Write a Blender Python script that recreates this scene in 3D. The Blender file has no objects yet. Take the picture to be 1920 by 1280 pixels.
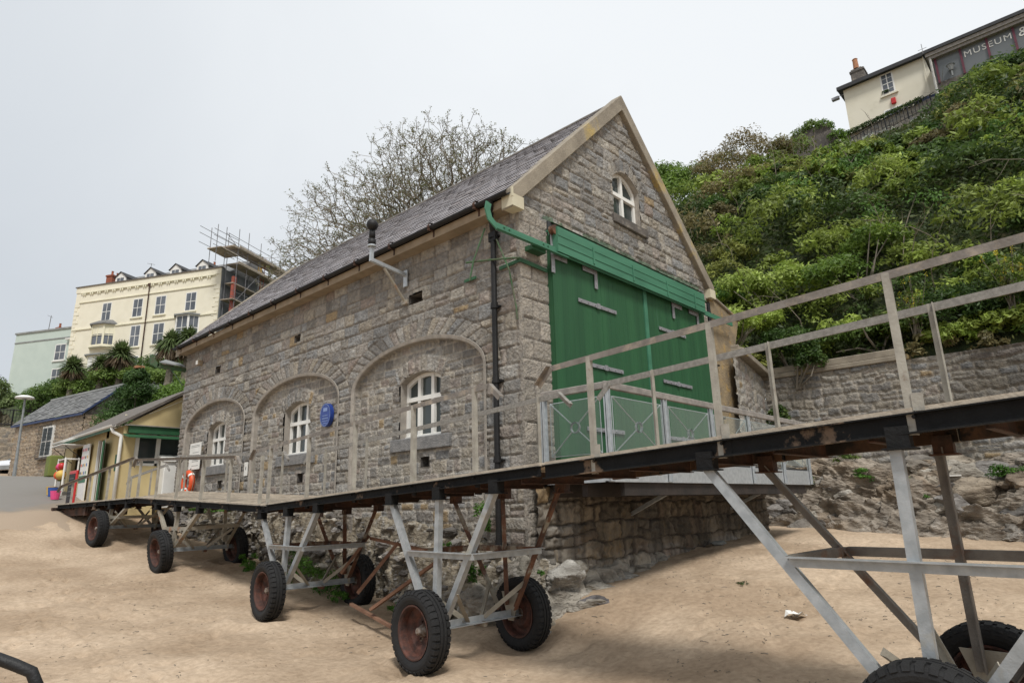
import bpy, math, random
import numpy as np
from mathutils import Vector, Matrix
sc = bpy.context.scene
col = sc.collection
R = math.radians
# ---------------------------------------------------------------- camera, world, sun, exposure
PITCH, ROLL, YAW = 0.2522, -0.0264, 0.8254
CAM = Vector((-7.4597, -6.6557, 0.0))
fw = Vector((math.sin(YAW)*math.cos(PITCH), math.cos(YAW)*math.cos(PITCH), math.sin(PITCH)))
r0 = Vector((math.cos(YAW), -math.sin(YAW), 0)); u0 = r0.cross(fw)
rr = math.cos(ROLL)*r0 + math.sin(ROLL)*u0
uu = -math.sin(ROLL)*r0 + math.cos(ROLL)*u0
cd = bpy.data.cameras.new('camera'); cam = bpy.data.objects.new('camera', cd); col.objects.link(cam)
cd.sensor_width = 36; cd.lens = 36*1192.6/1920; cd.clip_start = .05; cd.clip_end = 3000
cam.matrix_world = Matrix(((rr.x, uu.x, -fw.x, CAM.x), (rr.y, uu.y, -fw.y, CAM.y), (rr.z, uu.z, -fw.z, CAM.z), (0, 0, 0, 1)))
sc.camera = cam
SUN_EL, SUN_AZ = R(55), R(232)      # azimuth of the place the light comes from, from +X anticlockwise
wd = bpy.data.worlds.new('World'); sc.world = wd; wd.use_nodes = True
nt = wd.node_tree; nt.nodes.clear()
out = nt.nodes.new('ShaderNodeOutputWorld'); bg = nt.nodes.new('ShaderNodeBackground')
sky = nt.nodes.new('ShaderNodeTexSky'); sky.sky_type = 'NISHITA'; sky.sun_disc = False
sky.sun_elevation = SUN_EL; sky.sun_rotation = math.pi/2 - SUN_AZ; sky.air_density = 1.5; sky.dust_density = 4
tc = nt.nodes.new('ShaderNodeTexCoord')
cn = nt.nodes.new('ShaderNodeTexNoise'); cn.inputs['Scale'].default_value = 1.9; cn.inputs['Detail'].default_value = 5; cn.inputs['Distortion'].default_value = .4
nt.links.new(tc.outputs['Generated'], cn.inputs['Vector'])
dp = nt.nodes.new('ShaderNodeVectorMath'); dp.operation = 'DOT_PRODUCT'
nt.links.new(tc.outputs['Generated'], dp.inputs[0]); dp.inputs[1].default_value = (0.72, -0.30, 0.62)
ad = nt.nodes.new('ShaderNodeMath'); ad.operation = 'MULTIPLY_ADD'; ad.inputs[1].default_value = .55
nt.links.new(cn.outputs['Fac'], ad.inputs[0]); nt.links.new(dp.outputs['Value'], ad.inputs[2])
rp = nt.nodes.new('ShaderNodeValToRGB')
rp.color_ramp.elements[0].position = .27; rp.color_ramp.elements[0].color = (.50, .535, .575, 1)
rp.color_ramp.elements[1].position = .94; rp.color_ramp.elements[1].color = (.71, .735, .758, 1)
nt.links.new(ad.outputs[0], rp.inputs[0])
mx = nt.nodes.new('ShaderNodeMixRGB'); mx.inputs[0].default_value = .985        # thick overcast over the clear-sky model
sm = nt.nodes.new('ShaderNodeVectorMath'); sm.operation = 'SCALE'; sm.inputs['Scale'].default_value = .1
nt.links.new(sky.outputs[0], sm.inputs[0]); nt.links.new(sm.outputs[0], mx.inputs[1]); nt.links.new(rp.outputs[0], mx.inputs[2])
nt.links.new(mx.outputs[0], bg.inputs[0]); bg.inputs[1].default_value = 1.0
nt.links.new(bg.outputs[0], out.inputs[0])
sl = bpy.data.lights.new('sun', 'SUN'); sun = bpy.data.objects.new('sun', sl); col.objects.link(sun)
sl.energy = 2.3; sl.angle = R(13); sl.color = (1, .97, .92)
sd = Vector((math.cos(SUN_EL)*math.cos(SUN_AZ), math.cos(SUN_EL)*math.sin(SUN_AZ), math.sin(SUN_EL)))
sun.rotation_euler = sd.to_track_quat('Z', 'Y').to_euler()
vs = sc.view_settings; vs.view_transform = 'Standard'; vs.look = 'None'; vs.exposure = .35; vs.gamma = 1

# ---------------------------------------------------------------- noise
def _h(i, j, k, s):
    n = (i.astype(np.int64)*73856093) ^ (j.astype(np.int64)*19349663) ^ (k.astype(np.int64)*83492791) ^ (s*2654435761)
    n = (n ^ (n >> 13)) * 1274126177 & 0x7fffffff
    n = (n ^ (n >> 16)) & 0xffff
    return n/65535.0
def vn(x, y, z=None, s=0):
    x = np.asarray(x, float); y = np.asarray(y, float); z = np.zeros_like(x) if z is None else np.asarray(z, float)
    i, j, k = np.floor(x), np.floor(y), np.floor(z)
    a, b, c = x-i, y-j, z-k
    a, b, c = a*a*(3-2*a), b*b*(3-2*b), c*c*(3-2*c)
    g = lambda p, q, w: _h(i+p, j+q, k+w, s)
    def lp(u, v, t): return u+(v-u)*t
    return lp(lp(lp(g(0,0,0), g(1,0,0), a), lp(g(0,1,0), g(1,1,0), a), b), lp(lp(g(0,0,1), g(1,0,1), a), lp(g(0,1,1), g(1,1,1), a), b), c)*2-1
def fbm(x, y, z=None, o=4, s=0):
    t = 0; a = 1.; f = 1.; n = 0
    for k in range(o):
        t = t + a*vn(np.asarray(x)*f, np.asarray(y)*f, None if z is None else np.asarray(z)*f, s+k*7); n += a; a *= .5; f *= 2.03
    return t/n
def sstep(a, b, x): t = np.clip((x-a)/(b-a), 0, 1); return t*t*(3-2*t)

# ---------------------------------------------------------------- materials
def new_mat(name):
    m = bpy.data.materials.new(name); m.use_nodes = True
    n = m.node_tree; b = n.nodes['Principled BSDF']; return m, n, b
def mat(name, c1, c2=None, scale=3., rough=.8, metal=0., bump=0., bscale=None, attr=None, c3=None, s3=12., t3=(.55, .7), stretch=(1, 1, 1), detail=6, lo=.35, hi=.65, bdist=.02, spec=.5):
    """procedural: two tones mixed by noise, a third tone as patches, optional colour attribute multiplied in, bump"""
    m, n, b = new_mat(name); L = n.links; N = n.nodes.new
    b.inputs['Roughness'].default_value = rough; b.inputs['Metallic'].default_value = metal
    c2 = c2 or tuple(x*.75 for x in c1)
    tcn = N('ShaderNodeTexCoord'); mp = N('ShaderNodeMapping'); mp.inputs['Scale'].default_value = stretch
    L.new(tcn.outputs['Object'], mp.inputs[0])
    ns = N('ShaderNodeTexNoise'); ns.inputs['Scale'].default_value = scale; ns.inputs['Detail'].default_value = detail; L.new(mp.outputs[0], ns.inputs['Vector'])
    r = N('ShaderNodeValToRGB'); r.color_ramp.elements[0].position = lo; r.color_ramp.elements[1].position = hi
    r.color_ramp.elements[0].color = (*c2, 1); r.color_ramp.elements[1].color = (*c1, 1); L.new(ns.outputs['Fac'], r.inputs[0])
    o = r.outputs[0]
    if c3:
        n3 = N('ShaderNodeTexNoise'); n3.inputs['Scale'].default_value = s3; n3.inputs['Detail'].default_value = 5; n3.inputs['Roughness'].default_value = .65
        L.new(mp.outputs[0], n3.inputs['Vector'])
        r3 = N('ShaderNodeMapRange'); r3.inputs['From Min'].default_value = t3[0]; r3.inputs['From Max'].default_value = t3[1]; L.new(n3.outputs['Fac'], r3.inputs[0])
        m3 = N('ShaderNodeMixRGB'); m3.inputs[2].default_value = (*c3, 1); L.new(r3.outputs[0], m3.inputs[0]); L.new(o, m3.inputs[1]); o = m3.outputs[0]
    if attr:
        at = N('ShaderNodeAttribute'); at.attribute_name = attr
        m4 = N('ShaderNodeMixRGB'); m4.blend_type = 'MULTIPLY'; m4.inputs[0].default_value = 1; L.new(o, m4.inputs[1]); L.new(at.outputs['Color'], m4.inputs[2]); o = m4.outputs[0]
    L.new(o, b.inputs['Base Color'])
    b.inputs['Specular IOR Level'].default_value = spec
    if bump:
        nb = N('ShaderNodeTexNoise'); nb.inputs['Scale'].default_value = bscale or scale*6; nb.inputs['Detail'].default_value = 8; L.new(mp.outputs[0], nb.inputs['Vector'])
        bp = N('ShaderNodeBump'); bp.inputs['Strength'].default_value = min(1, bump); bp.inputs['Distance'].default_value = bdist; L.new(nb.outputs['Fac'], bp.inputs['Height'])
        L.new(bp.outputs[0], b.inputs['Normal'])
    return m
M = {}
M['stone'] = mat('stone', (1.12, 1.10, 1.07), (.72, .72, .73), 14, .92, bump=1, bscale=24, bdist=.035, attr='col', c3=(1.35, 1.33, 1.25), s3=5, t3=(.66, .80))
M['wet_stone'] = mat('wet_stone', (1.15, 1.12, 1.08), (.40, .38, .37), 3, .8, bump=1, bscale=26, attr='col', c3=(1.2, .95, .58), s3=4.5, t3=(.58, .75), stretch=(2.2, 2.2, .30))
M['dressed'] = mat('dressed', (.37, .335, .29), (.27, .245, .215), 7, .9, bump=.5, bscale=60, c3=(.42, .39, .3), s3=6, t3=(.6, .8))
M['sill_stone'] = mat('sill_stone', (.24, .235, .23), (.16, .16, .16), 8, .9, bump=.9, bscale=30)
M['coping'] = mat('coping', (.31, .27, .21), (.21, .18, .14), 3, .9, bump=.5, bscale=40, c3=(.45, .33, .11), s3=1.2, t3=(.58, .72))
M['slate'] = mat('slate', (1.05, 1.04, 1.03), (.78, .78, .80), 5, .62, bump=.25, bscale=60, attr='col')
M['ridge'] = mat('ridge', (.19, .17, .15), (.10, .09, .08), 5, .85, bump=.4)
M['black_paint'] = mat('black_paint', (.014, .014, .015), (.009, .009, .009), 10, .55, bump=.25, spec=.35)
M['black_beam'] = mat('black_beam', (.010, .0105, .011), (.006, .006, .0065), 6, .75, bump=.4, c3=(.16, .11, .075), s3=2.4, t3=(.60, .66), spec=.25)
M['beam_brown'] = mat('beam_brown', (.115, .062, .034), (.05, .03, .02), 4, .85, bump=.4, c3=(.02, .016, .014), s3=3, t3=(.52, .6))
M['dark_beam'] = mat('dark_beam', (.035, .026, .022), (.016, .014, .013), 3, .8, bump=.4)
M['rust'] = mat('rust', (.17, .075, .04), (.055, .03, .022), 5, .9, bump=.6, c3=(.27, .24, .19), s3=3, t3=(.52, .62))
M['dark_rust'] = mat('dark_rust', (.085, .038, .022), (.025, .016, .012), 4, .85, bump=.5)
M['fallen_rust'] = mat('fallen_rust', (.27, .15, .095), (.16, .08, .05), 4, .9, bump=.5)
M['galv'] = mat('galv', (.42, .44, .45), (.31, .33, .34), 11, .45, metal=.35, bump=.12, c3=(.40, .33, .20), s3=2.0, t3=(.60, .78))
M['galv_rusty'] = mat('galv_rusty', (.36, .33, .27), (.27, .24, .19), 5, .6, metal=.15, bump=.3, c3=(.30, .12, .04), s3=2.4, t3=(.58, .70))
M['galv_dull'] = mat('galv_dull', (.20, .185, .165), (.14, .125, .11), 6, .6, metal=.2, bump=.3, c3=(.16, .08, .045), s3=2.4, t3=(.60, .72))
M['galv_clean'] = mat('galv_clean', (.50, .53, .55), (.40, .43, .45), 14, .4, metal=.35, bump=.08)
M['rail_steel'] = mat('rail_steel', (.235, .212, .188), (.15, .132, .115), 6, .6, bump=.25, c3=(.40, .33, .25), s3=5, t3=(.52, .75))
M['post_steel'] = mat('post_steel', (.37, .35, .30), (.26, .24, .205), 8, .6, bump=.2, c3=(.16, .10, .06), s3=7, t3=(.63, .75))
M['old_wood'] = mat('old_wood', (.29, .275, .25), (.20, .188, .17), 4, .85, bump=.5, stretch=(1, 6, 6), bscale=30)
M['deck'] = mat('deck', (.50, .43, .34), (.37, .31, .24), 5, .85, bump=.4)
M['grey_wood'] = mat('grey_wood', (.30, .275, .25), (.20, .185, .17), 7, .85, bump=.5)
M['rubber'] = mat('rubber', (.012, .012, .0125), (.007, .007, .0075), 8, .8, bump=.3, c3=(.04, .035, .03), s3=3, t3=(.6, .85))
M['rim'] = mat('rim', (.11, .04, .026), (.04, .02, .016), 12, .75, bump=.5, c3=(.30, .27, .22), s3=4, t3=(.66, .74))
M['hub'] = mat('hub', (.30, .27, .24), (.15, .10, .07), 30, .6, metal=.3)
M['green_door'] = mat('green_door', (.027, .108, .044), (.019, .080, .034), 1.5, .55, bump=.08, bscale=8, stretch=(2.5, 2.5, .22), c3=(.045, .135, .075), s3=3.2, t3=(.60, .85))
M['green_hood'] = mat('green_hood', (.062, .205, .125), (.048, .165, .10), 2.5, .55, bump=.1, stretch=(.5, 2, 2))
M['green_stain'] = mat('green_stain', (.05, .13, .055), (.09, .10, .06), 8, .8, bump=.3)
M['strap'] = mat('strap', (.33, .33, .35), (.26, .26, .28), 10, .5, metal=.3)
M['white_paint'] = mat('white_paint', (.80, .79, .75), (.72, .71, .67), 3, .5)
M['glass'] = mat('glass', (.055, .068, .066), (.03, .038, .04), .8, .10)
M['glass_far'] = mat('glass_far', (.15, .165, .19), (.08, .09, .105), .6, .15)
M['soffit'] = mat('soffit', (.33, .26, .18), (.25, .195, .13), 4, .8)
M['cream_paint'] = mat('cream_paint', (.62, .58, .44), (.52, .47, .34), 2, .7)
M['sand'] = None
M['cream_render'] = mat('cream_render', (.78, .735, .60), (.73, .685, .55), 1.1, .85, bump=.1, c3=(.58, .53, .41), s3=.6, t3=(.60, .95))
M['cream_trim'] = mat('cream_trim', (.80, .76, .60), (.72, .68, .52), 1, .8)
M['museum_render'] = mat('museum_render', (.74, .70, .58), (.68, .64, .52), .8, .85, c3=(.46, .43, .33), s3=1.0, t3=(.62, .9))
M['mint_render'] = mat('mint_render', (.50, .575, .525), (.46, .535, .49), .8, .85)
M['kiosk_render'] = mat('kiosk_render', (.60, .49, .26), (.54, .43, .22), 1.5, .8, bump=.1)
M['dark_felt'] = mat('dark_felt', (.045, .047, .05), (.03, .03, .033), 3, .8)
M['grey_slab'] = mat('grey_slab', (.30, .31, .30), (.20, .21, .21), 1.2, .9)
M['grey_render'] = mat('grey_render', (.12, .13, .135), (.085, .092, .10), .9, .9, c3=(.17, .18, .18), s3=1, t3=(.55, .8))
M['terracotta'] = mat('terracotta', (.32, .10, .055), (.24, .075, .04), 6, .85)
M['terracotta_light'] = mat('terracotta_light', (.42, .20, .10), (.34, .15, .08), 8, .85)
M['far_slate'] = mat('far_slate', (.20, .20, .195), (.13, .13, .13), 6, .75, bump=.3, stretch=(1, 1, 3))
M['brown_roof'] = mat('brown_roof', (.16, .14, .12), (.11, .095, .085), 6, .85, bump=.4)
M['blue_board'] = mat('blue_board', (.03, .05, .12), (.025, .04, .10), 3, .6)
M['plaque_blue'] = mat('plaque_blue', (.02, .055, .28), (.015, .04, .2), 20, .35)
M['plaque_light'] = mat('plaque_light', (.22, .30, .55), (.16, .24, .45), 20, .4)
M['orange'] = mat('orange', (.78, .10, .02), (.62, .07, .015), 5, .45)
M['red'] = mat('red', (.55, .03, .03), (.45, .02, .02), 5, .4)
M['pink'] = mat('pink', (.75, .08, .25), (.7, .07, .2), 5, .5)
M['yellow'] = mat('yellow', (.65, .45, .08), (.6, .35, .1), 12, .6)
M['blue'] = mat('blue', (.04, .10, .35), (.03, .08, .3), 5, .5)
M['lime'] = mat('lime', (.17, .20, .04), (.14, .16, .035), 2, .8)
M['chalk'] = mat('chalk', (.03, .03, .032), (.02, .02, .02), 5, .8)
M['bark'] = mat('bark', (.21, .185, .14), (.11, .095, .07), 8, .9, bump=.6)
M['pale_bark'] = mat('pale_bark', (.26, .22, .17), (.15, .125, .095), 6, .9)
M['twig'] = mat('twig', (.20, .175, .14), (.13, .115, .09), 6, .9)
M['brick'] = mat('brick', (.28, .09, .05), (.22, .07, .04), 4, .9)
M['board'] = mat('board', (.42, .36, .29), (.30, .25, .2), 4, .85)
M['pole'] = mat('pole', (.20, .20, .21), (.14, .13, .13), 4, .5, metal=.3)
M['red_steel'] = mat('red_steel', (.33, .08, .05), (.25, .06, .04), 4, .7)
M['car_white'] = mat('car_white', (.72, .74, .77), (.68, .70, .73), 1, .25)
M['maroon'] = mat('maroon', (.12, .02, .04), (.09, .015, .03), 2, .6)
M['grey_glass'] = mat('grey_glass', (.14, .15, .155), (.10, .11, .115), .5, .2)
M['stone_dark'] = mat('stone_dark', (.14, .125, .11), (.08, .072, .065), 2.5, .95, bump=1, c3=(.27, .24, .2), s3=5, t3=(.56, .72))
M['metal_grey'] = mat('metal_grey', (.30, .31, .31), (.24, .25, .25), 5, .5, metal=.3)

def foliage_mat(name):
    m, n, b = new_mat(name); L = n.links
    at = n.nodes.new('ShaderNodeAttribute'); at.attribute_name = 'col'
    L.new(at.outputs['Color'], b.inputs['Base Color']); b.inputs['Roughness'].default_value = .55
    b.inputs['Specular IOR Level'].default_value = .35
    tr = n.nodes.new('ShaderNodeBsdfTranslucent'); mixn = n.nodes.new('ShaderNodeMixShader'); mixn.inputs[0].default_value = .3
    hs = n.nodes.new('ShaderNodeHueSaturation'); hs.inputs['Value'].default_value = 1.5; L.new(at.outputs['Color'], hs.inputs['Color']); L.new(hs.outputs[0], tr.inputs[0])
    L.new(b.outputs[0], mixn.inputs[1]); L.new(tr.outputs[0], mixn.inputs[2])
    L.new(mixn.outputs[0], n.nodes['Material Output'].inputs[0]); return m
M['leaf'] = foliage_mat('leaf')

# clear glass panel
m, n, b = new_mat('clear_panel'); b.inputs['Base Color'].default_value = (.85, .92, .90, 1); b.inputs['Roughness'].default_value = .04
tp = n.nodes.new('ShaderNodeBsdfTransparent'); tp.inputs[0].default_value = (.90, .94, .92, 1)
mi = n.nodes.new('ShaderNodeMixShader'); fr = n.nodes.new('ShaderNodeFresnel'); fr.inputs[0].default_value = 1.35
mr = n.nodes.new('ShaderNodeMath'); mr.operation = 'MULTIPLY_ADD'; mr.inputs[1].default_value = .8; mr.inputs[2].default_value = .05; n.links.new(fr.outputs[0], mr.inputs[0])
n.links.new(mr.outputs[0], mi.inputs[0]); n.links.new(tp.outputs[0], mi.inputs[1]); n.links.new(b.outputs[0], mi.inputs[2]); n.links.new(mi.outputs[0], n.nodes['Material Output'].inputs[0])
M['clear_panel'] = m

# sand
def sand_material():
    m, n, b = new_mat('sand'); L = n.links; N = n.nodes.new
    g = N('ShaderNodeTexCoord')
    def noise(sc_, det=6, st=None):
        t = N('ShaderNodeTexNoise'); t.inputs['Scale'].default_value = sc_; t.inputs['Detail'].default_value = det
        if st:
            mp = N('ShaderNodeMapping'); mp.inputs['Scale'].default_value = st; mp.inputs['Rotation'].default_value = (0, 0, .6); L.new(g.outputs['Object'], mp.inputs[0]); L.new(mp.outputs[0], t.inputs['Vector'])
        else: L.new(g.outputs['Object'], t.inputs['Vector'])
        return t.outputs['Fac']
    def ramp(f, p0, c0, p1, c1):
        r = N('ShaderNodeValToRGB'); r.color_ramp.elements[0].position = p0; r.color_ramp.elements[1].position = p1
        r.color_ramp.elements[0].color = (*c0, 1); r.color_ramp.elements[1].color = (*c1, 1); L.new(f, r.inputs[0]); return r.outputs[0]
    base = ramp(noise(.55, 8), .38, (.345, .258, .178), .62, (.495, .388, .282))
    fine = ramp(noise(14, 8), .3, (.82, .80, .78), .7, (1.1, 1.1, 1.1))
    mu = N('ShaderNodeMixRGB'); mu.blend_type = 'MULTIPLY'; mu.inputs[0].default_value = 1; L.new(base, mu.inputs[1]); L.new(fine, mu.inputs[2])
    # dark broken weed and shell debris in drifts
    d1 = ramp(noise(26, 4, (1, .35, 1)), .66, (0, 0, 0), .72, (1, 1, 1)); d2 = ramp(noise(.9, 5, (1, .5, 1)), .50, (0, 0, 0), .64, (1, 1, 1))
    mm = N('ShaderNodeMath'); mm.operation = 'MULTIPLY'; L.new(d1, mm.inputs[0]); L.new(d2, mm.inputs[1])
    m2 = N('ShaderNodeMixRGB'); L.new(mm.outputs[0], m2.inputs[0]); L.new(mu.outputs[0], m2.inputs[1]); m2.inputs[2].default_value = (.13, .085, .05, 1)
    # grains
    gr = ramp(noise(180, 3), .25, (.80, .79, .78), .75, (1.15, 1.15, 1.15))
    m3 = N('ShaderNodeMixRGB'); m3.blend_type = 'MULTIPLY'; m3.inputs[0].default_value = 1; L.new(m2.outputs[0], m3.inputs[1]); L.new(gr, m3.inputs[2])
    L.new(m3.outputs[0], b.inputs['Base Color']); b.inputs['Roughness'].default_value = .95; b.inputs['Specular IOR Level'].default_value = .2
    bp = N('ShaderNodeBump'); bp.inputs['Strength'].default_value = .7; bp.inputs['Distance'].default_value = .03
    L.new(noise(9, 10), bp.inputs['Height']); L.new(bp.outputs[0], b.inputs['Normal'])
    return m
M['sand'] = sand_material()
def road_material():
    m, n, b = new_mat('road'); L = n.links; N = n.nodes.new
    g = N('ShaderNodeTexCoord'); t = N('ShaderNodeTexNoise'); t.inputs['Scale'].default_value = .45; t.inputs['Detail'].default_value = 9; L.new(g.outputs['Object'], t.inputs['Vector'])
    sp = N('ShaderNodeSeparateXYZ'); L.new(g.outputs['Object'], sp.inputs[0])
    mr = N('ShaderNodeMapRange'); mr.inputs['From Min'].default_value = 14; mr.inputs['From Max'].default_value = 22; mr.inputs['To Min'].default_value = -.32; mr.inputs['To Max'].default_value = .42; L.new(sp.outputs[1], mr.inputs[0])
    a = N('ShaderNodeMath'); a.operation = 'ADD'; L.new(mr.outputs[0], a.inputs[0]); L.new(t.outputs['Fac'], a.inputs[1])
    r = N('ShaderNodeValToRGB'); e = r.color_ramp.elements; e[0].position = .38; e[0].color = (.34, .26, .185, 1); e[1].position = .60; e[1].color = (.20, .185, .165, 1)
    x = r.color_ramp.elements.new(.50); x.color = (.235, .195, .15, 1)
    L.new(a.outputs[0], r.inputs[0]); L.new(r.outputs[0], b.inputs['Base Color']); b.inputs['Roughness'].default_value = .8
    bt = N('ShaderNodeTexNoise'); bt.inputs['Scale'].default_value = 30; bt.inputs['Detail'].default_value = 6; L.new(g.outputs['Object'], bt.inputs['Vector'])
    bp = N('ShaderNodeBump'); bp.inputs['Strength'].default_value = .5; bp.inputs['Distance'].default_value = .02; L.new(bt.outputs['Fac'], bp.inputs['Height']); L.new(bp.outputs[0], b.inputs['Normal'])
    return m
M['road'] = road_material()
M['rock'] = mat('rock', (1.15, 1.15, 1.15), (.50, .48, .46), 2.6, .92, bump=1, bscale=9, bdist=.09, attr='col', c3=(1.4, 1.36, 1.3), s3=3.5, t3=(.60, .78), stretch=(1, 1, 2.2))
M['hill_soil'] = mat('hill_soil', (.05, .07, .02), (.014, .022, .007), 2.2, .95, bump=1, bscale=5, bdist=.15, c3=(.10, .085, .04), s3=3)

# ---------------------------------------------------------------- mesh building
def np_mesh(name, V, F, material, colr=None, parent=None, smooth=False):
    """V (n,3); F (m,4) or (m,3) int; colr (n,3) point colours"""
    V = np.ascontiguousarray(V, np.float32); F = np.ascontiguousarray(F, np.int32)
    me = bpy.data.meshes.new(name); k = F.shape[1]
    me.vertices.add(len(V)); me.vertices.foreach_set('co', V.ravel())
    me.loops.add(F.size); me.loops.foreach_set('vertex_index', F.ravel())
    me.polygons.add(len(F)); me.polygons.foreach_set('loop_start', np.arange(0, F.size, k, dtype=np.int32))
    if smooth: me.polygons.foreach_set('use_smooth', np.ones(len(F), bool))
    me.update(calc_edges=True)
    if colr is not None:
        a = me.attributes.new('col', 'FLOAT_COLOR', 'POINT'); c = np.ones((len(V), 4), np.float32); c[:, :3] = colr; a.data.foreach_set('color', c.ravel())
    me.materials.append(material)
    o = bpy.data.objects.new(name, me); col.objects.link(o)
    if parent is not None: put(o, parent)
    return o
def put(o, parent):
    o.parent = parent
    if parent.type == 'EMPTY': o.location = -parent.location
def tag(o, label=None, cat=None, group=None, kind=None):
    if label: o['label'] = label
    if cat: o['category'] = cat
    if group: o['group'] = group
    if kind: o['kind'] = kind
    return o
def thing(name, label, cat, loc=(0, 0, 0), group=None):
    o = bpy.data.objects.new(name, None); col.objects.link(o); o.location = loc; o.empty_display_size = .2
    return tag(o, label, cat, group)
class MB:
    def __init__(s): s.v = []; s.f = []; s.c = []; s.cur = (1, 1, 1); s.X = None
    def add(s, vs_, fs):
        k = len(s.v)
        for p in vs_:
            p = Vector(p)
            if s.X is not None: p = s.X(p)
            s.v.append(tuple(p)); s.c.append(s.cur)
        s.f += [tuple(i+k for i in f) for f in fs]
        return s
    def box(s, a, b):
        (x0, y0, z0), (x1, y1, z1) = a, b
        x0, x1 = sorted((x0, x1)); y0, y1 = sorted((y0, y1)); z0, z1 = sorted((z0, z1))
        return s.add([(x0,y0,z0),(x1,y0,z0),(x1,y1,z0),(x0,y1,z0),(x0,y0,z1),(x1,y0,z1),(x1,y1,z1),(x0,y1,z1)],
                     [(0,3,2,1),(4,5,6,7),(0,1,5,4),(1,2,6,5),(2,3,7,6),(3,0,4,7)])
    def frame(s, p, q, up=(0, 0, 1)):
        p, q = Vector(p), Vector(q); d = (q-p).normalized(); u = Vector(up)
        if abs(d.dot(u)) > .98: u = Vector((0, 1, 0)) if abs(d.y) < .9 else Vector((1, 0, 0))
        a = d.cross(u).normalized(); b_ = a.cross(d).normalized(); return p, q, d, a, b_
    def sweep(s, p, q, prof, up=(0, 0, 1)):
        """extrude closed 2D profile [(side, up)] from p to q"""
        p, q, d, a, b_ = s.frame(p, q, up); n = len(prof)
        vs_ = [p+a*x+b_*y for x, y in prof]+[q+a*x+b_*y for x, y in prof]
        fs = [(i, (i+1) % n, (i+1) % n+n, i+n) for i in range(n)]+[tuple(range(n))[::-1], tuple(range(n, 2*n))]
        return s.add(vs_, fs)
    def beam(s, p, q, w, h, up=(0, 0, 1)):
        return s.sweep(p, q, [(-w/2, -h/2), (w/2, -h/2), (w/2, h/2), (-w/2, h/2)], up)
    def angle(s, p, q, w, t=.008, sx=1, sy=1, up=(0, 0, 1)):
        pr = [(0, 0), (sx*w, 0), (sx*w, sy*t), (sx*t, sy*t), (sx*t, sy*w), (0, sy*w)]
        if sx*sy < 0: pr = pr[::-1]
        return s.sweep(p, q, pr, up)
    def channel(s, p, q, h, w, t=.01, sx=1, up=(0, 0, 1)):
        pr = [(0, 0), (sx*w, 0), (sx*w, t), (sx*t, t), (sx*t, h-t), (sx*w, h-t), (sx*w, h), (0, h)]
        if sx < 0: pr = pr[::-1]
        return s.sweep(p, q, pr, up)
    def tube(s, pts, r, n=8, cap=True):
        pts = [Vector(p) for p in pts]; rs = r if isinstance(r, (list, tuple)) else [r]*len(pts); k0 = len(s.v); vs_ = []; fs = []
        prev = None
        for i, p in enumerate(pts):
            d = (pts[min(i+1, len(pts)-1)]-pts[max(i-1, 0)]).normalized()
            if prev is None:
                u = Vector((0, 0, 1)) if abs(d.z) < .9 else Vector((1, 0, 0)); a = d.cross(u).normalized()
            else: a = (prev-d*prev.dot(d)).normalized()
            prev = a; b_ = d.cross(a)
            for j in range(n):
                t = 2*math.pi*j/n; vs_.append(p+(a*math.cos(t)+b_*math.sin(t))*rs[i])
        for i in range(len(pts)-1):
            for j in range(n): fs.append((i*n+j, i*n+(j+1) % n, (i+1)*n+(j+1) % n, (i+1)*n+j))
        if cap: fs += [tuple(range(n))[::-1], tuple(range((len(pts)-1)*n, len(pts)*n))]
        return s.add(vs_, fs)
    def lathe(s, c, axis, prof, n=24):
        """prof [(along axis, radius)]"""
        c, ax = Vector(c), Vector(axis).normalized(); u = Vector((0, 0, 1)) if abs(ax.z) < .9 else Vector((1, 0, 0)); a = ax.cross(u).normalized(); b_ = ax.cross(a)
        vs_ = [c+ax*h+(a*math.cos(2*math.pi*j/n)+b_*math.sin(2*math.pi*j/n))*r for h, r in prof for j in range(n)]
        fs = [(i*n+j, i*n+(j+1) % n, (i+1)*n+(j+1) % n, (i+1)*n+j) for i in range(len(prof)-1) for j in range(n)]
        return s.add(vs_, fs)
    def prism(s, poly, vec):
        n = len(poly); vec = Vector(vec); poly = [Vector(p) for p in poly]
        return s.add(poly+[p+vec for p in poly], [tuple(range(n))[::-1], tuple(range(n, 2*n))]+[(i, (i+1) % n, (i+1) % n+n, i+n) for i in range(n)])
    def build(s, name, material, parent=None, smooth=False, label=None):
        me = bpy.data.meshes.new(name); me.from_pydata(s.v, [], s.f); me.update()
        if smooth: me.polygons.foreach_set('use_smooth', [True]*len(me.polygons))
        if any(c != (1, 1, 1) for c in s.c) or material.name in ('stone', 'leaf', 'slate', 'rock', 'wet_stone'):
            a = me.attributes.new('col', 'FLOAT_COLOR', 'POINT')
            for i, c in enumerate(s.c): a.data[i].color = (*c, 1)
        me.materials.append(material)
        o = bpy.data.objects.new(name, me); col.objects.link(o)
        if parent is not None: put(o, parent)
        if label: o['label'] = label
        return o
def bevel(o, w=.01, seg=1):
    m = o.modifiers.new('bevel', 'BEVEL'); m.width = w; m.segments = seg; m.limit_method = 'ANGLE'; return o
def grid_faces(nu, nv, mask=None):
    i = np.arange((nu-1)*(nv-1)); a = (i//(nu-1))*nu+i % (nu-1); F = np.stack([a, a+1, a+nu+1, a+nu], 1)
    return F if mask is None else F[mask.ravel()]
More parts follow.
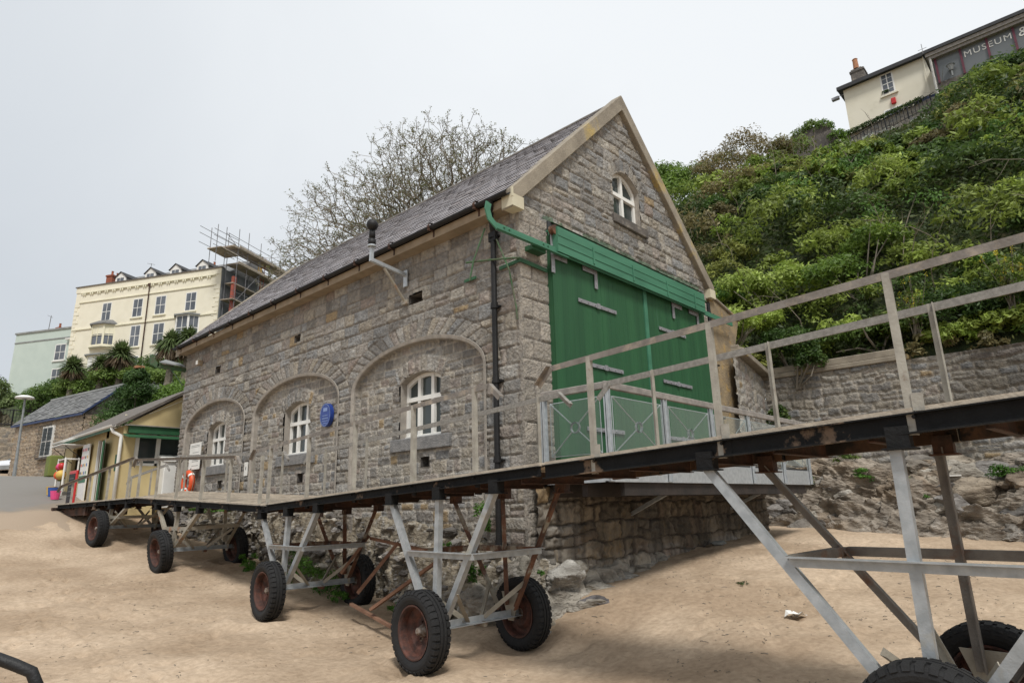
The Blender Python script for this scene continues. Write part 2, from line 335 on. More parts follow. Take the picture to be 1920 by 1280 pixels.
# ---------------------------------------------------------------- ground surfaces
def tps(P):
    P = np.array(P, float); n = len(P); sc_ = 20.
    X = P[:, :2]/sc_; d = np.sqrt(((X[:, None]-X[None])**2).sum(-1)); K = np.where(d > 0, d*d*np.log(d+1e-12), 0)+np.eye(n)*1e-4
    A = np.zeros((n+3, n+3)); A[:n, :n] = K; A[:n, n] = 1; A[:n, n+1:] = X; A[n, :n] = 1; A[n+1:, :n] = X.T
    w = np.linalg.solve(A, np.concatenate([P[:, 2], [0, 0, 0]]))
    def f(x, y):
        x = np.asarray(x, float); y = np.asarray(y, float); sh = x.shape; q = np.stack([x.ravel(), y.ravel()], 1)/sc_
        r = np.zeros(len(q))+w[n]+q@w[n+1:]
        for i in range(n):
            dd = np.sqrt(((q-X[i])**2).sum(-1)); r += w[i]*np.where(dd > 0, dd*dd*np.log(dd+1e-12), 0)
        return r.reshape(sh)
    return f
G_ = tps([(-7.5,-6.6,-1.78),(-6,0,-1.80),(-8,8,-1.45),(-2.35,-.45,-1.80),(-.7,-.5,-1.82),(-2.1,3.8,-1.66),(-.5,3.7,-1.6),(-2.1,8.9,-1.18),(-.4,8.9,-1.12),
  (-2.2,12.8,-.72),(-.5,13.2,-.55),(-2.7,-5.6,-1.86),(-1,-5.6,-1.66),(.5,-.6,-1.38),(2.2,-.4,-1.16),(4.3,-.4,-1.0),(7.9,-.4,-.8),(10.3,-1.5,-.76),(11,-5,-.95),(8,-8,-1.2),(3,-5,-1.42),
  (13,-12,-1.0),(3,-12,-1.7),(-5,-14,-2.2),(15,4,-.3),(5,5,-.8),(5,12,-.2),(-1.5,16.5,.12),(-4,16.5,.10),(-1,22,.95),(-3.5,23,1.0),(-1,29,1.75),(-4,30,1.8),(0,36,2.0),(-4,37,2.1),(0,45,2.68),(-5,45,2.7),
  (4,30,2),(4,18,.8),(-9,16,-.3),(-10,28,.8),(-14,40,1.5),(1.5,46,2.76),(-16,0,-2.2),(-16,-16,-2.8),(-14,14,-1.3),(0,60,4),(20,20,2),(20,-20,-1.5),(20,50,4),(-30,30,-2),(-30,-30,-3.5),(30,-30,-2),(-30,60,-1)])
def ground(x, y, fine=True):
    x = np.asarray(x, float); y = np.asarray(y, float)
    r = np.sqrt(x*x+y*y); k = np.clip((100-r)/30, 0, 1)
    z = G_(np.clip(x, -40, 40), np.clip(y, -40, 70))*k+(-3.5)*(1-k)
    if fine:
        nr = np.clip((26-r)/10, 0, 1)
        z = z+nr*(.075*fbm(x*.55, y*.55, o=3, s=3)+.030*fbm(x*2.1, y*2.6, o=4, s=9))
        t = fbm(x*.5+4, y*.5, o=2, s=21)                       # trampled patches
        z = z-nr*.030*np.clip(t+.25, 0, .6)*np.clip(fbm(x*5, y*5, o=2, s=31)*2.2, -.6, 1)
    return z
def gz(x, y): return float(ground(np.array([x]), np.array([y]))[0])
def axis(lo, hi, step, far, n=16):
    a = np.arange(lo, hi, step); t = (np.arange(1, n+1)/n)**2.4
    return np.concatenate([(lo-t*(far+lo))[::-1], a, a[-1]+step+t*(far-hi)])
gx = axis(-8.5, 9.5, .058, 600); gy = axis(-8.5, 13, .066, 600)
XX, YY = np.meshgrid(gx, gy); ZZ = ground(XX, YY)
# scour round each tyre
WHEELS = []
def sink(x, y):
    global ZZ
    d = np.sqrt((XX-x)**2+(YY-y)**2); ZZ = ZZ+.05*np.exp(-((d-.55)/.16)**2)-.03*np.exp(-(d/.35)**2)
# ---------------------------------------------------------------- gangway frame constants (needed by the sand)
A0 = np.array([-2.0377, .6636]); AH = np.array([-.0628, -.998]); AC = np.array([.998, -.0628]); AW = 1.115
C0 = np.array([-1.78, 4.70]); CHd = np.array([-.0096, 1.0]); CN = np.array([1.0, .0096])
J2 = C0+7.0*CHd
DH = np.array([-.10, .995]); DN = np.array([.995, .10])
def PA(a, o, z): q = A0+a*AH+o*AC; return Vector((q[0], q[1], z))
def PC(b, o, z): q = C0+b*CHd+o*CN; return Vector((q[0], q[1], z+.13*o*float(sstep(-.4, .0, z))))
def PD(b, o, z): q = J2+b*DH+o*DN; return Vector((q[0], q[1], z))
zA = lambda a: .315+.040*a
rA = lambda a: 1.345+.034*a
zC = lambda b: .13+.047*b
rC = lambda b: 1.03+.055*b
BOG = [(PA, 6.28, zA, 1.47, -1.42), (PA, 1.07, zA, 1.07, -1.385), (PA, -3.2, zA, 1.08, -1.24), (PC, 4.17, zC, 1.2, -.77), (PD, 1.35, lambda b: .45, 1.0, -.30)]
TR = .455
for P_, a_, zf, hs_, zc_ in BOG:
    for o_ in (-.27, AW+.27):
        q = P_(a_, o_, 0); WHEELS.append((q.x, q.y)); sink(q.x, q.y)
rf_ = np.random.RandomState(44)
def stamp(x, y, a, l=.15, w=.055, d=.045):
    global ZZ
    m = (np.abs(XX-x) < .5) & (np.abs(YY-y) < .5); u = (XX[m]-x)*math.cos(a)+(YY[m]-y)*math.sin(a); v = -(XX[m]-x)*math.sin(a)+(YY[m]-y)*math.cos(a); q = np.sqrt((u/l)**2+(v/w)**2)
    ZZ[m] += -d*np.exp(-q**2.2)+.4*d*np.exp(-((q-1.5)/.4)**2)
for (x, y, a, n) in ((-4.9, -6.0, 1.25, 20), (-5.6, -3.5, .9, 16), (2.5, -7.2, 2.3, 14), (-1.0, -6.2, .35, 18), (0.5, -3.6, .12, 15), (-6.3, 1.5, 1.4, 20), (-4.2, -1.0, 1.75, 18), (4.6, -2.2, -.6, 12), (-3.9, 5.0, 1.5, 14)):
    for k in range(n):
        s_ = 1 if k % 2 else -1; a += rf_.normal()*.05; x += .62*math.cos(a)*.6; y += .62*math.sin(a)*.6; stamp(x-s_*.10*math.sin(a), y+s_*.10*math.cos(a), a+s_*.1)
for i in range(240): stamp(rf_.uniform(-7, 9), rf_.uniform(-8, -.9), rf_.uniform(0, 3.1), rf_.uniform(.08, .16), rf_.uniform(.05, .1), rf_.uniform(.018, .045))
for i in range(120): stamp(rf_.uniform(-7.5, -2.6), rf_.uniform(-5, 12), rf_.uniform(0, 3.1), rf_.uniform(.08, .16), rf_.uniform(.05, .1), rf_.uniform(.018, .045))
gcol = None
tag(np_mesh('sand_beach', np.stack([XX.ravel(), YY.ravel(), ZZ.ravel()], 1), grid_faces(len(gx), len(gy)), M['sand'], smooth=True), kind='structure')
rx = np.concatenate([np.arange(-16, 3.2, .25)]); ry = np.arange(14.2, 60, .3)
X2, Y2 = np.meshgrid(rx, ry)
def road_z(x, y): return ground(x, y)+np.where(y < 16.5, -.05+.04*(y-14.2), .045)
tag(np_mesh('road', np.stack([X2.ravel(), Y2.ravel(), road_z(X2, Y2).ravel()], 1), grid_faces(len(rx), len(ry)), M['road'], smooth=True), kind='structure')
def rz(x, y): return float(road_z(np.array([x]), np.array([y]))[0])

# ---------------------------------------------------------------- hill behind everything
H_ = tps([(12.2,-30,3.4),(12.2,-10,3.45),(12.2,-3,3.6),(12.2,.8,3.7),(8.2,1.0,3.5),(8.2,5,3.2),(8.4,13,2.9),(7.5,16,3.0),
  (16,-2,8.2),(20,-2,12.2),(28,-2,17.4),(36,-2,21.9),(39.5,-2,24.1),(39,4,23.0),(16,-12,8.0),(28,-14,18.5),(39,-14,25.5),(16,-30,8),(39,-30,25.5),
  (14,5,7.5),(20,6,13.0),(26,7,16.6),(34,8,18.0),(42,8,19),(15,10,7.6),(22,12,12.8),(28,14,15.2),(36,16,16),(12,15,5.0),(20,20,9.5),(28,24,12.2),(38,28,13),
  (3.2,19,1.5),(3.4,25,3.0),(4.2,31,4.0),(6.5,34,4.6),(5.0,42,7.2),(7.5,47,9.0),(10,45,9.2),(9,52,10.2),(15,55,11.2),(15,38,8.6),(10,27,5.5),(9,62,11.2),(20,70,12.5),(30,60,13),(8,80,12.5),(20,90,13),(3,52,6.6),(1,60,7.5),(5,75,11.5),(-3,80,9),
  (50,-10,27),(50,20,18),(50,60,15)])
def hill(x, y, rough=True):
    z = H_(x, y)
    x = np.asarray(x, float); y = np.asarray(y, float)
    if rough: z = z+.35*fbm(x*.45, y*.45, o=3, s=41)
    z = np.where(y < .9, np.minimum(z, 3.25+np.maximum(x-12.15, 0)*1.9), z); z = np.where((y >= .9) & (y < 15) & (x < 12.3), np.minimum(z, 3.2+(y-.9)*2.5), z)
    return z
hx = np.concatenate([np.arange(2.6, 16, .3), np.arange(16, 62, .6)]); hy = np.concatenate([np.arange(-45, -8, .8), np.arange(-8, 20, .35), np.arange(20, 110, .9)])
HX, HY = np.meshgrid(hx, hy); HZ = hill(HX, HY)
cc = lambda a: (a[:-1, :-1]+a[1:, 1:])/2
cx_, cy_ = cc(HX), cc(HY)
ok = np.where(cy_ < .9, cx_ > 12.15, np.where(cy_ < 15.2, cx_ > 8.0, np.where(cy_ < 23, cx_ > 3.3, np.where(cy_ < 42, cx_ > 3.0+(cy_-23)*.12, np.where(cy_ < 50, cx_ > 2.6, True)))))
ok &= ~((cy_ > 31) & (cy_ < 42) & (cx_ < 6.9))
tag(np_mesh('hillside', np.stack([HX.ravel(), HY.ravel(), HZ.ravel()], 1), grid_faces(len(hx), len(hy), ok), M['hill_soil'], smooth=True), kind='structure')

# ---------------------------------------------------------------- rocks
def ico(sub):
    t = (1+5**.5)/2
    v = [(-1,t,0),(1,t,0),(-1,-t,0),(1,-t,0),(0,-1,t),(0,1,t),(0,-1,-t),(0,1,-t),(t,0,-1),(t,0,1),(-t,0,-1),(-t,0,1)]
    f = [(0,11,5),(0,5,1),(0,1,7),(0,7,10),(0,10,11),(1,5,9),(5,11,4),(11,10,2),(10,7,6),(7,1,8),(3,9,4),(3,4,2),(3,2,6),(3,6,8),(3,8,9),(4,9,5),(2,4,11),(6,2,10),(8,6,7),(9,8,1)]
    v = [np.array(p)/np.linalg.norm(p) for p in v]
    for _ in range(sub):
        c = {}; nf = []
        def mid(a, b):
            k = (min(a, b), max(a, b))
            if k not in c: m_ = v[a]+v[b]; v.append(m_/np.linalg.norm(m_)); c[k] = len(v)-1
            return c[k]
        for a, b, d in f:
            x, y, z = mid(a, b), mid(b, d), mid(d, a); nf += [(a, x, z), (b, y, x), (d, z, y), (x, y, z)]
        f = nf
    return np.array(v), np.array(f)
ICO = {k: ico(k) for k in (1, 2, 3, 4)}
def rock_geo(c, rad, seed, sub=3, rough=.28, facet=True):
    v, f = ICO[sub]; rg = np.random.RandomState(seed)
    p = v.copy()
    if facet:                                   # cut with random planes for angular faces
        for _ in range(9):
            n_ = rg.normal(size=3); n_ /= np.linalg.norm(n_); d = p@n_; lim = rg.uniform(.55, .85); p = p-np.outer(np.clip(d-lim, 0, None), n_)
    q = p+seed*3.1
    p = p*(1+rough*fbm(q[:, 0]*1.6, q[:, 1]*1.6, q[:, 2]*1.6, 4, seed)[:, None]+.25*rough*fbm(q[:, 0]*7, q[:, 1]*7, q[:, 2]*7, 3, seed+5)[:, None])
    a = rg.uniform(0, 6.28); ca, sa = math.cos(a), math.sin(a)
    p = p*np.array(rad)[None]; p = np.stack([p[:, 0]*ca-p[:, 1]*sa, p[:, 0]*sa+p[:, 1]*ca, p[:, 2]], 1)
    return p+np.array(c)[None], f
def rocks(name, items, tones, parent=None, m='rock'):
    V = []; F = []; C_ = []; k = 0
    for i, (c, rad, seed, sub) in enumerate(items):
        p, f = rock_geo(c, rad, seed, sub); V.append(p); F.append(f+k); k += len(p)
        t = np.array(tones[i % len(tones)]); q = p*2.3
        C_.append(t[None]*(1+.22*fbm(q[:, 0], q[:, 1], q[:, 2], 4, seed+11)[:, None]))
    return np_mesh(name, np.concatenate(V), np.concatenate(F), M[m], np.clip(np.concatenate(C_), .02, 1), parent)
rg = np.random.RandomState(5)
GREY = (.25, .235, .22); TAN = (.30, .25, .19); LIGHT = (.42, .39, .34); DARK = (.13, .12, .11)
# rock shelf on the right below the long wall, as one rugged sheet
u_ = np.arange(0, 1.0001, 1/150.); v_ = np.concatenate([np.arange(-16, -7, .15), np.arange(-7, 1.4, .03)])
UU, VV = np.meshgrid(u_, v_)
foot = 9.7+.55*fbm(VV*.5, VV*0, o=3, s=61)+np.where(VV > -.9, (VV+.9)*-.25, 0)+.06*np.clip(-VV-3, 0, 9)
bx = foot+UU*(12.1-foot)
prof = np.clip(1-(1-UU)**1.5, 0, 1)
ztop = .95+.25*np.sin(VV*.6+1)+.12*np.clip(-VV-4, 0, 6)
bz = -1.15+(ztop+1.15)*prof
qx, qz = bx*1.0, bz*1.0
n1 = fbm(qx*.9+VV*.45, VV*.9, qz*.9, 4, 71); n2 = fbm(qx*2.6+qz*2.0, VV*1.3+qz, qz*1.2, 4, 81); rid = 1-np.abs(fbm(qx*1.8+2*qz, VV*1.5-qz, qz*2.5, 4, 91))*2; cel = np.floor((qz*2.6+VV*1.1+fbm(qx, VV, qz, 2, 93)*1.6))
stp = (qz*2.6+VV*1.1+fbm(qx, VV, qz, 2, 93)*1.6)-cel
dis = .50*n1+.20*n2+.26*(rid-.6)+.26*stp+.04*fbm(qx*9, VV*9, qz*9, 3, 94)
X3 = bx-dis*.9*(.25+UU*(1-UU)*3); Z3 = bz+dis*.75*(.15+UU*(1-UU)*3.2)
cR = np.stack([np.full(X3.size, v) for v in (.265, .228, .185)], 1)
tn = (fbm(qx*1.5, VV*1.5, qz*1.5, 4, 15)).ravel()
cR = cR*(1+.45*tn[:, None])
lt = sstep(.15, .5, fbm(qx*.8, VV*.9, qz*.8, 3, 25)).ravel()[:, None]; cR = cR*(1-.45*lt)+np.array([.30, .215, .13])*.45*lt
wt = sstep(.2, .5, fbm(qx*3.2, VV*3.2, qz*3.2, 3, 27)).ravel()[:, None]*sstep(.6, .2, UU).ravel()[:, None]; cR = cR*(1-.5*wt)+np.array([.42, .39, .35])*.5*wt
tag(np_mesh('rock_shelf', np.stack([X3.ravel(), VV.ravel(), Z3.ravel()], 1), grid_faces(len(u_), len(v_)), M['rock'], np.clip(cR, .03, 1)), kind='structure')
it = []
for i in range(120):
    y = rg.uniform(-10, .9); f = rg.random_sample(); ft = 9.75+(.06*max(0, -y-3)); x = ft+f*(11.9-ft); s_ = rg.uniform(.16, .52)*(1.15-.4*f)
    it.append(((x+.08, y, -1.12+1.95*(1-(1-f)**1.5)-.05), (s_*1.0, s_*1.7, s_*.72), 700+i, 4 if s_ > .3 else 3))
tag(rocks('rock_shelf_slabs', it, [(.27, .24, .20), (.31, .27, .215), (.22, .20, .175), (.36, .33, .28), (.25, .20, .15)]), kind='structure')
it = []
for i in range(26):
    y = rg.uniform(-8, .6); x = 9.9+rg.uniform(-.4, 1.8); s_ = rg.uniform(.15, .5)
    z = -.95+(x-9.6)*.75; it.append(((x, y, z), (s_*1.1, s_*1.3, s_*.8), 200+i, 3))
tag(rocks('loose_rock_heap', it, [GREY, TAN, LIGHT, GREY, DARK]), kind='structure')
# rubble and concrete slope at the foot of the long side wall
vs_ = np.arange(-.35, 14.6, .028); us_ = np.arange(0, 1.001, 1/46.)
U4, V4 = np.meshgrid(us_, vs_); RWY = [-.4, .6, 1.6, 2.4, 3.1, 4.4, 5.2, 6.6, 7.8, 8.5, 9.8, 11, 14.6]; RWW = [.42, .66, .62, .42, .14, .14, .38, .42, .28, .06, .06, .22, .25]
topz = np.interp(V4, [-.4, .4, 1.6, 3.5, 6, 9, 12, 15], [-.78, -.70, -.36, -.22, -.03, .15, .20, .3])
wid = np.interp(V4, RWY, RWW)
xx4 = .06-wid*U4**.85
gg = ground(xx4, V4, False)
z4 = topz*(1-U4)**1.15+(gg-.22)*(1-(1-U4)**1.15)
dd4 = .085*fbm(V4*2.2, z4*2.2, o=4, s=101)+.075*np.abs(fbm(V4*6, z4*6, o=3, s=102))+.04*fbm(V4*19, z4*19, o=3, s=104)
xx4 = xx4-dd4*2.0*(U4*(1-U4)*2+.1); z4 = z4+dd4*.8
c4 = np.stack([np.full(V4.size, v) for v in (.30, .262, .20)], 1)*(1+.6*fbm(V4*6, z4*6, o=4, s=103).ravel()[:, None])
sp_ = (fbm(V4*17, z4*17, o=2, s=105).ravel() > .38)[:, None]; c4 = np.where(sp_, np.array([.44, .42, .38]), c4)
tag(np_mesh('rubble_slope', np.stack([xx4.ravel(), V4.ravel(), z4.ravel()], 1), grid_faces(len(us_), len(vs_)), M['rock'], np.clip(c4, .03, 1)), kind='structure')
it = []
for i in range(420):
    v = rg.uniform(-.1, 13.5); t = rg.uniform(.03, .97); s_ = .02+.11*rg.random_sample()**2.5
    tz = np.interp(v, [-.4, .4, 1.6, 3.5, 6, 9, 12, 15], [-.78, -.70, -.36, -.22, -.03, .15, .20, .3]); w_ = np.interp(v, RWY, RWW)
    gv = gz(-w_*t, v); it.append(((-w_*t**.85+.02, v, tz*(1-t)+gv*t+.02), (s_, s_*1.5, s_*.7), 300+i, 3 if s_ > .06 else 2))
tag(rocks('rubble_slope_stones', it, [GREY, (.33, .30, .25), LIGHT, DARK, GREY]), kind='structure')
# continuous ledge of natural rock along the foot of the gable plinth
us_ = np.arange(0, 1.001, 1/40.); vs_ = np.arange(-.55, 4.6, .025); U5, V5 = np.meshgrid(us_, vs_)
w5 = np.interp(V5, [-.6, 0, .8, 1.6, 2.4, 3.4, 4.6], [.50, .62, .58, .42, .30, .20, .10]); t5 = np.interp(V5, [-.6, 0, 1, 2, 3, 4.6], [-.80, -.76, -.84, -.90, -.88, -.92])
y5 = -.08-w5*U5**.9; g5 = ground(V5, y5, False)
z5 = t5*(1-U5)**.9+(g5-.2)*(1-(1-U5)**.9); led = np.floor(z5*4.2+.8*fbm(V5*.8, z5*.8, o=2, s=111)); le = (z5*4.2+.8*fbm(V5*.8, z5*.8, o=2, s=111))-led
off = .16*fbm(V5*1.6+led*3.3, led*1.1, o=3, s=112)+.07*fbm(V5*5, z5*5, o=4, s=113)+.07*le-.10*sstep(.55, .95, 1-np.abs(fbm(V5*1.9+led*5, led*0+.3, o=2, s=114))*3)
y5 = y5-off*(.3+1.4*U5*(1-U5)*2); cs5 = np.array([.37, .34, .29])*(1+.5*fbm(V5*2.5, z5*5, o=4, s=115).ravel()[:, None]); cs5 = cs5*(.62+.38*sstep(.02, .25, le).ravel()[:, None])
lt5 = sstep(.1, .4, fbm(V5*1.3, z5*2.2, o=3, s=116)).ravel()[:, None]; cs5 = cs5*(1-.5*lt5)+np.array([.50, .47, .42])*.5*lt5
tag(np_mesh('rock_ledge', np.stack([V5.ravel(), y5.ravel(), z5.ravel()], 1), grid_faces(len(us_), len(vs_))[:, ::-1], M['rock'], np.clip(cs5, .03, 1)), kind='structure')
# natural rock the corner stands on
it = [((.38, -.34, -1.08), (.46, .30, .26), 401, 4), ((1.15, -.44, -1.32), (.42, .24, .16), 402, 4), ((-.20, .05, -1.14), (.40, .44, .44), 403, 4), ((.35, -.66, -1.46), (.50, .24, .18), 404, 4),
      ((1.25, -.42, -1.34), (.20, .16, .17), 405, 3), ((-.05, -.30, -1.62), (.42, .36, .22), 406, 4), ((1.9, -.30, -1.20), (.42, .16, .10), 407, 3), ((-.36, .7, -1.36), (.26, .44, .24), 408, 4), ((.75, -.28, -.98), (.38, .22, .15), 409, 3), ((-.28, -.42, -1.76), (.35, .3, .12), 410, 3),
      ((2.6, -.27, -1.15), (.35, .14, .09), 411, 3), ((-.5, 1.5, -1.60), (.28, .40, .18), 412, 3)]
tag(rocks('corner_rock', it, [(.40, .385, .35), (.36, .335, .29), (.27, .25, .21), (.38, .35, .30), (.33, .30, .25), (.29, .25, .19)]), kind='structure')

# ---------------------------------------------------------------- leaves
def leaves(centres, rad, n, size, tones, rng_, shell=.55, flat=.75, droop=.0):
    """leaf quads through the outer volume of ellipsoid lumps. centres (k,3) rad (k,3) n leaves per lump; tones list"""
    k = len(centres); idx = np.repeat(np.arange(k), n); N_ = len(idx)
    d = rng_.normal(size=(N_, 3)); d /= np.linalg.norm(d, axis=1)[:, None]; d[:, 2] = np.where(d[:, 2] < -.35, -d[:, 2], d[:, 2])
    q = d*3+idx[:, None]*1.7
    lump = 1+.32*fbm(q[:, 0], q[:, 1], q[:, 2], 2, 7)
    r = (shell+(1-shell)*rng_.random_sample(N_)**.6)*lump
    P = np.asarray(centres)[idx]+d*r[:, None]*np.asarray(rad)[idx]
    nrm = d+rng_.normal(size=(N_, 3))*.65; nrm[:, 2] += .5; nrm /= np.linalg.norm(nrm, axis=1)[:, None]
    t = np.cross(nrm, rng_.normal(size=(N_, 3))); t /= np.linalg.norm(t, axis=1)[:, None]; b_ = np.cross(nrm, t)
    s_ = (np.asarray(size)[idx] if np.ndim(size) else size)*rng_.uniform(.6, 1.3, N_)
    s_ = np.asarray(s_)[:, None]
    V = np.stack([P-t*s_, P+b_*s_*flat*.5-nrm*s_*.12, P+t*s_, P-b_*s_*flat*.5-nrm*s_*.12], 1).reshape(-1, 3)
    tones = np.array(tones); lt_ = tones[rng_.randint(0, len(tones), k)] if len(tones) != k else tones
    c = lt_[idx]*rng_.uniform(.65, 1.4, N_)[:, None]
    F = np.arange(N_*4).reshape(-1, 4)
    return V, F, np.repeat(c, 4, axis=0)
def leaf_obj(name, geo, parent=None):
    V = np.concatenate([g[0] for g in geo]); C_ = np.concatenate([g[2] for g in geo]); k = 0; F = []
    for g in geo: F.append(g[1]+k); k += len(g[0])
    return np_mesh(name, V, np.concatenate(F), M['leaf'], np.clip(C_, 0, 1), parent)
MID = (.080, .125, .022); DEEP = (.040, .078, .016); BRT = (.165, .25, .040); OLV = (.115, .125, .030); BRN = (.13, .10, .04); GRASS = (.125, .185, .035)
rl = np.random.RandomState(11)
# general scrub of the cliff: one uncountable mass
pts = []; RB = []
for t_ in range(16000):
    x = rl.uniform(8.6, 39); y = rl.uniform(-18, 27)
    if y < 1 and x < 12.9: continue
    if x > 24.5 and -4.0 < y < 4.0 or (y < 4.4 and x > 34 and y > -4.4): continue
    if y > 14 and x < 9: continue
    r_ = rl.uniform(.75, 2.1) if x > 14.5 else rl.uniform(.55, 1.25)
    if 20 < x <= 25 and -4 < y < 4: r_ = min(r_, .9)
    if x > 30: r_ = min(r_, 1.3)
    if pts and np.min(np.hypot(np.array(pts)[:, 0]-x, np.array(pts)[:, 1]-y)-.47*(np.array(RB)+r_)) < 0: continue
    pts.append((x, y)); RB.append(r_)
for y in np.arange(-14, -3.4, .26): pts.append((12.28+rl.uniform(-.12, .3), y)); RB.append(rl.uniform(.4, .65))
pts = np.array(pts); RB = np.array(RB); nb_ = len(pts); pz = hill(pts[:, 0], pts[:, 1])
KIND = [np.array(MID)*1.8*np.array([1.1, 1, .9]), np.array(DEEP)*1.7, np.array(OLV)*1.6, np.array((.22, .28, .055)), np.array((.16, .215, .04)), np.array(OLV)*1.5, np.array((.155, .135, .06)), np.array((.06, .10, .025))]
zn = fbm(pts[:, 0]*.13, pts[:, 1]*.17, o=2, s=51); kd = rl.randint(0, 8, nb_); kd = np.where((zn > .1) & (kd == 6), 3, kd); kd = np.where((pts[:, 1] > 4) & (pts[:, 0] > 12) & (rl.random_sample(nb_) < .5), 6, kd)
kd = np.where((pts[:, 1] < 3) & (pts[:, 0] < 17) & (rl.random_sample(nb_) < .4), 3, kd)
cs = []; rs_ = []; tn_ = []; ls_ = []
for (x, y), z, r_, k in zip(pts, pz, RB, kd):
    m = int(13+5*r_); d = rl.normal(size=(m, 3)); d /= np.linalg.norm(d, axis=1)[:, None]; d[:, 2] = np.abs(d[:, 2])
    c = np.array([x, y, z+.10*r_])+d*np.array([r_*.92, r_*.92, r_*.95])*rl.uniform(.75, 1.05, (m, 1)); cs.append(c)
    rs_.append(np.tile([.36*r_, .36*r_, .27*r_], (m, 1))*rl.uniform(.65, 1.25, (m, 1))); bt = rl.uniform(.72, 1.35)
    tn_.append(KIND[k]*bt*rl.uniform(.8, 1.25, (m, 1))); ls_.append(np.full(m, np.clip(.052+.0042*(x-8), .058, .15)*(1.0 if k != 3 else 1.15)*rl.uniform(.8, 1.3)))
g1 = leaves(np.concatenate(cs), np.concatenate(rs_), 46, np.concatenate(ls_), np.concatenate(tn_), rl, shell=.35)
# undergrowth skin, toned dark so the gaps between bushes look shaded
n_ = 150000; ux = np.concatenate([rl.uniform(12.3, 39, n_//2), rl.uniform(8.2, 34, n_//2)]); uy = np.concatenate([rl.uniform(-16, 1, n_//2), rl.uniform(1, 22, n_//2)])
g2 = leaves(np.stack([ux, uy, hill(ux, uy)+.18], 1), np.full((n_, 3), .42), 1, np.clip(.065+.0055*(ux-8), .075, .18), [(.055, .085, .02), (.04, .065, .016), (.075, .085, .025), (.06, .09, .02)], rl)
tag(leaf_obj('hillside_scrub', [g1, g2]), 'tangled green and brown scrub covering the steep slope below the cream museum', 'scrub', kind='stuff')
# grass meadow under the museum
n_ = 80000; ux = rl.uniform(24, 39.6, n_); uy = rl.uniform(-4.8, 4.6, n_)
g3 = leaves(np.stack([ux, uy, hill(ux, uy)+.15], 1), np.tile([.15, .15, .25], (n_, 1)), 1, .13, [(.15, .22, .04), (.18, .25, .05), (.12, .19, .035)], rl, flat=.35)
tag(leaf_obj('hill_grass', [g3]), 'bright grass on the slope just under the museum wall', 'grass', kind='stuff')
# pale bare stems showing through the scrub
def stems(name, n, box, length, r, m, parent=None, seed=3, lean=(-.5, 0, 1)):
    rs = np.random.RandomState(seed); mb = MB()
    for i in range(n):
        x = rs.uniform(*box[0]); y = rs.uniform(*box[1]); p = Vector((x, y, float(hill(np.array([x]), np.array([y]))[0])+.2)); d = (Vector(lean)+Vector(rs.normal(size=3))*.55).normalized()
        L_ = length*rs.uniform(.5, 1.2); pl_ = [p]
        for s_ in range(5):
            d = (d+Vector(rs.normal(size=3))*.22).normalized(); p = p+d*L_/5; pl_.append(p)
            if s_ in (2, 3) :
                dd = (d+Vector(rs.normal(size=3))*.6).normalized(); mb.tube([p, p+dd*L_*.2, p+dd*L_*.38+Vector(rs.normal(size=3))*.08], [r*.5, r*.35, r*.15], 4, False)
        mb.tube(pl_, [r, r*.9, r*.75, r*.6, r*.45, r*.2], 5, False)
    return mb.build(name, m, parent)
tag(stems('bare_branches', 80, ((12.6, 27), (-9, 12)), 2.4, .018, M['pale_bark']), 'pale bare branches standing out of the cliff scrub', 'branches', kind='stuff')

def shrub(name, label, cat, spots, tones, n, size, group=None, stem=True, sr=0):
    """spots [(x,y,z,rx,ry,rz)] lumps of one plant"""
    rs = np.random.RandomState(sr or abs(int(spots[0][0]*97+spots[0][1]*31)) % 9999)
    c = np.array([s[:3] for s in spots]); r_ = np.array([s[3:] for s in spots]); b0 = c[:, 2].argmin()
    base = (float(c[:, 0].mean()), float(c[:, 1].mean()), float((c[:, 2]-r_[:, 2]).min()))
    t = thing(name, label, cat, base, group)
    # break each lump into smaller leaf clumps
    cs = []; rs_ = []
    for ci, ri in zip(c, r_):
        k = 16; d = rs.normal(size=(k, 3)); d /= np.linalg.norm(d, axis=1)[:, None]; d[:, 2] = np.abs(d[:, 2])*.9-.15
        cs.append(ci[None]+d*ri[None]*.68); rs_.append(np.tile(ri*.42, (k, 1))*rs.uniform(.7, 1.25, (k, 1)))
        cs.append(ci[None]); rs_.append(ri[None]*.72)
    cs = np.concatenate(cs); rs_ = np.concatenate(rs_)
    leaf_obj('foliage', [leaves(cs, rs_, max(20, n//len(cs)), size, tones, rs, shell=.45)], t)
    if stem:
        mb = MB(); bz_ = Vector(base)
        for ci, ri in zip(c, r_):
            for q in range(3):
                e = Vector(ci)+Vector(rs.normal(size=3))*float(ri[0])*.35; mb.tube([bz_+Vector((rs.uniform(-.1, .1), rs.uniform(-.1, .1), 0)), (bz_+e)/2+Vector(rs.normal(size=3))*.12, e], [.04, .028, .012], 5, False)
        mb.build('stem', M['twig'], t)
    return t
def hz(x, y): return float(hill(np.array([x]), np.array([y]))[0])
